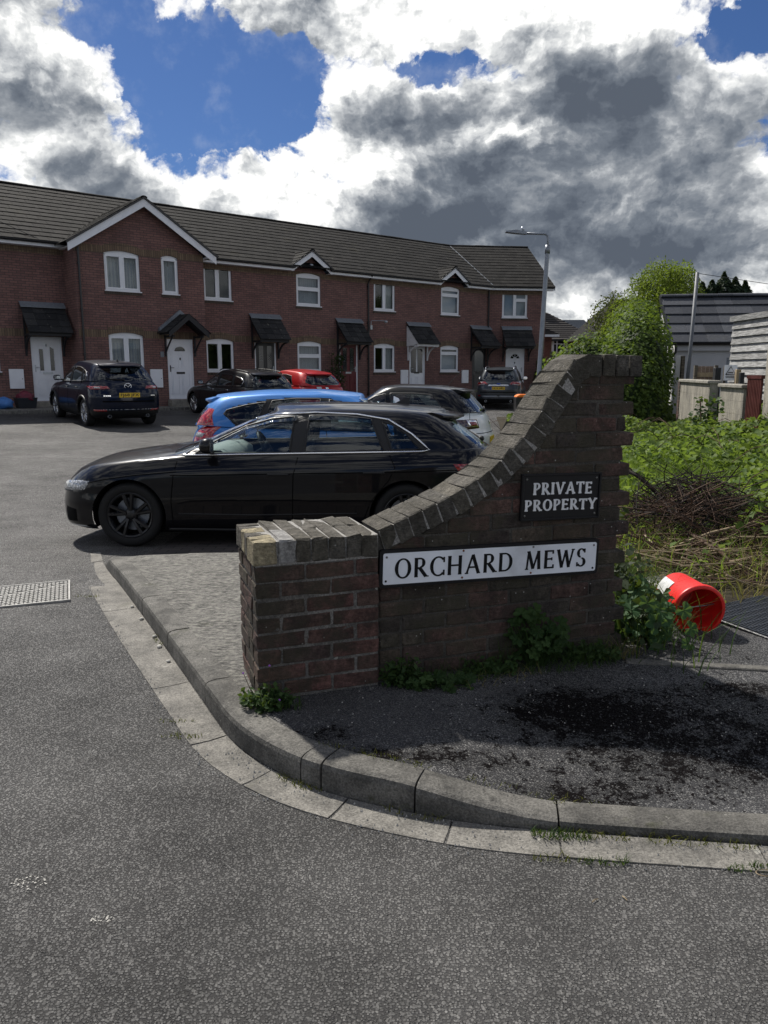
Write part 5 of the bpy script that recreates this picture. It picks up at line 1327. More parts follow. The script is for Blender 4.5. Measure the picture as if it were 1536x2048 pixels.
    def side_tube(s, name, pts, r, mat, sides=(-1, 1), off=.002, close=False, n=5):
        for sg in sides:
            pp = s.dense(pts, .05, close); pp = pp+pp[:1] if close else pp
            s.put(name, MB().tube([(x, sg*(s.yside(x, z)+off), z) for x, z in pp], r, n, not close).mesh(name, smooth=True), mat)
    def seams(s, lines, w=.0055, sides=(-1, 1)):
        for sg in sides:
            m_ = MB()
            for ln in lines:
                pp = s.dense(ln, .05, False); m_.tube([(x, sg*(s.yside(x, z)-.0015), z) for x, z in pp], w, 5)
            s.put('door_seam', m_.mesh('door_seam'), 'seam')
    def patch(s, name, fn, quad, mat, nu=10, nv=6, off=.006, parent=None, label=None, sides=(1,)):
        """curved panel standing proud of the body; quad: four (a,b) corners, fn(a,b)->point, bilinear between"""
        for sg in sides:
            rows = []
            for i in range(nv+1):
                v = i/nv; row = []
                for j in range(nu+1):
                    u = j/nu; a = (quad[0][0]*(1-u)+quad[1][0]*u)*(1-v)+(quad[3][0]*(1-u)+quad[2][0]*u)*v; b = (quad[0][1]*(1-u)+quad[1][1]*u)*(1-v)+(quad[3][1]*(1-u)+quad[2][1]*u)*v
                    e = .0 if (i in (0, nv) or j in (0, nu)) else off
                    p = fn(a, b, e-.002+.003); row.append((p[0], sg*p[1], p[2]))
                rows.append(row)
            s.put(name, MB().grid(rows).mesh(name, smooth=True), mat, parent, label)
    def _ring(s, z, rear):
        """plan outline at height z, from the tail (or nose) centre round the corner"""
        c = s.__dict__.setdefault('_rings', {}); k = (round(z, 3), rear)
        if k not in c:
            xq = s.L-.25 if rear else .35
            if z <= s.zb(xq) or not rear:
                f = min(1, max(0, (z-s.zbot(xq))/(s.zb(xq)-s.zbot(xq)))); lp = superloop(s.xf(f), s.xr(f), s.wl(f), s.Rf, s.nf, s.Rr, s.nr, 24, 60)
            else:
                g = min(1, max(0, (z-s.zb(xq))/(s.zr(xq)-s.zb(xq)))); lp = superloop(s.gf(g), s.gr(g), s.gw(g), s.GRf, s.Gnf, s.GRr, s.Gnr, 24, 60)
            lp = [(x, y*s.plan(x)) for x, y in lp]; lp = lp[::-1] if rear else lp; d = [0]
            for p, q in zip(lp, lp[1:]): d.append(d[-1]+math.hypot(q[0]-p[0], q[1]-p[1]))
            c[k] = (d, [p[0] for p in lp], [p[1] for p in lp])
        return c[k]
    def _wrap(s, a, z, e, rear):
        d, X, Y = s._ring(z, rear); x, x2, y, y2 = (float(np.interp(q, d, v)) for v in (X, Y) for q in (a, a+.02))
        tx, ty = x2-x, y2-y; n = math.hypot(tx, ty) or 1; sg = 1 if rear else -1
        return (x+sg*ty/n*e, y-sg*tx/n*e, z)
    def tail(s, a, z, e): return s._wrap(a, z, e, True)
    def nose(s, a, z, e): return s._wrap(a, z, e, False)
    def side(s, x, z, e): return (x, s.yside(x, z)+e, z)
    def wheels(s, spokes=5, double=True, rim='rim_silver', twist=.0, rr=None, steer=0):
        S = s.S
        for (cx, cz, r, ra) in S['wheels']:
            rr_ = rr or r*.70; wd = S.get('tyre_w', .215)
            for sg in (-1, 1):
                y = sg*(s.ylow(cx, cz+ra*.75)-.03-wd/2+.005); wl = bpy.data.objects.new('wheel', None); COL.objects.link(wl); wl.parent = s.root; wl.location = (cx, y, cz); wl.rotation_euler = (pi/2*(1 if sg < 0 else -1), 0, 0)
                # local z points outward
                h = wd/2
                prof = [(rr_-.005, -h*.9), (r*.90, -h), (r*.975, -h*.82), (r, -h*.5), (r, h*.5), (r*.975, h*.82), (r*.90, h), (rr_+.006, h*.93), (rr_-.004, h*.80)]
                ob('tyre', MB().lathe(prof, 40).mesh('tyre', smooth=True), MT('tyre'), wl)
                m_ = MB(); m_.lathe([(rr_, h*.86), (rr_-.008, h*.90), (rr_-.022, h*.84), (rr_-.03, h*.3), (rr_-.035, -h*.8)], 40)
                n = spokes
                for k in range(n):
                    for dd in ((-.13, .13) if double else (0,)):
                        a = 2*pi*k/n+.3; a1 = a+dd*1.6+twist; a0 = a+dd*.55; w0_, w1_ = (.016, .020) if double else (.036, .05)
                        p0 = Vector((.045*cos(a0), .045*sin(a0), h*.62)); p1 = Vector(((rr_-.014)*cos(a1), (rr_-.014)*sin(a1), h*.80)); d_ = (p1-p0).normalized(); q = Vector((-d_.y, d_.x, 0))
                        mid = (p0+p1)/2+Vector((0, 0, .006))
                        va = []
                        for (c, ww) in ((p0, w0_), (mid, (w0_+w1_)/2), (p1, w1_)): va += [c-q*ww, c-q*ww*.5+Vector((0, 0, .012)), c+q*ww*.5+Vector((0, 0, .012)), c+q*ww, c+q*ww+Vector((0, 0, -.03)), c-q*ww+Vector((0, 0, -.03))]
                        m_.add(va, [(i+6*j, (i+1) % 6+6*j, (i+1) % 6+6*j+6, i+6*j+6) for j in range(2) for i in range(6)])
                m_.lathe([(.001, h*.72), (.028, h*.70), (.055, h*.62), (.065, h*.35)], 24)
                ob('rim', fix(m_.mesh('rim')), MT(rim), wl)
                ob('brake_disc', MB().lathe([(.03, h*.05), (rr_*.72, h*.05), (rr_*.72, -h*.05)], 24).mesh('brake_disc'), MT('metal_grey'), wl)
                ob('barrel', MB().lathe([(rr_-.03, -h*.3), (.02, -h*.35)], 24).mesh('barrel'), MT('underbody'), wl)
    def mirror(s, x, z, mat, w=.19, h=.135, d=.13):
        for sg in (-1, 1):
            y = s.yside(x, z)+.0; m_ = MB(); N = 8
            for i in range(N+1):
                pass
            rows = []
            for i in range(9):
                v = pi*i/8; rows.append([(x-d*.5*sin(v)*(1.15 if cos(u) < 0 else .55)*abs(cos(u))**.7*(1 if cos(u) > 0 else 1)*( -1 if cos(u) > 0 else 1), 0, 0) for u in [0]])
            hs = MB().ball((0, 0, 0), (d*.55, w*.5, h*.5), 14, 9)
            pts_ = []
            for (px, py, pz_) in hs.v:
                px = max(px, -d*.55) if px < 0 else min(px, d*.22); k = 1.0
                py = math.copysign(abs(py/(w*.5))**.75*(w*.5), py); pz_ = math.copysign(abs(pz_/(h*.5))**.75*(h*.5), pz_); pts_.append((x+px, sg*(y+.05+w*.5+py), z+.07+pz_))
            hs.v = pts_; mo = s.put('mirror', fix(hs.mesh('mirror', smooth=True)), mat)
            ob('mirror_arm', fix(MB().tube([(x, sg*(y-.02), z+.0), (x, sg*(y+.09), z+.035)], .022, 6).mesh('mirror_arm')), MT('car_trim'), mo)
            ob('mirror_glass', fix(MB().box((x+d*.20, sg*(y+.07)-(.0 if sg > 0 else w*.78), z+.03), (x+d*.235, sg*(y+.07)+(w*.78 if sg > 0 else 0), z+.11)).mesh('mirror_glass')), MT('chrome'), mo)
    def handle(s, x, z, mat, w=.20):
        for sg in (-1, 1):
            pp = [(x+w*k/6, z+.004*sin(pi*k/6)) for k in range(7)]
            s.put('door_handle', MB().tube([(a, sg*(s.yside(a, b)+.012+.014*sin(pi*i/6)), b) for i, (a, b) in enumerate(pp)], .012, 6).mesh('door_handle', smooth=True), mat)
    def plate(s, z, text, w=.52, h=.111, off=.012, y0=0, blue=False, tilt=0):
        x = max(s.xrear(.2, z), s.xrear(0, z))+off
        pl = s.put('number_plate', fix(MB().box((x-.012, y0-w/2, z-h/2), (x, y0+w/2, z+h/2)).mesh('number_plate', bevel=.002)), 'plate_yellow')
        if blue: ob('plate_band', fix(MB().box((x, y0-w/2-.05, z-h/2+.006), (x+.001, y0-w/2+.0, z+h/2-.006)).mesh('plate_band')), MT('plate_blue'), pl)
        if text:
            cu = bpy.data.curves.new('t', 'FONT'); cu.body = text; cu.size = .098; cu.extrude = .0004; cu.align_x = 'CENTER'; cu.align_y = 'CENTER'; cu.resolution_u = 3; cu.offset = .0022
            t = bpy.data.objects.new('t', cu); COL.objects.link(t); dg = bpy.context.evaluated_depsgraph_get(); me = bpy.data.meshes.new_from_object(t.evaluated_get(dg)); bpy.data.objects.remove(t)
            xs_ = [v.co.x for v in me.vertices]; k = (w*.90)/(max(xs_)-min(xs_))
            # text plane: reads from behind the car (looking towards the nose, +y is on the right-hand side)
            me.transform(Matrix(((0, 0, 1, x+.0012), (k, 0, 0, y0), (0, 1, 0, z), (0, 0, 0, 1)))); me.materials.clear()
            ob('registration', me, MT('plate_ink'), pl)
    def seats(s, xs_, pale=False, z=.30, yc=.36, h=.62, head=True):
        for x in xs_:
            for sg in (-1, 1):
                m_ = MB(); cy = sg*yc
                rows = []
                prof = [(x-.50, z+.10), (x-.48, z+.20), (x-.30, z+.24), (x-.02, z+.20), (x+.06, z+.35), (x+.13, z+h-.06), (x+.17, z+h), (x+.23, z+h-.02), (x+.22, z+.35), (x+.16, z+.08), (x-.50, z+.08)]
                for k, t in enumerate((-1, -.85, 0, .85, 1)):
                    q = .22; sc = .93 if abs(t) == 1 else 1
                    rows.append([(px if True else 0, cy+t*q*(1 if pz_ < z+h-.1 else .82), z+.2+(pz_-z-.2)*sc) for px, pz_ in prof])
                m_.grid(rows); n = len(prof)
                m_.f.append(tuple(range(n))); m_.f.append(tuple(range(5*n-1, 4*n-1, -1)))
                so_ = s.put('seat', fix(m_.mesh('seat', smooth=False)), 'interior')
                if head:
                    hb = MB().ball((x+.21, cy, z+h+.12), (.055, .135, .095), 12, 8); hb.tube([(x+.20, cy-.05, z+h-.03), (x+.21, cy-.05, z+h+.06)], .008, 5); hb.tube([(x+.20, cy+.05, z+h-.03), (x+.21, cy+.05, z+h+.06)], .008, 5)
                    ob('headrest', fix(hb.mesh('headrest', smooth=True)), MT('interior'), so_)
    def dash(s, x, z, yw, mat='interior', wheel_side=1):
        rows = []
        for k in range(9):
            y = -yw+2*yw*k/8; rows.append([(x-.25, y, z-.02), (x-.05, y, z+.04), (x+.12, y, z+.045), (x+.22, y, z-.02), (x+.24, y, z-.16), (x+.14, y, z-.35)])
        d = s.put('dashboard', MB().grid(rows).mesh('dashboard', smooth=True), mat)
        cy = wheel_side*.36; n = 20; c = Vector((x+.42, cy, z-.02)); ax = Vector((.88, 0, .47)).normalized(); b = Vector((0, 1, 0)); cc = ax.cross(b)
        m_ = MB().tube([c+(b*cos(2*pi*k/n)+cc*sin(2*pi*k/n))*.185 for k in range(n+1)], .017, 6, False); m_.tube([c, c-ax*.2], .03, 6); m_.tube([c-b*.18, c+b*.18], .018, 5); m_.tube([c, c+cc*.18], .018, 5); m_.ball(c, (.04, .07, .07), 8, 6)
        s.put('steering_wheel', fix(m_.mesh('steering_wheel', smooth=True)), 'interior')
    def wiper(s, z, y0, y1, rise=.05):
        m_ = MB(); p = []
        for k in range(7):
            t = k/6; y = y0+(y1-y0)*t; zz = z+rise*t; p.append((s.xrear(y, zz)+.018, y, zz))
        m_.tube(p, .009, 5); m_.ball(p[0], .03, 8, 6); s.put('rear_wiper', fix(m_.mesh('rear_wiper')), 'car_trim')
    def spoiler(s, len_=.22, mat='paint_black', drop=.03, wfac=.86, thick=.03, zoff=.0):
        g1 = float(s.gr(1)); w = float(s.gw(1)*s.plan(g1))*wfac; rows = []
        for k in range(15):
            t = -1+2*k/14; y = w*t; xb = g1-s.GRr*(1-(1-min(abs(t)*wfac, .999)**s.Gnr)**(1/s.Gnr)) ; zt = float(s.zr(xb))+s.S.get('roof_crown', .045)*(1-abs(t*wfac)**2)*.35+zoff; e = len_*(1-.25*abs(t)**3)
            rows.append([(xb-.10, y, zt+.004), (xb+.02, y, zt+.012), (xb+e, y, zt-drop*.4), (xb+e+.004, y, zt-drop*.4-thick*.6), (xb+.05, y, zt-drop-thick*1.5), (xb-.06, y, zt-.02)])
        m_ = MB().grid(rows); m_.f.append(tuple(range(6))); m_.f.append(tuple(range(15*6-1, 14*6-1, -1)))
        s.put('spoiler', fix(m_.mesh('spoiler', smooth=False)), mat)
    def fin(s, x, mat, h=.06):
        z = float(s.zr(x))+s.S.get('roof_crown', .045)
        s.put('roof_aerial', fix(MB().add([(x-.10, 0, z-.005), (x+.03, 0, z+h), (x+.07, 0, z+h*.95), (x+.07, .025, z-.01), (x+.07, -.025, z-.01)], [(0, 1, 3), (0, 4, 1), (1, 2, 3), (1, 4, 2), (2, 4, 3)]).mesh('roof_aerial')), mat)
LOW_HATCH = [(0, .16, .14, .10), (.12, .05, .05, .045), (.28, .0, .0, .012), (.45, .0, .0, .0), (.62, .02, .03, .004), (.78, .06, .06, .016), (.90, .12, .10, .045), (1, .22, .16, .105)]
def axis_car(name, label, S, tailc, head_az, scale=1, zadj=0, group='cars parked in the court'):
    """place a car by the centre of its tail and the compass of its nose"""
    hd = Vector((sin(head_az), cos(head_az), 0)); L = S['L']*scale; c = Vector((*tailc, 0))+hd*L/2
    n = c+hd*L*.31; r = c-hd*L*.31; zn, zr_ = gz(n.x, n.y), gz(r.x, r.y)
    return Car(name, label, S, (c.x, c.y, (zn+zr_)/2+zadj), atan2(-hd.y, -hd.x), group, tilt=(atan2(zn-zr_, L*.62), 0), scale=scale)
# --- black hatchback side-on by the kerb
A3 = dict(L=4.40, W=1.785, z0=.165, belt=[(0, 0.596), (.10, 0.666), (.35, 0.741), (.85, 0.821), (1.30, 0.871), (2, 0.901), (3, 0.926), (3.7, 0.946), (4.15, 0.951), (4.40, 0.936)],
    roof=[(1.0, 1.12), (1.5, 1.16), (1.9, 1.235), (2.3, 1.288), (2.8, 1.302), (3.3, 1.294), (3.7, 1.268), (4.1, 1.215)], low=[(0, .07, .16, .075), (.08, .012, .05, .03), (.28, .0, .0, .012), (.45, .0, .0, .0), (.60, .01, .01, .004), (.74, .03, .03, .006), (.80, .045, .035, .012), (.90, .09, .05, .045), (1, .16, .07, .098)],
    green=[(0, .98, 4.31, .792), (.3, 1.30, 4.21, .765), (.65, 1.68, 4.08, .70), (.9, 1.99, 3.97, .63), (1, 2.12, 3.91, .58)], gends=(.50, 2.5, .42, 2.6), ends=(.62, 2.5, .42, 2.6), plan=[(0, .95), (1.0, 1), (3.3, 1), (4.40, .92)],
    roof_front=2.12, roof_crown=.06, bonnet_crown=.065, wheels=[(.83, .312, .312, .352), (3.47, .312, .312, .352)], tyre_w=.225,
    side_windows=[[(1.47, 0.901), (1.66, 1.021), (1.92, 1.146), (2.18, 1.221), (2.40, 1.244), (2.36, 0.911)], [(2.50, 0.914), (2.545, 1.251), (2.85, 1.252), (3.13, 1.224), (3.25, 0.934)], [(3.33, 0.939), (3.24, 1.201), (3.34, 1.176), (3.48, 1.081), (3.60, 0.948)]],
    rear_window=[(-.02, .97), (.62, .97), (.58, 1.08), (.48, 1.215), (-.02, 1.235)],
    black_pillars=[(1.40, 0.886), (1.64, 1.046), (1.93, 1.181), (2.2, 1.251), (2.6, 1.276), (3.0, 1.261), (3.28, 1.221), (3.5, 1.096), (3.68, 0.936), (3.6, 0.916)])
car = Car('black_hatchback', 'glossy black five door hatchback parked side on behind the brick pier', A3, (-1.06, 8.08, -.135), 0, 'cars parked in the court', tilt=(.004, 0))
car.build('paint_black'); car.wheels(5, True, 'rim_black', .10, .222)
outl = [(1.34, 0.884), (1.62, 1.051), (1.93, 1.191), (2.2, 1.261), (2.6, 1.284), (3.0, 1.268), (3.30, 1.221), (3.52, 1.091), (3.685, 0.948), (3.64, 0.931), (2.9, 0.916), (2.0, 0.898)]
car.side_tube('chrome_strip', outl, .0105, 'chrome', off=.006, close=True)
car.seams([[(1.30, .83), (1.27, .70), (1.24, .45), (1.25, .20)], [(2.44, .87), (2.40, .70), (2.385, .21)], [(3.31, .893), (3.36, .78), (3.30, .66), (3.13, .46), (3.04, .21)], [(1.30, .735), (.9, .70), (.62, .66), (.35, .60)], [(1.24, .70), (2.0, .715), (3.0, .735), (3.36, .74), (3.95, .76)]])
car.side_tube('side_skirt', [(1.2, .18), (2.2, .168), (3.1, .18)], .022, 'car_trim', off=-.004)
car.side_tube('body_crease', [(1.30, .335), (2.0, .325), (3.0, .345)], .010, 'paint_black', off=-.005)
car.mirror(1.62, .915, 'paint_black', .19, .15, .15); car.handle(2.16, .715, 'paint_black'); car.handle(3.06, .735, 'paint_black')
car.patch('headlight', car.nose, [(.50, .515), (.98, .555), (1.03, .655), (.56, .615)], 'lamp_clear', 12, 6, .010, sides=(-1, 1)); car.patch('headlight_trim', car.nose, [(.54, .515), (.80, .525), (.82, .54), (.55, .53)], 'car_trim', 6, 2, .010, sides=(-1, 1))
car.patch('grille', car.nose, [(-.0, .26), (.42, .28), (.36, .56), (-.0, .58)], 'car_trim', 8, 6, .008, sides=(-1, 1)); car.patch('air_intake', car.nose, [(.62, .22), (.86, .24), (.88, .36), (.66, .38)], 'seam', 6, 4, .005, sides=(-1, 1))
car.patch('splitter', car.nose, [(0, .175), (.95, .18), (.95, .205), (0, .195)], 'light_silver', 14, 2, .012, sides=(-1, 1))
car.patch('tail_light', car.tail, [(.45, .71), (1.05, .755), (1.08, .815), (.45, .82)], 'lamp_red', 14, 5, .008, sides=(-1, 1))
car.spoiler(.17, 'paint_black', .04, .93); car.fin(3.45, 'car_trim'); car.wiper(.99, -.02, .36)
car.plate(.60, '', off=.012); car.seats((2.25, 3.20), z=.24, h=.70); car.dash(1.55, .87, .62, 'interior_pale', 1)
car.put('fuel_flap', MB().lathe([(.001, .002), (.07, .0015), (.075, 0)], 20, Matrix.Translation((3.78, car.yside(3.78, .73)+.001, .70)) @ Matrix.Rotation(-pi/2, 4, 'X')).mesh('fuel_flap'), 'paint_black')
for x0, pl in ((0, [(1.66, 1.056), (1.92, 1.176), (2.18, 1.241), (2.42, 1.261)]), (1, [(2.53, 1.266), (2.85, 1.268), (3.13, 1.239)])):
    for sg in (-1, 1):
        rows = [[(x, sg*(car.ygr(x, z)+.010), z), (x+.006, sg*(car.ygr(x, z-.045)+.026), z-.05)] for x, z in car.dense(pl, .06, False)]; car.put('wind_deflector', MB().grid(rows).mesh('wind_deflector', smooth=True), 'car_glass_dark')
# --- blue hatchback, nose the other way
I30 = dict(L=4.245, W=1.775, z0=.18, belt=[(0, .60), (.10, .66), (.4, .76), (.95, .86), (1.5, .92), (2.5, .955), (3.4, .985), (4.0, 1.01), (4.245, 1.0)],
    roof=[(1.0, 1.20), (1.6, 1.30), (2.0, 1.37), (2.5, 1.41), (3.0, 1.41), (3.6, 1.375), (4.0, 1.325)], low=LOW_HATCH,
    green=[(0, .98, 4.16, .80), (.3, 1.25, 4.12, .765), (.65, 1.55, 4.04, .69), (.9, 1.76, 3.97, .61), (1, 1.85, 3.92, .565)], gends=(.5, 2.5, .40, 2.8), ends=(.6, 2.5, .40, 2.8),
    roof_front=1.85, roof_crown=.055, wheels=[(.88, .315, .315, .36), (3.53, .315, .315, .36)],
    side_windows=[[(1.50, .935), (1.75, 1.11), (2.05, 1.275), (2.30, 1.34), (2.28, .955)], [(2.40, .96), (2.42, 1.35), (2.75, 1.353), (3.05, 1.325), (3.18, .99)], [(3.25, 1.0), (3.14, 1.31), (3.40, 1.27), (3.64, 1.21), (3.68, 1.16), (3.5, 1.03), (3.40, 1.0)]],
    rear_window=[(-.02, 1.02), (.60, 1.04), (.56, 1.12), (.46, 1.28), (-.02, 1.30)], black_pillars=[(1.44, .925), (1.72, 1.12), (2.05, 1.30), (2.32, 1.36), (2.75, 1.37), (3.1, 1.345), (3.57, 1.255), (3.68, 1.15), (3.5, 1.0), (3.3, .985), (2.3, .945)])
car = axis_car('blue_hatchback', 'bright blue hatchback behind the black hatchback with tall red tail lights', I30, (-2.66, 10.86), radians(90))
car.build('paint_blue'); car.wheels(5, False)
car.patch('tail_light', car.tail, [(.66, .74), (1.02, .74), (.98, 1.0), (.66, 1.0)], 'lamp_red_bright', 8, 10, .014, sides=(-1, 1)); car.patch('tail_light_upper', car.tail, [(.60, 1.012), (.95, 1.012), (.72, 1.25), (.58, 1.25)], 'lamp_red_bright', 8, 10, .012, sides=(-1, 1)); car.patch('reverse_light', car.tail, [(.66, .86), (.90, .85), (.90, .93), (.66, .94)], 'lamp_clear', 6, 4, .020, sides=(-1, 1))
car.seams([[(2.34, .95), (2.30, .7), (2.3, .22)], [(3.22, .985), (3.28, .8), (3.0, .45), (2.95, .22)], [(1.40, .90), (1.38, .6), (1.38, .22)]])
car.spoiler(.12, 'paint_blue', .03, .85); car.mirror(1.5, .93, 'paint_blue'); car.handle(2.05, .80, 'paint_blue'); car.handle(2.98, .82, 'paint_blue'); car.plate(.62, ''); car.wiper(1.03, 0, .35); car.seats((2.3, 3.2), z=.32, h=.66); car.dash(1.55, .9, .6)
car.patch('headlight', car.nose, [(.55, .60), (.98, .66), (1.0, .76), (.58, .68)], 'lamp_clear', 8, 4, .006, sides=(-1, 1))
car.put('wash_jet', MB().ball((car.xrear(.1, 1.0)+.03, .30, .98), (.02, .05, .03)).mesh('wash_jet'), 'chrome')
# --- white hatchback with a black roof
DS = dict(L=3.95, W=1.715, z0=.18, belt=[(0, .60), (.10, .66), (.4, .76), (.9, .85), (1.4, .915), (2.2, .94), (3.0, .955), (3.6, .965), (3.95, .95)],
    roof=[(1.0, 1.20), (1.5, 1.28), (1.9, 1.36), (2.3, 1.40), (2.8, 1.395), (3.3, 1.355), (3.6, 1.32)], low=[(0, .16, .16, .10), (.12, .05, .05, .045), (.28, .0, .0, .012), (.45, .0, .0, .0), (.62, .02, .05, .004), (.78, .06, .08, .014), (.90, .12, .12, .04), (1, .20, .19, .085)],
    green=[(0, .92, 3.80, .785), (.3, 1.18, 3.70, .755), (.65, 1.48, 3.58, .695), (.9, 1.68, 3.48, .625), (1, 1.76, 3.42, .585)], gends=(.5, 2.5, .42, 2.6), ends=(.6, 2.4, .48, 2.3),
    roof_front=1.76, roof_crown=.05, wheels=[(.80, .31, .31, .355), (3.26, .31, .31, .355)],
    side_windows=[[(1.42, .94), (1.62, 1.08), (1.85, 1.22), (2.05, 1.275), (2.10, .955)], [(2.20, .96), (2.14, 1.285), (2.6, 1.295), (2.92, 1.275), (3.06, 1.16), (3.22, .985)]],
    rear_window=[(-.02, .985), (.66, .985), (.61, 1.12), (.49, 1.295), (-.02, 1.31)], rear_glass='car_glass')
th = radians(-17); car = axis_car('white_hatchback', 'white hatchback with a black roof and a white fin pillar behind the black hatchback', DS, (2.02, 14.5), atan2(-cos(th), -sin(th)), zadj=.01)
car.build('paint_white', roofmat='paint_black'); car.wheels(5, False)
fin = MB()
for sg in (-1, 1):
    pts_ = [(2.22, .93), (2.66, .945), (2.50, 1.00), (2.38, 1.11), (2.32, 1.20), (2.22, 1.24)]
    fin.add([(x, sg*(car.yside(x, max(z, float(car.zb(x))+.01))+.010), z) for x, z in pts_], [tuple(range(6)) if sg < 0 else tuple(range(5, -1, -1))])
car.put('fin_pillar', fix(fin.mesh('fin_pillar')), 'paint_white')
car.seams([[(2.14, .95), (2.2, .7), (2.1, .22)], [(1.36, .91), (1.34, .6), (1.34, .22)], [(3.62, .96), (3.66, .80), (3.60, .62)]])
car.patch('tail_light', car.tail, [(.55, .70), (.84, .68), (1.12, .845), (.55, .86)], 'lamp_dark', 12, 6, .010, sides=(-1, 1)); 
for sg in (1,):
    car.patch('tail_light_ring', car.tail, [(.58, .715), (.80, .715), (.83, .845), (.585, .85)], 'chrome', 8, 6, .020, sides=(-1, 1)); car.patch('tail_light_lens', car.tail, [(.605, .735), (.775, .735), (.80, .825), (.61, .83)], 'lamp_red', 8, 5, .030, sides=(-1, 1))
car.put('fuel_flap', MB().lathe([(.001, .004), (.075, .003), (.08, 0)], 20, Matrix.Translation((3.22, -car.yside(3.22, .84)-.001, .84)) @ Matrix.Rotation(pi/2, 4, 'X')).mesh('fuel_flap'), 'paint_white')
car.put('fuel_flap_gap', MB().tube([(3.22+.084*cos(a), -car.yside(3.22+.084*cos(a), .84+.084*sin(a))-.001, .84+.084*sin(a)) for a in np.linspace(0, 2*pi, 25)], .003, 4, False).mesh('fuel_flap_gap'), 'seam')
car.spoiler(.20, 'paint_black', .03, .80, zoff=.01); car.plate(.47, '', .40, .12, .012); car.wiper(1.0, 0, .36); car.mirror(1.45, .93, 'chrome'); car.seats((2.15, 2.9), z=.30, h=.62); car.dash(1.5, .88, .6)
z_ = float(car.zr(3.0))+.04; car.put('aerial', MB().tube([(3.05, 0, z_), (3.35, 0, z_+.30)], .004, 5).mesh('aerial'), 'car_trim')
car.patch('badge', car.tail, [(.02, .74), (.10, .74), (.10, .80), (.02, .80)], 'chrome', 3, 3, .008, sides=(1,)); car.patch('bumper_line', car.tail, [(0, .60), (.78, .60), (.78, .612), (0, .612)], 'seam', 12, 1, .002, sides=(-1, 1))
# --- navy SUV by the gabled house
CX = dict(L=4.55, W=1.84, z0=.24, belt=[(0, .72), (.10, .80), (.4, .90), (1.0, 1.00), (1.5, 1.045), (2.5, 1.085), (3.5, 1.13), (4.2, 1.16), (4.55, 1.13)],
    roof=[(1.0, 1.42), (1.7, 1.51), (2.2, 1.585), (2.8, 1.61), (3.4, 1.595), (3.9, 1.56), (4.3, 1.52)], low=[(0, .22, .26, .11), (.10, .08, .10, .04), (.25, .0, .02, .008), (.42, .0, .0, .0), (.60, .02, .0, .004), (.76, .05, .05, .014), (.90, .12, .12, .05), (1, .20, .20, .11)],
    green=[(0, 1.15, 4.34, .825), (.3, 1.42, 4.26, .79), (.65, 1.72, 4.14, .72), (.9, 1.92, 4.06, .645), (1, 2.02, 4.02, .60)], gends=(.5, 2.5, .40, 2.6), ends=(.65, 2.5, .45, 2.6),
    roof_front=2.02, roof_crown=.05, wheels=[(.95, .355, .355, .40), (3.65, .355, .355, .40)], tyre_w=.225, arch_lip=('car_trim', .034), cladding=lambda x: .40 if 1.3 < x < 3.3 else .46,
    side_windows=[[(1.62, 1.07), (1.85, 1.22), (2.12, 1.385), (2.38, 1.46), (2.36, 1.095)], [(2.48, 1.10), (2.50, 1.475), (2.95, 1.475), (3.26, 1.44), (3.36, 1.135)], [(3.43, 1.14), (3.36, 1.425), (3.55, 1.38), (3.70, 1.28), (3.62, 1.17)]],
    rear_window=[(-.02, 1.17), (.66, 1.19), (.62, 1.28), (.53, 1.475), (-.02, 1.50)], glass_of={1: 'car_glass_dark', 2: 'car_glass_dark'}, rear_glass='car_glass_dark', black_pillars=[(1.56, 1.05), (1.85, 1.25), (2.12, 1.41), (2.4, 1.485), (2.95, 1.497), (3.3, 1.462), (3.6, 1.385), (3.75, 1.28), (3.62, 1.14), (2.4, 1.085)])
mzd = Vector((-.60, .80)); rax = Vector((-6.94, 20.28)); tc_ = rax-mzd*.90
car = axis_car('navy_suv', 'dark navy SUV parked nose in before the gabled house with a yellow plate', CX, (tc_.x, tc_.y), atan2(-.60, .80))
car.build('paint_navy'); car.wheels(5, True, 'rim_silver', .25, .25); car.spoiler(.22, 'paint_navy', .035, .92)
car.side_tube('chrome_strip', [(1.60, 1.06), (2.4, 1.092), (3.4, 1.135), (3.64, 1.165), (3.74, 1.29), (3.58, 1.39)], .008, 'chrome', off=.004)
car.seams([[(2.42, 1.09), (2.38, .8), (2.38, .42)], [(3.38, 1.13), (3.46, .95), (3.2, .70), (3.12, .42)], [(1.48, 1.04), (1.45, .75), (1.45, .42)]])
car.patch('tail_light', car.tail, [(.45, .985), (.98, .96), (1.16, 1.035), (.50, 1.055)], 'lamp_red', 14, 5, .014, sides=(-1, 1)); car.patch('tail_light_lens', car.tail, [(.66, .985), (.84, .985), (.84, 1.04), (.66, 1.04)], 'lamp_clear', 6, 4, .022, sides=(-1, 1))
car.patch('reflector', car.tail, [(.55, .43), (.88, .43), (.90, .475), (.58, .475)], 'lamp_red', 8, 3, .010, sides=(-1, 1)); car.patch('tailgate_line', car.tail, [(0, .655), (.66, .655), (.66, .69), (0, .69)], 'seam', 10, 1, .003, sides=(-1, 1)); car.patch('bumper_trim', car.tail, [(0, .465), (.70, .465), (.70, .48), (0, .48)], 'light_silver', 10, 1, .012, sides=(-1, 1))
car.plate(.83, 'FJ68 JFX', off=.02); car.wiper(1.20, -.05, -.48, .03); car.mirror(1.6, 1.08, 'paint_navy', .2, .15, .15); car.handle(2.15, .94, 'paint_navy'); car.handle(3.05, .97, 'paint_navy'); car.fin(3.7, 'car_trim', .07); car.seats((2.4, 3.3), z=.45, h=.66); car.dash(1.75, 1.06, .62)
zx = car.xrear(0, 1.04)+.012; bd = MB(); bd.tube([(zx, .085*cos(a), 1.045+.070*sin(a)) for a in np.linspace(0, 2*pi, 25)], .009, 6, False)
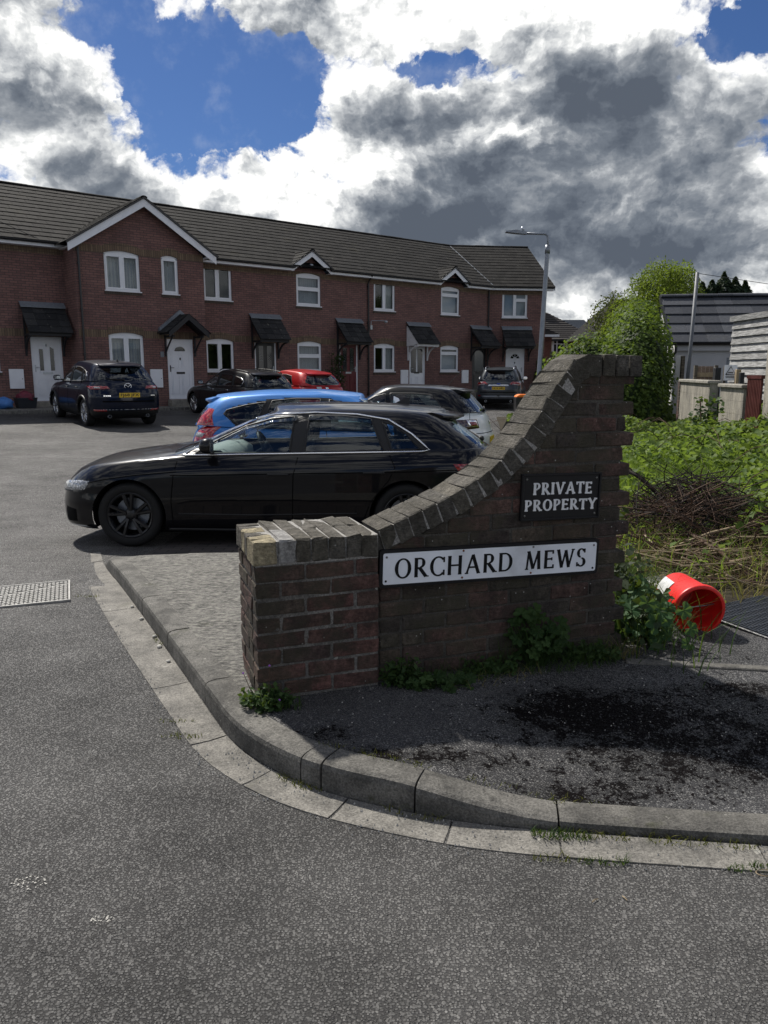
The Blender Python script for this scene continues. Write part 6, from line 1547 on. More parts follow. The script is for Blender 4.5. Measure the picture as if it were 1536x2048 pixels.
bd.tube([(zx+.002, -.078, 1.065), (zx+.004, -.04, 1.062), (zx+.004, 0, 1.025), (zx+.004, .04, 1.062), (zx+.002, .078, 1.065)], .009, 6); car.put('badge', fix(bd.mesh('badge', smooth=True)), 'chrome')
for y0, w_ in ((-.62, .17), (.56, .12)):
    lt = MB()
    for k in range(4):
        yy = y0+w_*k/4; xx = car.xrear(abs(yy), .82)+.008; lt.box((xx, yy, .80), (xx+.004, yy+w_*.17, .83)); lt.box((xx, yy, .80), (xx+.005, yy+w_*.22, .808))
    car.put('model_badge', lt.mesh('model_badge'), 'chrome')
for sg in (-1, 1): car.put('exhaust', MB().lathe([(.035, 0), (.042, .0), (.042, -.12), (.035, -.12)], 14, Matrix.Translation((car.L-.10, sg*.48, .30)) @ Matrix.Rotation(pi/2, 4, 'Y')).mesh('exhaust'), 'metal_grey')
# --- dark estate
ES = dict(L=4.55, W=1.79, z0=.19, belt=[(0, .62), (.10, .69), (.4, .78), (1.0, .87), (1.5, .92), (2.5, .95), (3.5, .98), (4.2, 1.0), (4.55, .97)],
    roof=[(1.0, 1.22), (1.6, 1.30), (2.1, 1.385), (2.6, 1.415), (3.2, 1.405), (3.8, 1.375), (4.2, 1.335)], low=LOW_HATCH, green=[(0, 1.10, 4.40, .80), (.3, 1.38, 4.33, .765), (.65, 1.70, 4.22, .695), (.9, 1.92, 4.13, .62), (1, 2.02, 4.09, .575)], gends=(.5, 2.5, .38, 2.8), ends=(.65, 2.5, .42, 2.7),
    roof_front=2.02, roof_crown=.045, wheels=[(.90, .325, .325, .37), (3.62, .325, .325, .37)],
    side_windows=[[(1.60, .945), (1.85, 1.10), (2.12, 1.235), (2.38, 1.295), (2.36, .965)], [(2.48, .97), (2.50, 1.305), (2.95, 1.305), (3.26, 1.28), (3.36, .99)], [(3.44, .995), (3.37, 1.275), (3.72, 1.225), (3.92, 1.16), (3.86, 1.03), (3.80, 1.005)]],
    rear_window=[(-.02, 1.0), (.64, 1.0), (.60, 1.10), (.52, 1.29), (-.02, 1.31)], glass_of={1: 'car_glass_dark', 2: 'car_glass_dark'}, black_pillars=[(1.56, .94), (1.85, 1.125), (2.12, 1.265), (2.4, 1.32), (2.95, 1.328), (3.3, 1.302), (3.45, 1.28), (3.44, .985), (2.4, .955)])
hd = Vector((-.632, .775)); car = axis_car('dark_estate', 'dark estate car with roof rails parked nose in beside the red hatchback', ES, (-3.12, 22.55), atan2(hd.x, hd.y))
car.build('paint_graphite'); car.wheels(5, True, 'rim_silver', 0, .235)
car.side_tube('chrome_strip', [(1.56, .935), (2.4, .96), (3.4, .988), (3.82, 1.0), (3.90, 1.03), (3.95, 1.16), (3.74, 1.235), (3.4, 1.285)], .008, 'chrome', off=.004)
for sg in (-1, 1):
    rl = [(x, sg*(float(car.gw(1)*car.plan(x))-.02), float(car.zr(x))+.012+.035*min(1, 6*min(x-2.15, 3.95-x))) for x in np.linspace(2.15, 3.95, 14)]; car.put('roof_rail', MB().tube(rl, .014, 6).mesh('roof_rail', smooth=True), 'car_trim')
car.seams([[(2.42, .96), (2.38, .7), (2.38, .24)], [(3.38, .98), (3.46, .8), (3.2, .55), (3.12, .24)], [(1.48, .91), (1.45, .6), (1.45, .24)]])
car.patch('tail_light', car.tail, [(.42, .80), (.98, .78), (1.12, .88), (.46, .90)], 'lamp_red', 12, 5, .012, sides=(-1, 1)); car.spoiler(.16, 'paint_graphite', .03, .9); car.wiper(1.03, 0, .36); car.plate(.66, ''); car.mirror(1.56, .95, 'paint_graphite'); car.handle(2.12, .84, 'chrome'); car.handle(3.05, .86, 'chrome'); car.seats((2.35, 3.25), z=.32, h=.64); car.dash(1.7, .9, .6); car.fin(3.5, 'car_trim', .05)
# --- red hatchback
CO = dict(L=4.0, W=1.72, z0=.19, belt=[(0, .62), (.10, .69), (.4, .78), (.9, .87), (1.4, .935), (2.2, .965), (3.0, .995), (3.7, 1.01), (4.0, .98)],
    roof=[(1.0, 1.25), (1.5, 1.32), (1.9, 1.39), (2.4, 1.43), (2.9, 1.415), (3.4, 1.375), (3.7, 1.34)], low=LOW_HATCH, green=[(0, .92, 3.88, .785), (.3, 1.18, 3.80, .75), (.65, 1.48, 3.68, .68), (.9, 1.68, 3.58, .60), (1, 1.76, 3.53, .555)], gends=(.5, 2.5, .42, 2.4), ends=(.6, 2.4, .45, 2.4),
    roof_front=1.76, roof_crown=.05, wheels=[(.82, .31, .31, .355), (3.33, .31, .31, .355)], side_windows=[[(1.42, .96), (1.62, 1.10), (1.85, 1.24), (2.10, 1.30), (2.10, .975)], [(2.2, .98), (2.2, 1.31), (2.6, 1.315), (2.90, 1.28), (3.12, 1.02)]],
    rear_window=[(-.02, 1.02), (.50, 1.03), (.64, 1.10), (.60, 1.18), (.48, 1.31), (-.02, 1.325)])
car = axis_car('red_hatchback', 'red hatchback with only its roof and rear window showing over the blue car', CO, (-1.72, 24.2), atan2(hd.x, hd.y))
car.build('paint_red'); car.wheels(5, False); car.patch('tail_light', car.tail, [(.62, .80), (.88, .80), (1.0, 1.0), (.72, 1.0)], 'lamp_red_bright', 8, 6, .014, sides=(-1, 1)); car.wiper(1.06, 0, -.36); car.plate(.62, ''); car.spoiler(.14, 'paint_red', .03, .85); car.mirror(1.45, .97, 'paint_red'); car.seats((2.2, 2.95), z=.32, h=.64); car.dash(1.5, .92, .58)
car.patch('sticker', car.tail, [(.20, .93), (.36, .93), (.36, .985), (.20, .985)], 'bag_white', 3, 2, .006, sides=(-1,)); car.patch('badge', car.tail, [(.0, .92), (.05, .92), (.05, .98), (.0, .98)], 'chrome', 3, 3, .008, sides=(-1, 1))
# --- grey SUV by the end house
KU = dict(L=4.52, W=1.84, z0=.24, belt=[(0, .76), (.10, .84), (.4, .93), (1.0, 1.02), (1.5, 1.06), (2.5, 1.09), (3.5, 1.12), (4.2, 1.14), (4.52, 1.12)],
    roof=[(1.0, 1.42), (1.7, 1.52), (2.2, 1.60), (2.8, 1.625), (3.4, 1.61), (3.9, 1.575), (4.3, 1.54)], low=[(0, .22, .26, .11), (.10, .08, .12, .04), (.25, .0, .04, .008), (.42, .0, .0, .0), (.60, .02, .0, .004), (.76, .05, .05, .014), (.90, .12, .10, .05), (1, .20, .18, .11)],
    green=[(0, 1.15, 4.36, .82), (.3, 1.42, 4.29, .785), (.65, 1.72, 4.19, .715), (.9, 1.92, 4.11, .65), (1, 2.02, 4.07, .605)], gends=(.5, 2.5, .38, 2.8), ends=(.65, 2.5, .42, 2.7), roof_front=2.02, roof_crown=.045, wheels=[(.92, .35, .35, .40), (3.61, .35, .35, .40)], tyre_w=.235, arch_lip=('car_trim', .03), cladding=lambda x: .42,
    side_windows=[[(1.62, 1.07), (1.85, 1.22), (2.12, 1.385), (2.38, 1.46), (2.36, 1.095)], [(2.48, 1.10), (2.50, 1.475), (2.95, 1.475), (3.26, 1.44), (3.36, 1.125)], [(3.43, 1.13), (3.36, 1.425), (3.6, 1.38), (3.78, 1.28), (3.72, 1.15)]],
    rear_window=[(-.02, 1.16), (.58, 1.185), (.64, 1.22), (.60, 1.32), (.53, 1.505), (-.02, 1.53)], rear_glass='car_glass_dark', glass_of={1: 'car_glass_dark', 2: 'car_glass_dark'})
car = axis_car('grey_suv', 'dark grey SUV with silver roof rails parked before the end house', KU, (4.56, 31.1), radians(12))
car.build('paint_grey'); car.wheels(5, False); car.spoiler(.20, 'paint_grey', .03, .9)
for sg in (-1, 1):
    rl = [(x, sg*(float(car.gw(1)*car.plan(x))-.03), float(car.zr(x))+.012+.06*min(1, 6*min(x-2.05, 4.0-x))) for x in np.linspace(2.05, 4.0, 14)]; car.put('roof_rail', MB().tube(rl, .022, 6).mesh('roof_rail', smooth=True), 'chrome')
car.patch('tail_light', car.tail, [(.42, 1.0), (.90, .93), (1.12, 1.06), (.55, 1.10)], 'lamp_red', 12, 5, .016, sides=(-1, 1)); car.patch('tail_light_lens', car.tail, [(.52, .985), (.86, .945), (.90, .985), (.54, 1.02)], 'lamp_clear', 10, 3, .024, sides=(-1, 1))
car.patch('tailgate_ledge', car.tail, [(0, .935), (.42, .93), (.38, .985), (0, .99)], 'light_silver', 8, 2, .012, sides=(-1, 1)); car.patch('skid_plate', car.tail, [(0, .42), (.60, .42), (.70, .54), (0, .55)], 'metal_grey', 12, 4, .02, sides=(-1, 1)); car.patch('tailgate_line', car.tail, [(0, .665), (.75, .665), (.75, .70), (0, .70)], 'seam', 10, 1, .003, sides=(-1, 1)); car.patch('reflector', car.tail, [(.72, .52), (.86, .52), (.88, .57), (.74, .57)], 'lamp_red', 4, 2, .012, sides=(-1, 1))
car.plate(.84, 'HK16 HRU', off=.02, blue=True); car.wiper(1.20, 0, .38, .03); car.mirror(1.6, 1.10, 'chrome', .2, .15, .15); car.seats((2.4, 3.3), z=.45, h=.66); car.dash(1.75, 1.06, .62)
xx_ = car.xrear(0, 1.0)+.012; car.put('badge', fix(MB().ball((xx_, 0, 1.01), (.01, .085, .035), 12, 8).mesh('badge', smooth=True)), 'plate_blue')
for sg in (-1, 1): car.put('exhaust', MB().lathe([(.035, 0), (.045, .0), (.045, -.12), (.035, -.12)], 14, Matrix.Translation((car.L-.04, sg*.50, .33)) @ Matrix.Rotation(pi/2, 4, 'Y')).mesh('exhaust'), 'metal_light')
# ------------------------------------------------------------------ right-hand side: verge, garage, walls, sheds
def proj_at(px, py, d):
    """point seen at photo pixel (px,py) at distance d along the axis: used to measure real positions off the photograph"""
    x = (px-768)/1540; v = (py-1024)/1540; c, s = cos(PITCH), sin(PITCH)
    return Vector((x*d, (c-v*s)*d, EYE+(-v*c-s)*d))
def vz(x, y):
    a = .10*sstep(4.6, 3.8, y)+.0
    return .10-.10*sstep(7, 20, y)+.035*sin(x*1.7+y*.8)*sin(y*1.3)*sstep(4.3, 5.5, y)+.10*sstep(2.6, 6, x)*sstep(5, 8, y)
vg = MB().grid([[(x, y, vz(x, y)) for x in np.linspace(1.15+.12*(y-4.2), 9.5+.1*y, 22)] for y in np.linspace(4.3, 26, 40)]).mesh('verge', smooth=True)
struct('verge', vg, MT('earth'))
ed = thing('edging_strip', 'thin concrete edging strip across the dark tarmac beyond the wall', 'kerb edging')
ob('edging', fix(MB().prism([(0, -.05), (2.6, -.05), (2.6, .016), (0, .016)], -.03, .03, Matrix.Translation((1.20, 3.63, .108)) @ Matrix.Rotation(radians(-9), 4, 'Z')).mesh('edging', bevel=.005)), MT('kerb_concrete'), ed)
# garage
GY = radians(-8); gp = proj_at(1340, 835, 25.2); gp.z = 0
gar = thing('garage', 'rendered garage with a dark tiled roof beyond the concrete block walls', 'garage', (gp.x, gp.y, 0), GY)
W_, HD_, EZG, RZG = 5.2, 3.8, 2.42, 4.02
wm = MB(); wall_holes(wm, 0, W_, -.1, EZG, 0, [(1.62, 3.6, .0, 1.98)], .12)
ob('wall', wm.mesh('wall'), MT('render_grey'), gar)
ob('gable', fix(MB().add([(0, 0, -.1), (0, HD_, -.1), (0, HD_, EZG), (0, HD_/2, RZG-.06), (0, 0, EZG), (W_, 0, -.1), (W_, HD_, -.1), (W_, HD_, EZG), (W_, HD_/2, RZG-.06), (W_, 0, EZG)], [(4, 3, 2, 1, 0), (5, 6, 7, 8, 9)]).mesh('gable')), MT('render_white'), gar)
ob('garage_door', fix(MB().box((1.70, .06, .02), (3.55, .10, 1.90)).mesh('garage_door')), MT('blind'), gar)
fdm = MB().box((1.62, .02, 0), (1.70, .1, 1.98)); fdm.box((1.70, .02, 1.90), (3.6, .1, 1.98)); ob('door_frame', fix(fdm.mesh('door_frame')), MT('lead_flashing'), gar)
ob('fascia', fix(MB().box((0, -.12, EZG-.22), (W_, -.003, EZG-.02)).mesh('fascia')), MT('render_grey'), gar)
ob('gutter', fix(MB().tube([(-.12, -.20, EZG+.0), (W_, -.20, EZG+.0)], .055, 8).mesh('gutter')), MT('gutter_black'), gar)
ob('downpipe', fix(MB().tube([(.0, -.20, EZG-.02), (.0, -.20, EZG-.25), (-.16, -.06, EZG-.55), (-.16, -.06, 0)], .045, 8).mesh('downpipe')), MT('gutter_black'), gar)
up = Vector((0, HD_/2+.22, RZG-EZG)); Sg = up.length; up /= Sg; nr = Vector((1, 0, 0)).cross(up); rows = 5; g_ = Sg/rows; wt = .56
tm = fix(MB().box((.0025, -.05, 0), (wt-.0025, g_+.03, .04)).mesh('roof_tile', bevel=.003)); tm.materials.append(MT('garage_tile'))
for r in range(rows):
    for c in range(10):
        o = ob('roof_tile', tm, None, gar, Vector((-.16+c*wt-(wt/2 if r % 2 else 0)+(.28 if r % 2 else 0)*1.0, -.22, EZG+.03))+up*(r*g_)+nr*.02); o.rotation_euler = (atan2(up.z, up.y)-radians(4.5)+random.uniform(-.006, .006), 0, 0)
ob('roof_deck', fix(MB().add([(-.1, -.2, EZG), (W_+.2, -.2, EZG), (W_+.2, HD_/2, RZG-.02), (-.1, HD_/2, RZG-.02), (W_+.2, HD_+.2, EZG), (-.1, HD_+.2, EZG)], [(0, 1, 2, 3), (3, 2, 4, 5)]).mesh('roof_deck')), MT('garage_tile'), gar)
rm = MB(); ridge_caps(rm, (-.16, HD_/2, RZG+.06), (W_+.2, HD_/2, RZG+.06), .13, .46); ob('ridge', fix(rm.mesh('ridge')), MT('garage_tile'), gar)
ob('verge_trim', fix(MB().add([(-.20, -.24, EZG-.10), (-.20, HD_/2, RZG-.09), (-.20, HD_/2, RZG+.09), (-.20, -.24, EZG+.08), (-.14, -.24, EZG-.10), (-.14, HD_/2, RZG-.09), (-.14, HD_/2, RZG+.09), (-.14, -.24, EZG+.08)], [(0, 1, 2, 3), (7, 6, 5, 4), (0, 4, 5, 1), (3, 2, 6, 7), (0, 3, 7, 4)]).mesh('verge_trim')), MT('gutter_black'), gar)
# block walls of the plots, running towards the eye
def block_wall(name, label, a, b, z1, th=.16, cop=True, z0=-.1, mat='block_wall', cz=.07):
    a = Vector((*a, 0)); b = Vector((*b, 0)); d = (b-a); L = d.length; t = thing(name, label, 'wall', a, atan2(d.y, d.x), None)
    rows = max(1, int((z1-z0)/.225)); hh = (z1-z0)/rows; bl = .45
    core = MB().box((.006, -th+.006, z0), (L-.006, -.006, z1)); ob('mortar', core.mesh('mortar'), MT('coping_concrete'), t)
    for r in range(rows):
        x = -.225 if r % 2 else 0
        while x < L-.02:
            x0, x1 = max(0, x), min(L, x+bl-.003); x += bl
            if x1-x0 < .05: continue
            ob('block', fix(MB().box((x0, -th, z0+r*hh+.0015), (x1, 0, z0+(r+1)*hh-.0015)).mesh('block', bevel=.0025)), MT(mat), t)
    if cop: ob('coping', fix(MB().box((-.03, -th-.05, z1), (L+.03, .05, z1+cz)).mesh('coping', bevel=.015)), MT('coping_concrete'), t)
    return t
block_wall('block_wall', 'rendered block wall with a concrete coping beside the garage', (6.35, 15.2), (6.92, 18.2), 1.30)
block_wall('block_wall', 'short block wall with a broken edge next to the brown gate', (6.12, 13.25), (6.28, 14.55), 1.25)
block_wall('block_pier', 'tall concrete pier at the photo edge beside the brown gate', (5.95, 11.6), (6.12, 12.55), 1.93, .3, False)
brk = MB(); tq = thing('brick_pier', 'narrow brown brick pier at the end of the block wall by the garage', 'pier', (6.93, 18.25, 0), atan2(3.0, .57))
for k in range(16): ob('brick', fix(MB().box((0, -.16, -.05+k*.085), (.24, .01, .028+k*.085)).mesh('brick', bevel=.004)), MT('pier_brick'), tq)
ob('mortar', MB().box((.005, -.155, -.1), (.235, .004, 1.31)).mesh('mortar'), MT('mortar_lime'), tq)
gt = thing('garden_gate', 'dark brown ribbed metal gate between the block wall and the pier', 'gate', (6.115, 12.6, 0), atan2(.62, .05))
for k in range(9): ob('rib', fix(MB().box((.02+k*.066, -.015, .30), (.02+k*.066+.045, .02, 1.42)).mesh('rib')), MT('gate_brown'), gt)
ob('gate_sheet', fix(MB().box((0, .0, .28), (.62, .012, 1.44)).mesh('gate_sheet')), MT('gate_brown'), gt); gf_ = MB().box((0, -.03, 1.42), (.62, .03, 1.48)); gf_.box((0, -.03, .24), (.62, .03, .29)); ob('gate_frame', fix(gf_.mesh('gate_frame')), MT('gate_brown'), gt)
# weathered board shed
shp = proj_at(1460, 740, 18); sh = thing('timber_shed', 'grey weathered shed clad in horizontal boards above the block walls', 'shed', (shp.x, shp.y, 0), radians(-90))
nb = 10
for k in range(nb):
    z0 = .95+k*.172; ob('board', fix(MB().add([(0, -.040, z0), (4.2, -.040, z0), (4.2, -.004, z0+.164), (0, -.004, z0+.164), (0, .01, z0), (4.2, .01, z0), (4.2, .01, z0+.168), (0, .01, z0+.168)], [(0, 1, 2, 3), (7, 6, 5, 4), (0, 4, 5, 1), (3, 2, 6, 7), (0, 3, 7, 4), (1, 5, 6, 2)]).mesh('board')), MT('weathered_board'), sh)
ob('frame', fix(MB().box((0.02, .012, 0), (4.2, 2.2, 2.62)).mesh('frame')), MT('weathered_post'), sh); ob('roof_edge', fix(MB().box((-.06, -.07, 2.67), (4.3, 2.3, 2.79)).mesh('roof_edge')), MT('weathered_board'), sh)
# odds and ends of fence between
def post(name, label, px, py0, d, w, h, mat, z0=.2, cat='post', lean=0):
    p = proj_at(px, py0, d); t = thing(name, label, cat, (p.x, p.y, 0)); ob('shaft', fix(MB().box((-w/2, -w/2, 0), (w/2, w/2, h)).mesh('shaft', bevel=.006)), MT(mat), t, rot=(0, lean, 0)); return t
post('fence_post', 'dark square timber post in the gap between the two block walls', 1433, 760, 16.4, .12, 1.62, 'black_timber')
post('gate_post', 'tall dark post edging the pale board near the garage corner', 1364, 745, 20.5, .09, 1.95, 'weathered_post')
bd_ = proj_at(1357, 745, 20.7); t = thing('pale_board', 'pale upright board leaning near the garage downpipe', 'board', (bd_.x, bd_.y, 0)); ob('face', fix(MB().box((-.09, 0, 0), (.09, .03, 1.97)).mesh('face')), MT('render_white'), t)
fb_ = proj_at(1411, 745, 17.6); t = thing('board_fence', 'short weathered fence panel behind the block wall coping', 'fence', (fb_.x, fb_.y, 0), radians(-10))
for x0 in (-.17, -.085, 0, .085): ob('board', fix(MB().box((x0, 0, .5), (x0+.078, .02, 1.66)).mesh('board')), MT('fence_timber'), t)
ob('rail', fix(MB().box((-.2, -.03, 1.42), (.2, -.002, 1.52)).mesh('rail')), MT('stick_pale'), t)
for x0 in (-.25, .19): ob('post', fix(MB().box((x0, -.04, 0), (x0+.07, .05, 1.68)).mesh('post')), MT('weathered_post'), t)
sg_ = proj_at(1461, 745, 15.6); t = thing('warning_sign', 'small white warning sign with a black triangle above the short block wall', 'sign', (sg_.x, sg_.y, 0), radians(-14))
ob('post', fix(MB().box((-.13, .01, .3), (-.08, .05, 1.64)).mesh('post')), MT('weathered_post'), t); ob('panel', fix(MB().box((-.12, -.01, 1.36), (.12, .005, 1.67)).mesh('panel')), MT('sign_white'), t)
tri = [(-.09, 1.48), (.09, 1.48), (0, 1.64)]; ob('triangle', fix(MB().tube([(x, -.014, z) for x, z in tri+tri[:1]], .009, 4).mesh('triangle')), MT('letter_black'), t)
wl_ = MB()
for k, (w2, zz) in enumerate(((.09, 1.44), (.085, 1.415), (.05, 1.505), (.045, 1.52))): wl_.box((-w2, -.013, zz), (w2, -.0105, zz+.011))
ob('lettering', wl_.mesh('lettering'), MT('letter_black'), t)
post('fence_post', 'pale timber post just beside the white warning sign', 1476, 745, 15.4, .09, 1.58, 'stick_pale'); post('fence_post', 'dark timber post next to the brown gate behind the short wall', 1484, 745, 15.0, .08, 1.52, 'black_timber')
# steel pole with a wire
pp0 = proj_at(1380, 750, 19.5); pp1 = proj_at(1395, 545, 19.5); t = thing('steel_pole', 'tall thin grey steel pole leaning before the garage roof', 'pole', (pp0.x, pp0.y, 0))
dv = pp1-pp0; ob('shaft', MB().tube([(-dv.x*.45, 0, -.1), (dv.x, dv.y, pp1.z)], .045, 10).mesh('shaft', smooth=True), MT('pole_steel'), t)
t2 = thing('overhead_wire', 'thin wire running off from the top of the steel pole', 'wire'); pe = proj_at(1700, 572, 22); ob('strand', MB().tube([pp1-Vector((0, 0, .02)), (pp1+pe)/2-Vector((0, 0, .15)), pe], .008, 5).mesh('strand'), MT('black_plastic'), t2)
# lamp column
lp = proj_at(1076, 745, 19.5); lp.z = gz(lp.x, lp.y)
lamp = thing('street_lamp', 'grey street lamp column with a flat lantern reaching over the court', 'street lamp', lp)
zt = 4.72
ob('column', MB().tube([(0, 0, 0), (.0, 0, 1.25), (0.02, 0, 1.35), (.13, 0, zt), (.13, 0, zt+.02)], [.088, .085, .062, .052, .052], 14).mesh('column', smooth=True), MT('metal_grey'), lamp)
ob('bracket', MB().tube([(.13, 0, zt-.2), (.132, 0, zt+.18), (.12, 0, zt+.27), (.06, 0, zt+.31), (-.45, 0, zt+.33)], .028, 8).mesh('bracket', smooth=True), MT('metal_grey'), lamp)
ob('collar', MB().tube([(.128, 0, zt-.15), (.132, 0, zt+.05)], .064, 10).mesh('collar', smooth=True), MT('metal_grey'), lamp)
ln = MB().add([(-.40, -.07, zt+.36), (-.40, .07, zt+.36), (-.66, .10, zt+.40), (-.66, -.10, zt+.40), (-.92, .09, zt+.375), (-.92, -.09, zt+.375), (-.40, -.07, zt+.30), (-.40, .07, zt+.30), (-.66, .10, zt+.32), (-.66, -.10, zt+.32), (-.92, .09, zt+.35), (-.92, -.09, zt+.35)], [(0, 1, 2, 3), (3, 2, 4, 5), (7, 6, 9, 8), (8, 9, 11, 10), (0, 3, 9, 6), (3, 5, 11, 9), (1, 7, 8, 2), (2, 8, 10, 4), (0, 6, 7, 1), (5, 4, 10, 11)])
lo = ob('lantern', fix(ln.mesh('lantern')), MT('metal_grey'), lamp); ob('photocell', fix(MB().ball((-.50, 0, zt+.43), (.05, .05, .06)).mesh('photocell', smooth=True)), MT('metal_light'), lo)
# woven fence beside the lamp
fa = Vector((5.2, 24.6, 0)); fb2 = Vector((8.2, 23.4, 0)); d = fb2-fa; t = thing('lap_fence', 'brown timber lap fence panel behind the lamp column', 'fence', fa, atan2(d.y, d.x))
for k in range(13): ob('slat', fix(MB().box((0, -.012-.006*(k % 2), .25+k*.142), (d.length, .004, .25+k*.142+.15)).mesh('slat')), MT('fence_timber'), t)
for x0 in (0, 1.6, d.length-.1): ob('post', fix(MB().box((x0, -.05, 0), (x0+.09, .05, 2.16)).mesh('post')), MT('weathered_post'), t)
ob('cap_rail', fix(MB().box((0, -.03, 2.10), (d.length, .03, 2.15)).mesh('cap_rail')), MT('fence_timber'), t)
# salt-bin style container with bags by the grey SUV
ob_ = proj_at(1047, 790, 21.5); ob_.z = gz(ob_.x, ob_.y); t = thing('orange_lid_bin', 'orange lidded bin half hidden behind the coping beside the lamp column', 'bin', ob_)
ob('lid', fix(MB().prism([(-.24, .0), (.30, .0), (.30, .075), (-.12, .08), (-.20, .05)], -.22, .22, Matrix.Translation((0, 0, .98))).mesh('lid', bevel=.012)), MT('orange_plastic'), t); ob('tub', fix(MB().add([(-.20, -.2, 0), (.26, -.2, 0), (.26, .2, 0), (-.20, .2, 0), (-.24, -.22, .97), (.30, -.22, .97), (.30, .22, .97), (-.24, .22, .97)], [(0, 3, 2, 1), (4, 5, 6, 7), (0, 1, 5, 4), (1, 2, 6, 5), (2, 3, 7, 6), (3, 0, 4, 7)]).mesh('tub', bevel=.01)), MT('bag_black'), t)
def crumple(c, r, seed, n=14, m_=10, amp=.25):
    rr = np.random.RandomState(seed); mb = MB().ball(c, r, n, m_); ph = rr.uniform(0, 6, 6)
    mb.v = [(x+amp*r[0]*.5*sin(7*z/r[2]+ph[0]+3*y/r[1]), y+amp*r[1]*.5*sin(6*x/r[0]+ph[1]), max(0, z+amp*r[2]*.35*sin(5*x/r[0]+4*y/r[1]+ph[2]))) for x, y, z in mb.v]
    return mb
b0 = ob_+Vector((.22, -.45, 0)); t = tag(ob('refuse_sack', crumple((0, 0, .36), (.30, .28, .40), 3).mesh('refuse_sack', smooth=True), MT('bag_white'), None, b0), 'black and white bag slumped below the orange bin lid', 'bag')
# recycling containers on the path at the frame's edge
rp = hw(-6.95, .75, 0); rp.z = fz(-6.95)+.03
t = thing('recycling_box', 'black recycling box heaped with a dark red bag beside the white door', 'recycling box', rp, HROT)
ob('tub', fix(MB().add([(-.25, -.17, 0), (.25, -.17, 0), (.25, .17, 0), (-.25, .17, 0), (-.29, -.21, .30), (.29, -.21, .30), (.29, .21, .30), (-.29, .21, .30)], [(0, 3, 2, 1), (0, 1, 5, 4), (1, 2, 6, 5), (2, 3, 7, 6), (3, 0, 4, 7)]).mesh('tub')), MT('box_dark'), t); ob('rim', fix(MB().tube([(-.29, -.21, .30), (.29, -.21, .30), (.29, .21, .30), (-.29, .21, .30), (-.29, -.21, .30)], .015, 5).mesh('rim')), MT('box_dark'), t)
tag(ob('red_bag', crumple((0, 0, .10), (.27, .2, .20), 5).mesh('red_bag', smooth=True), MT('bag_red'), None, rp+Vector((0, 0, .22))), 'dark red bag bulging out of the black recycling box', 'bag')
tag(ob('blue_bag', crumple((0, 0, .16), (.34, .26, .20), 8).mesh('blue_bag', smooth=True), MT('bag_blue'), None, hw(-7.65, .85, fz(-7.6)+.02)), 'light blue bag lying on the path beside the recycling box', 'bag')
pa, pb_ = hw(-11.2, -3.4, 8.6), hw(-6.1, .32, 5.52)
tag(ob('overhead_cable', MB().tube([pa, (pa+pb_)/2-Vector((0, 0, .12)), pb_], .009, 5).mesh('overhead_cable'), MT('black_plastic')), 'thin dark cable dropping across the roof to the eaves beside the gable', 'cable')
# ---- houses and roofs far behind
def far_house(label, px0, px1, py_e, py_r, d, hip, wallmat, tile, wallh=2.6, yaw=0, ridge=(0.0, 1.0), wins=(), chim=None, depth=7):
    a = proj_at(px0, py_e, d); b = proj_at(px1, py_e, d); L = (b-a).length; r = proj_at((px0+px1)/2, py_r, d+depth/2)
    t = thing('distant_house', label, 'house', (a.x, a.y, 0), yaw); ez = a.z; rz = r.z
    wm_ = MB().box((0, 0, min(0, ez-wallh)), (L, depth, ez)); ob('wall', fix(wm_.mesh('wall')), MT(wallmat), t)
    x0, x1 = L*ridge[0], L*ridge[1]; o = .35
    rf_ = MB().add([(-o, -o, ez-.05), (L+o, -o, ez-.05), (L+o, depth+o, ez-.05), (-o, depth+o, ez-.05), (x0, depth/2, rz), (x1, depth/2, rz)], [(0, 1, 5, 4), (1, 2, 5), (2, 3, 4, 5), (3, 0, 4)]); rr_ = ob('roof', fix(rf_.mesh('roof')), MT(tile), t)
    n = 14; cm = MB()
    for k in range(1, n):
        f = k/n; xa = -o+(x0+o)*f; xb = L+o+(x1-L-o)*f; y = -o+(depth/2+o)*f; z = ez-.05+(rz-ez+.05)*f; cm.box((xa, y-.05, z-.02), (xb, y+.02, z+.035))
    oc = ob('tile_courses', fix(cm.mesh('tile_courses')), MT(tile), rr_); oc['kind'] = 'stuff'
    ob('gutter', fix(MB().box((-o, -o-.08, ez-.18), (L+o, -o, ez-.05)).mesh('gutter')), MT('gutter_black' if wallmat != 'distant_brick' else 'white_plastic'), t)
    for (wx0, wx1, z0, z1) in wins:
        fm = MB(); A, B = L*wx0, L*wx1; m1, m2 = A+(B-A)*.28, A+(B-A)*.75
        for p_, q_ in ((A, A+.09), (m1-.04, m1+.04), (m2-.04, m2+.04), (B-.09, B)): fm.box((p_, -.10, z0), (q_, -.02, z1))
        for p_, q_ in ((z0, z0+.09), (z1-.09, z1), (z1-.38, z1-.32)): fm.box((A, -.095, p_), (B, -.025, q_))
        w_ = ob('window', fix(fm.mesh('window')), MT('white_plastic'), t); ob('pane', MB().add([(A, -.04, z0), (B, -.04, z0), (B, -.04, z1), (A, -.04, z1)], [(0, 1, 2, 3)]).mesh('pane'), MT('door_glass_dark'), w_)
    if chim:
        cx, cz0, cz1 = chim; c_ = ob('chimney', fix(MB().box((L*cx-.35, depth/2-.4, cz0), (L*cx+.35, depth/2+.4, cz1)).mesh('chimney')), MT('distant_brick'), t); ob('chimney_pot', fix(MB().tube([(L*cx, depth/2, cz1), (L*cx, depth/2, cz1+.5)], .14, 8).mesh('chimney_pot')), MT('distant_brick'), c_)
    return t
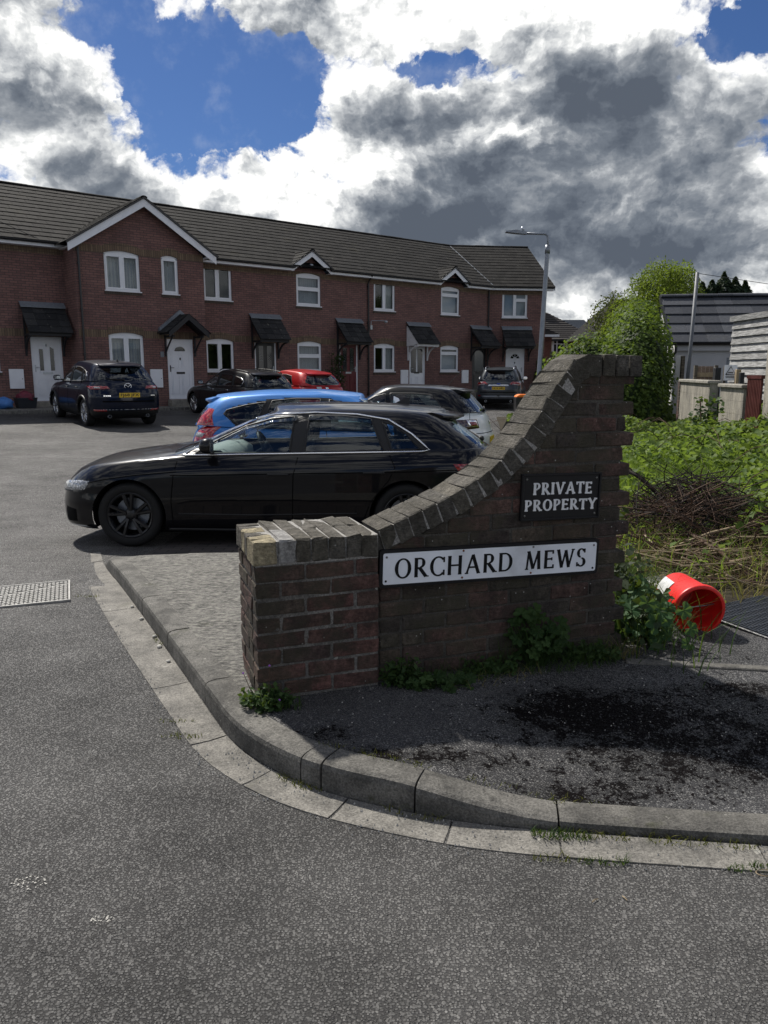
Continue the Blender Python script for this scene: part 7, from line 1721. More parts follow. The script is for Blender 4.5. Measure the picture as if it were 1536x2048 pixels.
far_house('distant cream house with a hipped dark roof and a wide white window', 1088, 1184, 677, 626, 52, True, 'cream_wall', 'distant_tile', ridge=(.05, .30), wins=((.18, .50, 2.6, 3.75), (.68, .86, 2.8, 3.4)), chim=(.06, 5.2, 6.9), depth=8, wallh=3.5)
far_house('small red brick extension beside the distant cream house', 1086, 1104, 668, 657, 46, True, 'distant_brick', 'distant_tile', ridge=(.2, .8), depth=3, wallh=3)
far_house('distant grey roofed building seen over the cream house', 1120, 1188, 668, 640, 95, True, 'cream_wall', 'slate', ridge=(0.0, .96), depth=9, wallh=6)
far_house('distant grey roofed building beside the pale green tree', 1192, 1275, 666, 637, 98, True, 'cream_wall', 'slate', ridge=(.04, 1.0), depth=9, wallh=6)
fh = far_house('red brick bungalow roof with a skylight showing left of the willow', 1203, 1330, 673, 600, 44, True, 'distant_brick', 'roof_tile', ridge=(.46, 1.0), depth=8, wallh=3)
ob('skylight', fix(MB().box((1.35, .70, 4.15), (2.1, 1.5, 4.25), ).mesh('skylight')), MT('skylight'), fh, rot=None)
# ------------------------------------------------------------------ plants
RS_ = np.random.RandomState(21)
def unit(v): return v/np.maximum(np.linalg.norm(v, axis=1, keepdims=True), 1e-9)
def leaves(name, C, N_, size, mat, asp=.55, fold=.25, jit=.6, parent=None, flat=None):
    """leaf blades (two folded halves) at centres C, facing roughly N_"""
    n = len(C); size = np.asarray(size)*np.ones(n)
    nn = unit(N_+RS_.normal(0, jit, (n, 3))); t = unit(np.cross(nn, RS_.normal(0, 1, (n, 3)))); b = np.cross(nn, t)
    L = size[:, None]; Wd = L*asp
    tip = C+t*L*.5; base = C-t*L*.5; l = C+b*Wd*.5+nn*L*fold*.35-t*L*.04; r = C-b*Wd*.5+nn*L*fold*.35-t*L*.04
    V = np.stack([base, r, tip, l], 1).reshape(-1, 3); F = np.arange(n*4).reshape(-1, 4)
    F = np.concatenate([F[:, [0, 1, 2]], F[:, [0, 2, 3]]], 0)
    return ob(name, arr_mesh(name, V, F), MT(mat), parent)
def shell_points(lumps, n, thick=.25, seed=1):
    """points in the outer skin of a union of lumps (cx,cy,cz,rx,ry,rz)"""
    r = np.random.RandomState(seed); out = []; nor = []
    vol = np.array([(l[3]*l[4]*l[5])**(2/3) for l in lumps]); k = r.choice(len(lumps), n*3, p=vol/vol.sum()); L = np.array(lumps)[k]
    d = unit(r.normal(0, 1, (n*3, 3))); q = 1-thick*np.abs(r.normal(0, .55, (n*3, 1))); p = L[:, :3]+d*L[:, 3:]*q
    ok = np.ones(len(p), bool)
    for l in lumps:
        e = (p-np.array(l[:3]))/np.array(l[3:]); ins = (e**2).sum(1) < (1-thick*1.3)**2; ok &= ~ins
    p = p[ok][:n]; d = d[ok][:n]; return p, unit(d/L[ok][:n, 3:])
def blades(name, base, h, w, lean, mat, parent=None, seg=3, curve=.5):
    n = len(base); az_ = RS_.uniform(0, 2*pi, n); d = np.stack([np.cos(az_), np.sin(az_), 0*az_], 1); s_ = np.stack([-np.sin(az_), np.cos(az_), 0*az_], 1)
    fa = RS_.uniform(0, 2*pi, n); s_ = np.stack([np.cos(fa), np.sin(fa), 0*fa], 1)
    V = []; 
    for k in range(seg+1):
        t = k/seg; c = base+np.array([0, 0, 1])*(h*(t-.25*curve*t*t*lean))[:, None]+d*(h*lean*t**1.8)[:, None]; ww = (w*(1-t)**.8)[:, None]
        if k < seg: V += [c-s_*ww, c+s_*ww]
        else: V += [c]
    V = np.stack(V, 1); m = V.shape[1]; V = V.reshape(-1, 3); o = np.arange(n)[:, None]*m; F = []
    for k in range(seg-1): F += [o+np.array([[2*k, 2*k+1, 2*k+3]]), o+np.array([[2*k, 2*k+3, 2*k+2]])]
    F += [o+np.array([[2*seg-2, 2*seg-1, 2*seg]])]
    return ob(name, arr_mesh(name, V, np.concatenate(F, 0)), MT(mat), parent)
def trunk(pts, r0, r1, n=7): return MB().tube(pts, r0, n, True, r1)
# grass of the verge: dense where the photo shows the bright sward, thin towards the brambles
def scatter(n, x0, x1, y0, y1, dens, seed):
    r = np.random.RandomState(seed); out = []
    while len(out) < n:
        p = r.uniform((x0, y0), (x1, y1), (n, 2)); k = r.uniform(0, 1, n)
        out += [tuple(q) for q, kk in zip(p, k) if kk < dens(*q)]
    return np.array(out[:n])
def onverge(P, dz=0): return np.array([(x, y, vz(x, y)+dz) for x, y in P])
gd = lambda x, y: (1 if x > 1.5+.10*(y-4.2) else 0)*(.25+.75*sstep(7.2, 8.2, y))*(.35+.65*sstep(.42*y+1.4, .30*y+1.3, x))
P = scatter(20000, 1.5, 7.5, 5.0, 13, gd, 1); B = onverge(P); dist = P[:, 1]
tag(blades('grass', B, RS_.uniform(.12, .38, len(B))*(.8+.4*(dist > 7.5)), RS_.uniform(.004, .009, len(B)), RS_.uniform(.2, .9, len(B)), 'leaf_grass'), 'bright green long grass of the verge behind the twig heap', 'grass', kind='stuff')
P = scatter(1900, 1.5, 4.5, 4.5, 8.5, lambda x, y: (1 if x > 1.6+.12*(y-4.2) else 0), 2); B = onverge(P)
tag(blades('dry_grass', B, RS_.uniform(.10, .34, len(B)), RS_.uniform(.003, .006, len(B)), RS_.uniform(.5, 1.3, len(B)), 'leaf_dry'), 'straw coloured dry grass around the twig heap', 'grass', kind='stuff')
# brambles: a low tangle of arching stems with leaves
bd2 = lambda x, y: sstep(.23*y+.50, .32*y+.50, x)*sstep(5.0, 7.0, y)+.9*sstep(9.5, 12.5, y)*(x > .16*y)
P = scatter(42000, 2.0, 9.0, 5.0, 24, lambda x, y: min(1, bd2(x, y)), 3); hgt = np.array([.28+.62*sstep(.30*y+.7, .5*y+1.0, x)+.15*sin(x*2.1)*sin(y*1.3) for x, y in P])
C = onverge(P); C[:, 2] += np.maximum(.06, hgt*(.55+.5*RS_.uniform(0, 1, len(P)))); 
tag(leaves('bramble', C, np.tile([0, -.15, 1.0], (len(C), 1)), RS_.uniform(.045, .10, len(C))*(1+.03*P[:, 1]), 'leaf_bramble', .75, .3, .55), 'pale green bramble thicket along the foot of the block walls', 'brambles', kind='stuff')
st_ = MB()
for k in range(120):
    x, y = P[RS_.randint(len(P))]; z = vz(x, y); a = RS_.uniform(0, 2*pi); l_ = RS_.uniform(.4, 1.2); hh = RS_.uniform(.25, .7)
    st_.tube([(x+cos(a)*l_*t, y+sin(a)*l_*t, z+hh*sin(pi*min(t*.75+.05, 1))) for t in np.linspace(0, 1, 6)], .005, 4)
tag(ob('bramble_stems', st_.mesh('bramble_stems'), MT('stick_brown')), 'arching brown bramble stems over the verge', 'brambles', kind='stuff')
# sapling by the gate
sp = thing('sapling', 'leafy bramble sapling standing up against the short block wall', 'plant', (5.55, 13.6, vz(5.55, 13.6))); ob('stem', MB().tube([(0, 0, 0), (.05, .05, .5), (.02, .1, .95)], .012, 5).mesh('stem'), MT('stick_brown'), sp)
C = np.concatenate([RS_.normal((.05*k, .02*k, .35+.17*k), (.13, .13, .08), (45, 3)) for k in range(4)]); leaves('foliage', C, np.tile([0, -.2, 1.], (len(C), 1)), RS_.uniform(.07, .13, len(C)), 'leaf_weed', .75, .3, .6, sp)
# ivy-clad hedge bank
HL = [(6.15, 20.3, .75, 1.15, 1.3, 1.55), (6.75, 21.0, 1.25, .92, 1.3, 1.75), (7.1, 22.0, 1.6, .92, 1.2, 1.75), (7.5, 23.5, 2.2, .9, 1.2, 1.45), (5.5, 21.3, 1.0, 1.0, 1.2, 1.55), (5.1, 22.0, .85, .8, 1.0, 1.25), (6.6, 19.7, .4, .65, .8, .9)]
t = thing('ivy_hedge', 'dense green ivy hedge bank between the sign wall and the garage', 'hedge', (7, 21, 0)); t.location = (0, 0, 0)
p, n_ = shell_points(HL, 26000, .26, 5); p += n_*RS_.normal(0, .07, (len(p), 1)); k_ = p[:, 2] > -.1; p, n_ = p[k_], n_[k_]
leaves('foliage', p, n_+np.array([0, 0, .5]), RS_.uniform(.07, .135, len(p)), 'leaf_hedge', .8, .25, .5, t)
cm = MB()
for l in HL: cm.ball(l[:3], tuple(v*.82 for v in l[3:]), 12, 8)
ob('stems', cm.mesh('stems', smooth=True), MT('leaf_dark'), t)  # not stalks: solid dark core filling the hedge behind its leaves
# hedge stuff climbing near the brick wall end in the far gap
# willow
def willow(base, H_, lumps, n, seed, name, label, mat, lsz=(.07, .14), droop=True):
    t = thing(name, label, 'tree', base); r = np.random.RandomState(seed)
    tr = trunk([(0, 0, 0), (.1, 0, H_*.25), (-.05, .1, H_*.5), (.1, 0, H_*.75)], .22, .06)
    for l in lumps: tr.tube([(0, 0, H_*.3), (l[0]*.5, l[1]*.5, H_*.3+(l[2]-H_*.3)*.55), l[:3]], .06, 5, True, .015)
    ob('trunk', tr.mesh('trunk', smooth=True), MT('bark'), t)
    p, nr_ = shell_points(lumps, n, .55, seed)
    if droop:
        m = 5; k = len(p)//m; p0 = p[:k]; seg = np.arange(m)
        p = np.concatenate([p0+np.stack([nr_[:k, 0]*.06*s_, nr_[:k, 1]*.06*s_, -.085*s_+0*nr_[:k, 0]], 1)+r.normal(0, .03, (k, 3)) for s_ in seg]); nn = np.concatenate([nr_[:k]]*m); 
        leaves('crown', p, nn*np.array([1, 1, .3]), r.uniform(*lsz, len(p)), mat, .34, .2, .7, t)
    else: leaves('crown', p+r.normal(0, .06, p.shape), nr_, r.uniform(*lsz, len(p)), mat, .6, .3, .7, t)
    return t
WB = (10.9, 31.5, 0)
WL = [(0, 0, 4.1, 1.6, 1.6, 1.7), (-.9, -.3, 3.4, 1.3, 1.3, 1.5), (.45, .2, 4.6, 1.2, 1.3, 1.3), (-1.5, -.5, 2.5, 1.1, 1.2, 1.3), (.85, 0, 3.6, 1.1, 1.2, 1.6), (-.1, -.2, 5.2, .8, .8, .8), (-.5, -1.0, 2.9, 1.5, 1.2, 1.5), (.9, .1, 5.35, .5, .6, .55)]
willow(WB, 5.6, WL, 26000, 4, 'willow_tree', 'yellow green willow rising behind the garage roof', 'leaf_willow', (.09, .18))
willow((9.2, 33, 0), 5.0, [(0, 0, 3.9, .55, .6, .8), (.3, 0, 4.4, .35, .4, .45), (-.3, 0, 3.4, .45, .5, .6)], 900, 9, 'birch_sapling', 'wispy young tree standing left of the willow against the sky', 'leaf_far', (.08, .15), False)
# conifers
for k, (px, top, wd) in enumerate(((1405, 566, .8), (1425, 562, .8), (1449, 546, .95), (1471, 556, .85), (1491, 563, .75), (1415, 580, 1.0), (1460, 572, 1.1))):
    bp = proj_at(px, top, 42); H_ = bp.z; lab = ['shortest spire of the dark conifers close to the willow', 'second dark conifer spire from the willow behind the garage', 'tallest dark conifer spire behind the garage roof', 'dark conifer spire just past the tallest one', 'outermost dark conifer spire over the garage roof', 'low dark conifer filling the gap near the willow', 'low dark conifer filling the gap under the tallest spire'][k]
    t = thing('conifer_tree', lab, 'tree', (bp.x, bp.y, 0), 0, 'dark conifers behind the garage'); ob('trunk', trunk([(0, 0, 0), (0, 0, H_*.95)], .18, .02).mesh('trunk'), MT('bark'), t)
    wd *= 1.4; n = 3200; z = RS_.uniform(.25, 1.0, n)**.8*H_; rr = wd*(1-np.clip((z-H_*.55)/(H_*.45), 0, 1)**1.6)*(.55+.45*RS_.uniform(0, 1, n))*(1+.18*np.sin(z*5+k)); a = RS_.uniform(0, 2*pi, n); C = np.stack([rr*np.cos(a), rr*np.sin(a), z], 1)
    leaves('crown', C, np.stack([np.cos(a), np.sin(a), .8+0*a], 1), RS_.uniform(.16, .34, n), 'leaf_conifer', .5, .2, .5, t)
# greyish tree between the far roofs
bp = proj_at(1190, 672, 70); t = thing('distant_tree', 'dull green bushy tree between the distant roofs', 'tree', (bp.x, bp.y, 0)); ob('trunk', trunk([(0, 0, 0), (0, 0, bp.z)], .2, .05).mesh('trunk'), MT('bark'), t)
p, n_ = shell_points([(0, 0, bp.z-.2, 1.4, 1.2, 1.4), (-.9, 0, bp.z-.6, .9, .9, 1.0), (1.0, 0, bp.z-.3, .9, .9, 1.2)], 3500, .6, 6); leaves('crown', p, n_, RS_.uniform(.12, .26, len(p)), 'leaf_far', .6, .3, .7, t)
# climbing shrub on the middle house front
cp = hw(5.1, .35, .3); t = thing('climbing_shrub', 'straggly climbing shrub by the red door of the middle house', 'shrub', cp, HROT)
sm = MB(); C = []
for k in range(9):
    a = RS_.uniform(-1, 1); pts_ = [(a*.3*tt+.06*sin(5*tt+k), .1*sin(k)*tt, 1.6*tt*(.8+.05*k)) for tt in np.linspace(0, 1, 7)]; sm.tube(pts_, .010, 4); C += [(x+RS_.normal(0, .10), y+RS_.normal(0, .08), z+RS_.normal(0, .06)) for x, y, z in pts_[2:] for _ in range(9)]
ob('stems', sm.mesh('stems'), MT('stick_dark'), t); leaves('foliage', np.array(C), np.tile([0, -1., .4], (len(C), 1)), RS_.uniform(.06, .12, len(C)), 'leaf_dark', .7, .3, .7, t)
# hanging basket by the same door
hb = hw(5.22, .28, 2.05); t = thing('hanging_basket', 'round dark hanging basket beside the red door', 'hanging basket', hb); p, n_ = shell_points([(0, 0, 0, .17, .17, .20)], 260, .4, 2); leaves('foliage', p, n_, RS_.uniform(.05, .08, len(p)), 'leaf_dark', .7, .3, .6, t); ob('bracket', MB().tube([(0, .25, .3), (0, 0, .36), (0, 0, .18)], .008, 5).mesh('bracket'), MT('black_plastic'), t)
sp2 = CG+UG*2.45+Vector((0, -.35, 0)); t = thing('wall_shrub', 'dark green shrub at the corner of the end house', 'shrub', (sp2.x, sp2.y, .2)); p, n_ = shell_points([(0, 0, .8, .25, .25, .8), (.1, 0, 1.7, .22, .22, .4)], 900, .5, 3); leaves('foliage', p, n_, RS_.uniform(.08, .14, len(p)), 'leaf_dark', .7, .3, .7, t); ob('stem', MB().tube([(0, 0, 0), (.05, 0, 1.6)], .02, 5).mesh('stem'), MT('bark'), t)

# ---- foot of the sign wall: weeds, mallow, moss
def lobed(mb, c, R_, nrm, seed, lobes=5):
    """palmate leaf: a scalloped fan with a raised centre"""
    r = random.Random(seed); nrm = Vector(nrm).normalized(); a0 = r.uniform(0, 6.28); t = nrm.orthogonal().normalized(); b = nrm.cross(t); n = lobes*6
    ring = []
    for k in range(n+1):
        a = -2.55+5.1*k/n; s_ = .72+.28*abs(sin(lobes*(a+2.55)/5.1*pi)); ring.append(Vector(c)+(t*cos(a+a0)+b*sin(a+a0))*R_*s_+nrm*R_*(.10*cos(lobes*2*(a+2.55)/5.1*pi)-.12*(1-s_)))
    vs = [Vector(c)-nrm*R_*.10]+ring; mb.add(vs, [(0, k+1, k+2) for k in range(n)])
def wpt(x, y, z=0): p = W0+WD*x+WN*y; return Vector((p.x, p.y, pz(p.x, p.y)+z))
def weed_clump(name, label, base, n, spread, h, sz, mat, kind='leaf', seed=1, toward=None):
    r = random.Random(seed); t = thing(name, label, 'plant', base); sm = MB(); lm = MB(); C = []
    for k in range(n):
        a = r.uniform(0, 2*pi); d_ = spread*sqrt(r.random()); ex, ey = cos(a)*d_*1.4, sin(a)*d_*.5; hz = h*r.uniform(.25, 1)*(1-.4*d_/spread)
        sm.tube([(ex*.3, ey*.3, 0), (ex*.7, ey*.7, hz*.6), (ex, ey, hz)], .0022, 4)
        if kind == 'lobed': lobed(lm, (ex, ey, hz), sz*r.uniform(.6, 1.2), (r.uniform(-.5, .5), r.uniform(-.9, -.1), r.uniform(.5, 1)), seed*100+k)
        else: C += [(ex+r.gauss(0, .014), ey+r.gauss(0, .014), max(.004, hz*q+r.gauss(0, .012))) for q in (.5, .7, .85, 1, 1)]
    ob('stems', sm.mesh('stems'), MT('leaf_weed'), t)
    if kind == 'lobed': ob('leaf', lm.mesh('leaf'), MT(mat), t)
    else: leaves('leaf', np.array(C), np.tile([0, -.4, 1.], (len(C), 1)), np.array([sz*r.uniform(.6, 1.3) for _ in C]), mat, .6, .3, .6, t)
    return t
def tuft(name, label, base, n, spread, h, mat, seed=1, lean=.7, w=.0022, elong=1.6, rz=0):
    r = np.random.RandomState(seed); a = r.uniform(0, 2*pi, n); d_ = spread*np.sqrt(r.uniform(0, 1, n)); lx, ly = d_*np.cos(a)*elong, d_*np.sin(a)*.5
    Bp = np.stack([base[0]+lx*cos(rz)-ly*sin(rz), base[1]+lx*sin(rz)+ly*cos(rz), np.full(n, base[2])], 1)
    o = blades(name, Bp, r.uniform(.3, 1, n)*h, np.full(n, w), r.uniform(.2, lean, n), mat); return tag(o, label, 'grass')
b = wpt(.02, -.07); t = weed_clump('weed_clump', 'weed clump with tiny purple flowers at the foot of the pier corner', b, 60, .085, .11, .030, 'leaf_weed', seed=3)
for k in (0, 1, 3): 
    q = [( -.10, .02, .15), (.02, -.02, .20), (-.05, -.05, .06), (.06, -.03, .05), (-.02, -.07, .03)][k]; fm_ = MB()
    for j in range(5): a = 2*pi*j/5; fm_.ball((q[0]+.0028*cos(a), q[1], q[2]+.0028*sin(a)), (.0022, .0015, .0022), 6, 4)
    ob('flower', fm_.mesh('flower'), MT('flower'), t)
    ob('flower_stem', MB().tube([(q[0]*.4, q[1]*.4, 0), (q[0], q[1]+.003, q[2])], .0015, 4).mesh('flower_stem'), MT('stick_brown'), t)
tuft('grass_tuft', 'grass blades sprouting from the weeds at the pier corner', wpt(.06, -.09), 90, .08, .10, 'leaf_weed', 3, 1.1)
weed_clump('leafy_weed', 'leafy ground ivy where the pier meets the swept wall', wpt(.66, -.05), 70, .07, .17, .030, 'leaf_weed', seed=5)
weed_clump('leafy_weed', 'broad leaved weed trailing over the tarmac beside the pier', wpt(.80, -.12), 34, .12, .07, .030, 'leaf_weed', 'lobed', 6)
weed_clump('leafy_weed', 'tallest lobed weed growing up the wall below the white nameplate', wpt(1.36, -.04), 60, .12, .34, .036, 'leaf_weed', 'lobed', 7)
weed_clump('leafy_weed', 'low weeds under the ragged end of the wall', wpt(1.62, -.05), 60, .13, .12, .030, 'leaf_weed', seed=8)
weed_clump('leafy_weed', 'small weeds along the wall foot beneath the nameplate', wpt(1.08, -.04), 46, .12, .09, .026, 'leaf_weed', seed=9)
tuft('grass_tuft', 'matted grass along the wall foot in the middle', wpt(1.0, -.06), 260, .15, .10, 'leaf_weed', 11, 1.3, .002, 2.2, WA); tuft('grass_tuft', 'dry straw lying along the wall foot', wpt(1.02, -.13), 60, .15, .07, 'leaf_dry', 12, 2.2, .0016, 2.2, WA)
tuft('grass_tuft', 'grass and weeds at the base of the ragged wall end', wpt(1.55, -.10), 260, .15, .12, 'leaf_weed', 13, 1.2, .002, 2.0, WA); tuft('grass_tuft', 'straw coloured grass stalks past the wall end', wpt(1.82, -.08), 80, .08, .16, 'leaf_dry', 14, 1.2, .0016, 1.6, WA)
tuft('grass_tuft', 'thin tall grass against the wall face under the sign', wpt(1.20, -.015), 40, .04, .22, 'leaf_weed', 15, .6, .0018, 1.6, WA)
# mallow by the wall end
mal = thing('mallow_plant', 'bushy mallow with broad lobed leaves between the wall end and the red bucket', 'plant', (1.38, 4.02, vz(1.38, 4.2)-.0)); sm = MB(); lm = MB(); r = random.Random(4)
for k in range(58):
    a = r.uniform(0, 2*pi); d_ = .19*sqrt(r.random()); hz = r.uniform(.04, .34)*(1-.3*d_/.19); q = (cos(a)*d_*.9, sin(a)*d_-.02, hz); sm.tube([(q[0]*.2, q[1]*.2, 0), (q[0]*.7, q[1]*.7, hz*.7), q], .003, 4)
    lobed(lm, q, r.uniform(.028, .062), (r.uniform(-.5, .6), r.uniform(-1, -.2), r.uniform(.3, 1)), k+500, 5)
for q, R_ in (((.02, -.24, .16), .062), ((.04, -.22, .03), .055), ((.17, -.20, .22), .05), ((.21, -.20, .12), .045), ((.20, -.21, .04), .042), ((-.02, -.20, .26), .05)): lobed(lm, q, R_, (.1, -.9, .45), int(1000*R_*q[2]*10)+7, 5); sm.tube([(0, 0, .02), q], .003, 4)
ob('stems', sm.mesh('stems'), MT('leaf_weed'), mal); ob('leaf', lm.mesh('leaf'), MT('leaf_mallow'), mal)
C = np.array([(1.33+RS_.normal(0, .06), 4.25+RS_.normal(0, .22), .1+abs(RS_.normal(0, .20))) for _ in range(650)]); tag(leaves('nettle_patch', C, np.tile([0, -.4, 1.], (len(C), 1)), RS_.uniform(.035, .08, len(C)), 'leaf_dark', .6, .3, .6), 'dark leafy growth in the shade behind the ragged wall end', 'plants', kind='stuff')
P = np.array([(1.4+RS_.normal(0, .18), 4.7+RS_.normal(0, .45)) for _ in range(1600)]); tag(blades('shade_grass', onverge(P), RS_.uniform(.12, .36, len(P)), np.full(len(P), .004), RS_.uniform(.3, 1.2, len(P)), 'leaf_weed'), 'long dull grass behind the wall end and the bucket', 'grass', kind='stuff')
# moss and grass in the joints of the gutter
ms = [(sx_((-.31, 2.66)), -.01, 90, 'moss tuft in the gutter at the cracked kerb stone'), (sx_((.56, 2.365)), -.03, 190, 'green moss patch where the kerb drops'), (sx_((.72, 2.345)), -.012, 60, 'short grass in the gutter just past the moss patch'), (sx_((.95, 2.318)), -.012, 70, 'small rosette of grass in the gutter near the dropped kerb'), (sx_((1.12, 2.30)), -.012, 40, 'last grass sprig in the gutter before the photo edge'), (sx_((.11, 2.472)), -.012, 40, 'thin moss line under the kerb joint'), (sx_((-1.3, 4.26)), -.012, 26, 'moss tuft in the gutter halfway up the kerb'), (S_END+.1, .03, 40, 'green weed at the sunken end of the kerb by the car wheel')]
for s_, off, n, lab in ms:
    p, nn = kpt(s_); q = p+nn*off; tuft('moss_tuft', lab, (q.x, q.y, gz(q.x, q.y)+.006), n, .055, .030, 'leaf_moss' if n < 100 else 'leaf_weed', int(s_*100), 1.4, .0022, 2.0, atan2(-nn.x, nn.y))
for (x, y, n, lab) in ((-.86, 3.05, 50, 'yellow moss at the road edge beside the gutter bend'), (-.93, 3.2, 25, 'sparse moss at the road edge above the gutter bend'), (.56, 2.215, 45, 'moss along the road edge below the dropped kerb'), (.70, 2.20, 60, 'grass sprig at the road edge under the dropped kerb'), (1.16, 2.165, 90, 'larger grass sprig with a loop of straw at the road edge'), (-2.06, 5.15, 30, 'moss at the corner of the manhole cover')):
    tuft('moss_tuft', lab, (x, y, gz(x, y)+.003), n, .045, .028, 'leaf_moss' if n < 60 else 'leaf_weed', int(1000*abs(x)), 1.4, .0022, 2.0)
for (s_, n, lab) in ((sx_((-.22, 2.62)), 40, 'moss along the back of the curved kerb stone'), (sx_((.0, 2.51)), 60, 'yellow moss behind the kerb by the damp streak'), (sx_((.30, 2.41)), 40, 'moss behind the kerb before it drops'), (sx_((.62, 2.357)), 60, 'moss on the tarmac edge behind the dropped kerb')):
    p, nn = kpt(s_); q = p+nn*.14; tuft('moss_tuft', lab, (q.x, q.y, pz(q.x, q.y)+.001), n, .06, .022, 'leaf_moss', int(s_*77), 1.5, .002, 2.6, atan2(-nn.x, nn.y))
# straw loop, grit, droppings
lp2 = MB().tube([(1.175+.028*cos(a), 2.135+.016*sin(a), .012) for a in np.linspace(0, 5.8, 20)], .0016, 4); tag(ob('straw_loop', lp2.mesh('straw_loop'), MT('stick_pale')), 'loop of pale straw lying at the road edge', 'straw')
pb = MB().ball((0, 0, 0), (1, .8, .55), 7, 5).mesh('pebble'); pb.materials.append(MT('stone_pale'))
for k, (s_, o_) in enumerate(((sx_((-1.62, 4.88)), -.03), (sx_((-1.5, 4.65)), -.025), (sx_((-1.25, 4.16)), -.03), (sx_((-1.12, 3.92)), -.035), (sx_((-1.3, 4.28)), -.02))):
    p, nn = kpt(s_); q = p+nn*o_; o = ob('pebble', pb, None, None, (q.x, q.y, gz(q.x, q.y)+.012), (0, 0, k), (.013+.003*(k % 3),)*3); tag(o, ['uppermost loose pebble in the gutter', 'second loose pebble down the gutter', 'third loose pebble down the gutter', 'lowest loose pebble in the straight gutter', 'pebble tight against the kerb face mid gutter'][k], 'pebble', 'pebbles in the gutter')
gr = MB(); r = random.Random(9)
for k in range(900):
    s_ = r.uniform(sx_((-.6, 2.95)), KS[-1]-.5) if k < 500 else r.uniform(S_END, KS[-1]-.5); p, nn = kpt(s_); o_ = -abs(r.gauss(0, .035)) if k < 500 else -gw(s_)+r.gauss(0, .02); q = p+nn*o_; e = r.uniform(.0015, .0045); gr.add([(q.x-e, q.y-e, gz(q.x, q.y)+.003), (q.x+e, q.y-e*.6, gz(q.x, q.y)+.003), (q.x, q.y+e, gz(q.x, q.y)+.003), (q.x, q.y, gz(q.x, q.y)+.006+e*1.2)], [(0, 1, 3), (1, 2, 3), (2, 0, 3)])
for k in range(700):
    x, y = r.uniform(-.3, 2.2), r.uniform(2.4, 4.2)
    if inside(x, y) < .14 or not front_of_wall(x, y): continue
    e = r.uniform(.0012, .0035); z = pz(x, y); gr.add([(x-e, y-e, z), (x+e, y-e*.6, z), (x, y+e, z), (x, y, z+e*1.5)], [(0, 1, 3), (1, 2, 3), (2, 0, 3)])
tag(ob('grit', gr.mesh('grit'), MT('stone_pale')), 'loose pale grit scattered along the gutter and tarmac', 'grit', kind='stuff')
for (cx, cy, R_, n, lab) in ((-1.08, 2.10, .038, 60, 'splash of white paint flecks on the road near the photo edge'), (-.80, 1.945, .022, 40, 'small solid white paint spot on the road')):
    sp_ = MB(); r = random.Random(int(n))
    for k in range(n):
        a = r.uniform(0, 6.28); d_ = R_*sqrt(r.random()); e = r.uniform(.0012, .0038); x, y = cx+cos(a)*d_*1.5, cy+sin(a)*d_; z = .0012+r.uniform(0, .002); m_ = 6
        sp_.add([(x+e*cos(2*pi*j/m_)*r.uniform(.7, 1.2), y+e*.8*sin(2*pi*j/m_), z) for j in range(m_)], [tuple(range(m_))])
    tag(ob('paint_spot', sp_.mesh('paint_spot'), MT('stone_pale')), lab, 'paint spot')
lt_ = MB(); r = random.Random(31)
# ---- twig heap, bucket, mat
tw = thing('twig_heap', 'heap of cut brown twigs and sticks lying on the verge', 'twig heap', (2.35, 6.0, vz(2.35, 6.0))); rt = random.Random(12)
def sticks(n, cx, cy, rx, ry, hz, rad, lens, mat, flat=1.0):
    mb = MB()
    for k in range(n):
        a = rt.gauss(0, .9) if flat < 1.5 else rt.uniform(0, pi); l_ = rt.uniform(*lens); u_ = rt.gauss(0, .45); v_ = rt.gauss(0, .45); x, y = cx+u_*rx, cy+v_*ry; z = max(.01, hz*math.exp(-(u_*u_+v_*v_)*1.2)*rt.uniform(.3, 1)); tl_ = rt.uniform(-.35, .35)*flat; cv = rt.uniform(-.10, .10)*l_
        d_ = Vector((cos(a), sin(a)*.6, tl_)); q = Vector((-sin(a), cos(a), rt.uniform(-.4, .8)))
        mb.tube([Vector((x, y, z))+d_*l_*(t_-.5)+q*cv*sin(pi*t_) for t_ in np.linspace(0, 1, 5)], [max(.0015, rt.uniform(*rad)*(1-.7*t_)) for t_ in np.linspace(0, 1, 5)], 4)
    for i, v in enumerate(mb.v): mb.v[i] = (v[0], v[1], max(v[2], .004))
    return ob('twig', mb.mesh('twig'), MT(mat), tw)
for o in (sticks(460, .25, .45, .8, .65, .60, (.003, .007), (.25, .7), 'stick_dark', 2.0), sticks(380, .20, .2, .8, .8, .50, (.0025, .006), (.25, .7), 'stick_brown', 2.0), sticks(120, -.02, -.55, .65, .6, .16, (.003, .008), (.3, 1.0), 'stick_brown'), sticks(85, -.05, -.6, .6, .55, .18, (.003, .009), (.35, 1.0), 'stick_pale'), sticks(70, -.3, .2, .5, .7, .12, (.002, .004), (.2, .6), 'stick_pale')): o['kind'] = 'stuff'
for k, (a, b, r0, r1, mt_) in enumerate((((-.35, -.50, .10), (.62, -.05, .26), .011, .008, 'stick_pale'), ((-.05, -.35, .14), (.78, -.28, .17), .010, .007, 'stick_pale'), ((-.62, .05, .10), (.30, -.25, .16), .012, .009, 'stick_brown'), ((-.28, .95, .62), (.10, .55, .30), .012, .020, 'stick_dark'), ((-.02, -.30, .20), (.12, -1.05, .02), .013, .010, 'stick_brown'), ((-.70, .5, .25), (-.1, .1, .3), .009, .007, 'stick_brown'))):
    a, b = Vector(a), Vector(b); m_ = (a+b)/2+Vector((0, 0, .03)); ob('stick', MB().tube([a, m_, b], r0, 6, True, r1).mesh('stick', smooth=True), MT(mt_), tw)
bk = thing('red_bucket', 'bright red plastic bucket lying on its side beside the twig heap', 'bucket', (1.73, 4.22, .145+.10))
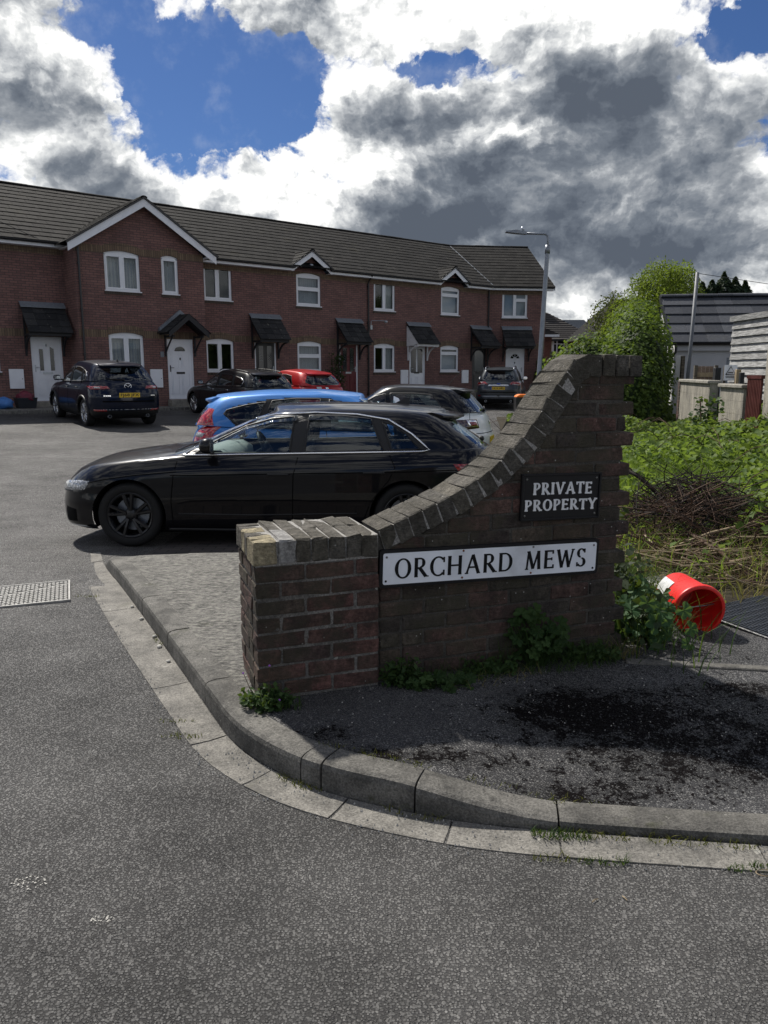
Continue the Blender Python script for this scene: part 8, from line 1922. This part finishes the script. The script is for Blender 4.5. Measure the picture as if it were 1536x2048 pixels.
bk.rotation_euler = (Matrix.Rotation(radians(3), 3, 'Z') @ Matrix.Rotation(radians(90+4), 3, 'X')).to_euler()   # local z looks out of the mouth
ob('shell', MB().lathe([(.128, .146), (.143, .148), (.148, .140), (.148, .118), (.139, .115), (.137, .085), (.134, .08), (.115, -.17), (.108, -.176), (0, -.178)], 48).mesh('shell', smooth=True), MT('bucket_red'), bk)
ob('lining', MB().lathe([(.128, .146), (.127, .118), (.122, .105), (.110, -.165), (.10, -.17), (0, -.17)], 48).mesh('lining', smooth=True), MT('bucket_red'), bk)
ob('handle', MB().tube([(.150*cos(a), .150*sin(a)*.55+.06, .125-.10*abs(sin(a))) for a in np.linspace(pi, 2*pi, 17)], .003, 5).mesh('handle'), MT('metal_grey'), bk)
lb = MB(); lb.grid([[(.138*cos(a)-.0*z, .138*sin(a), z) if False else ((.117+.019*(z+.15)/.22+.002)*cos(a), (.117+.019*(z+.15)/.22+.002)*sin(a), z) for a in np.linspace(2.2, 2.95, 12)] for z in np.linspace(-.165, -.03, 6)]); ob('paper_label', lb.mesh('paper_label', smooth=True), MT('bucket_label'), bk)
tag(ob('blue_tub', fix(MB().lathe([(0, 0), (.06, 0), (.075, .12), (.07, .12), (.057, .006), (0, .006)], 20).mesh('blue_tub', smooth=True)), MT('blue_plastic'), None, (1.50, 4.30, .12), (radians(70), 0, .5)), 'small dark blue tub behind the mallow leaves', 'tub')
mt = thing('rubber_mat', 'black ribbed rubber mat lying flat beside the red bucket', 'mat', (2.20, 4.27, .122), radians(31)); mt.rotation_euler = (radians(2.0), radians(-1), radians(28))
ob('sheet', fix(MB().prism([(x, z) for x, z in ((-.27, 0), (.34, 0), (.34, .016), (-.27, .016))], -.27, .27).mesh('sheet', bevel=.004)), MT('mat_rubber'), mt)
rbm = MB()
for k in range(26): rbm.box((-.255+k*.0228, -.255, .0165), (-.255+k*.0228+.012, .255, .021))
for k in range(9): rbm.box((-.255, -.255+k*.057, .0168), (.33, -.255+k*.057+.010, .0225))
o = ob('ribs', rbm.mesh('ribs'), MT('mat_rubber'), mt); o['kind'] = 'stuff'
tag(ob('slate_slab', fix(MB().prism([(-.15, 0), (.16, 0), (.12, .04), (-.12, .045)], -.10, .10).mesh('slate_slab', bevel=.006)), MT('bolt_grey'), None, (1.86, 4.95, .13), (0, 0, .3)), 'grey stone slab under the twigs behind the bucket', 'stone')
tag(ob('timber_plank', fix(MB().box((-.28, -.05, 0), (.28, .05, .03)).mesh('timber_plank', bevel=.004)), MT('weathered_board'), None, (3.6, 12.2, vz(3.6, 12.2)+.30), (.05, -.25, -.5)), 'weathered grey plank end lying in the bright grass', 'plank')
# moulded debris on the road: a few straws
for k, (x, y, l_, a) in enumerate(((-.93, 3.93, .03, .9), (-.82, 3.5, .035, .3), (-1.35, 4.45, .03, .1), (.62, 2.02, .025, .6), (.71, 2.03, .02, 2.0))):
    tag(ob('straw', MB().tube([(-l_/2, 0, .004), (0, .001, .006), (l_/2, 0, .004)], .0022, 4).mesh('straw'), MT('stick_pale'), None, (x, y, gz(x, y)), (0, 0, a)), ['pale straw on the road beside the mid kerb', 'pale straw on the road left of the pier', 'pale straw on the road near the upper gutter', 'pale straw on the road below the dropped kerb', 'second pale straw below the dropped kerb'][k], 'straw', 'straws on the road')
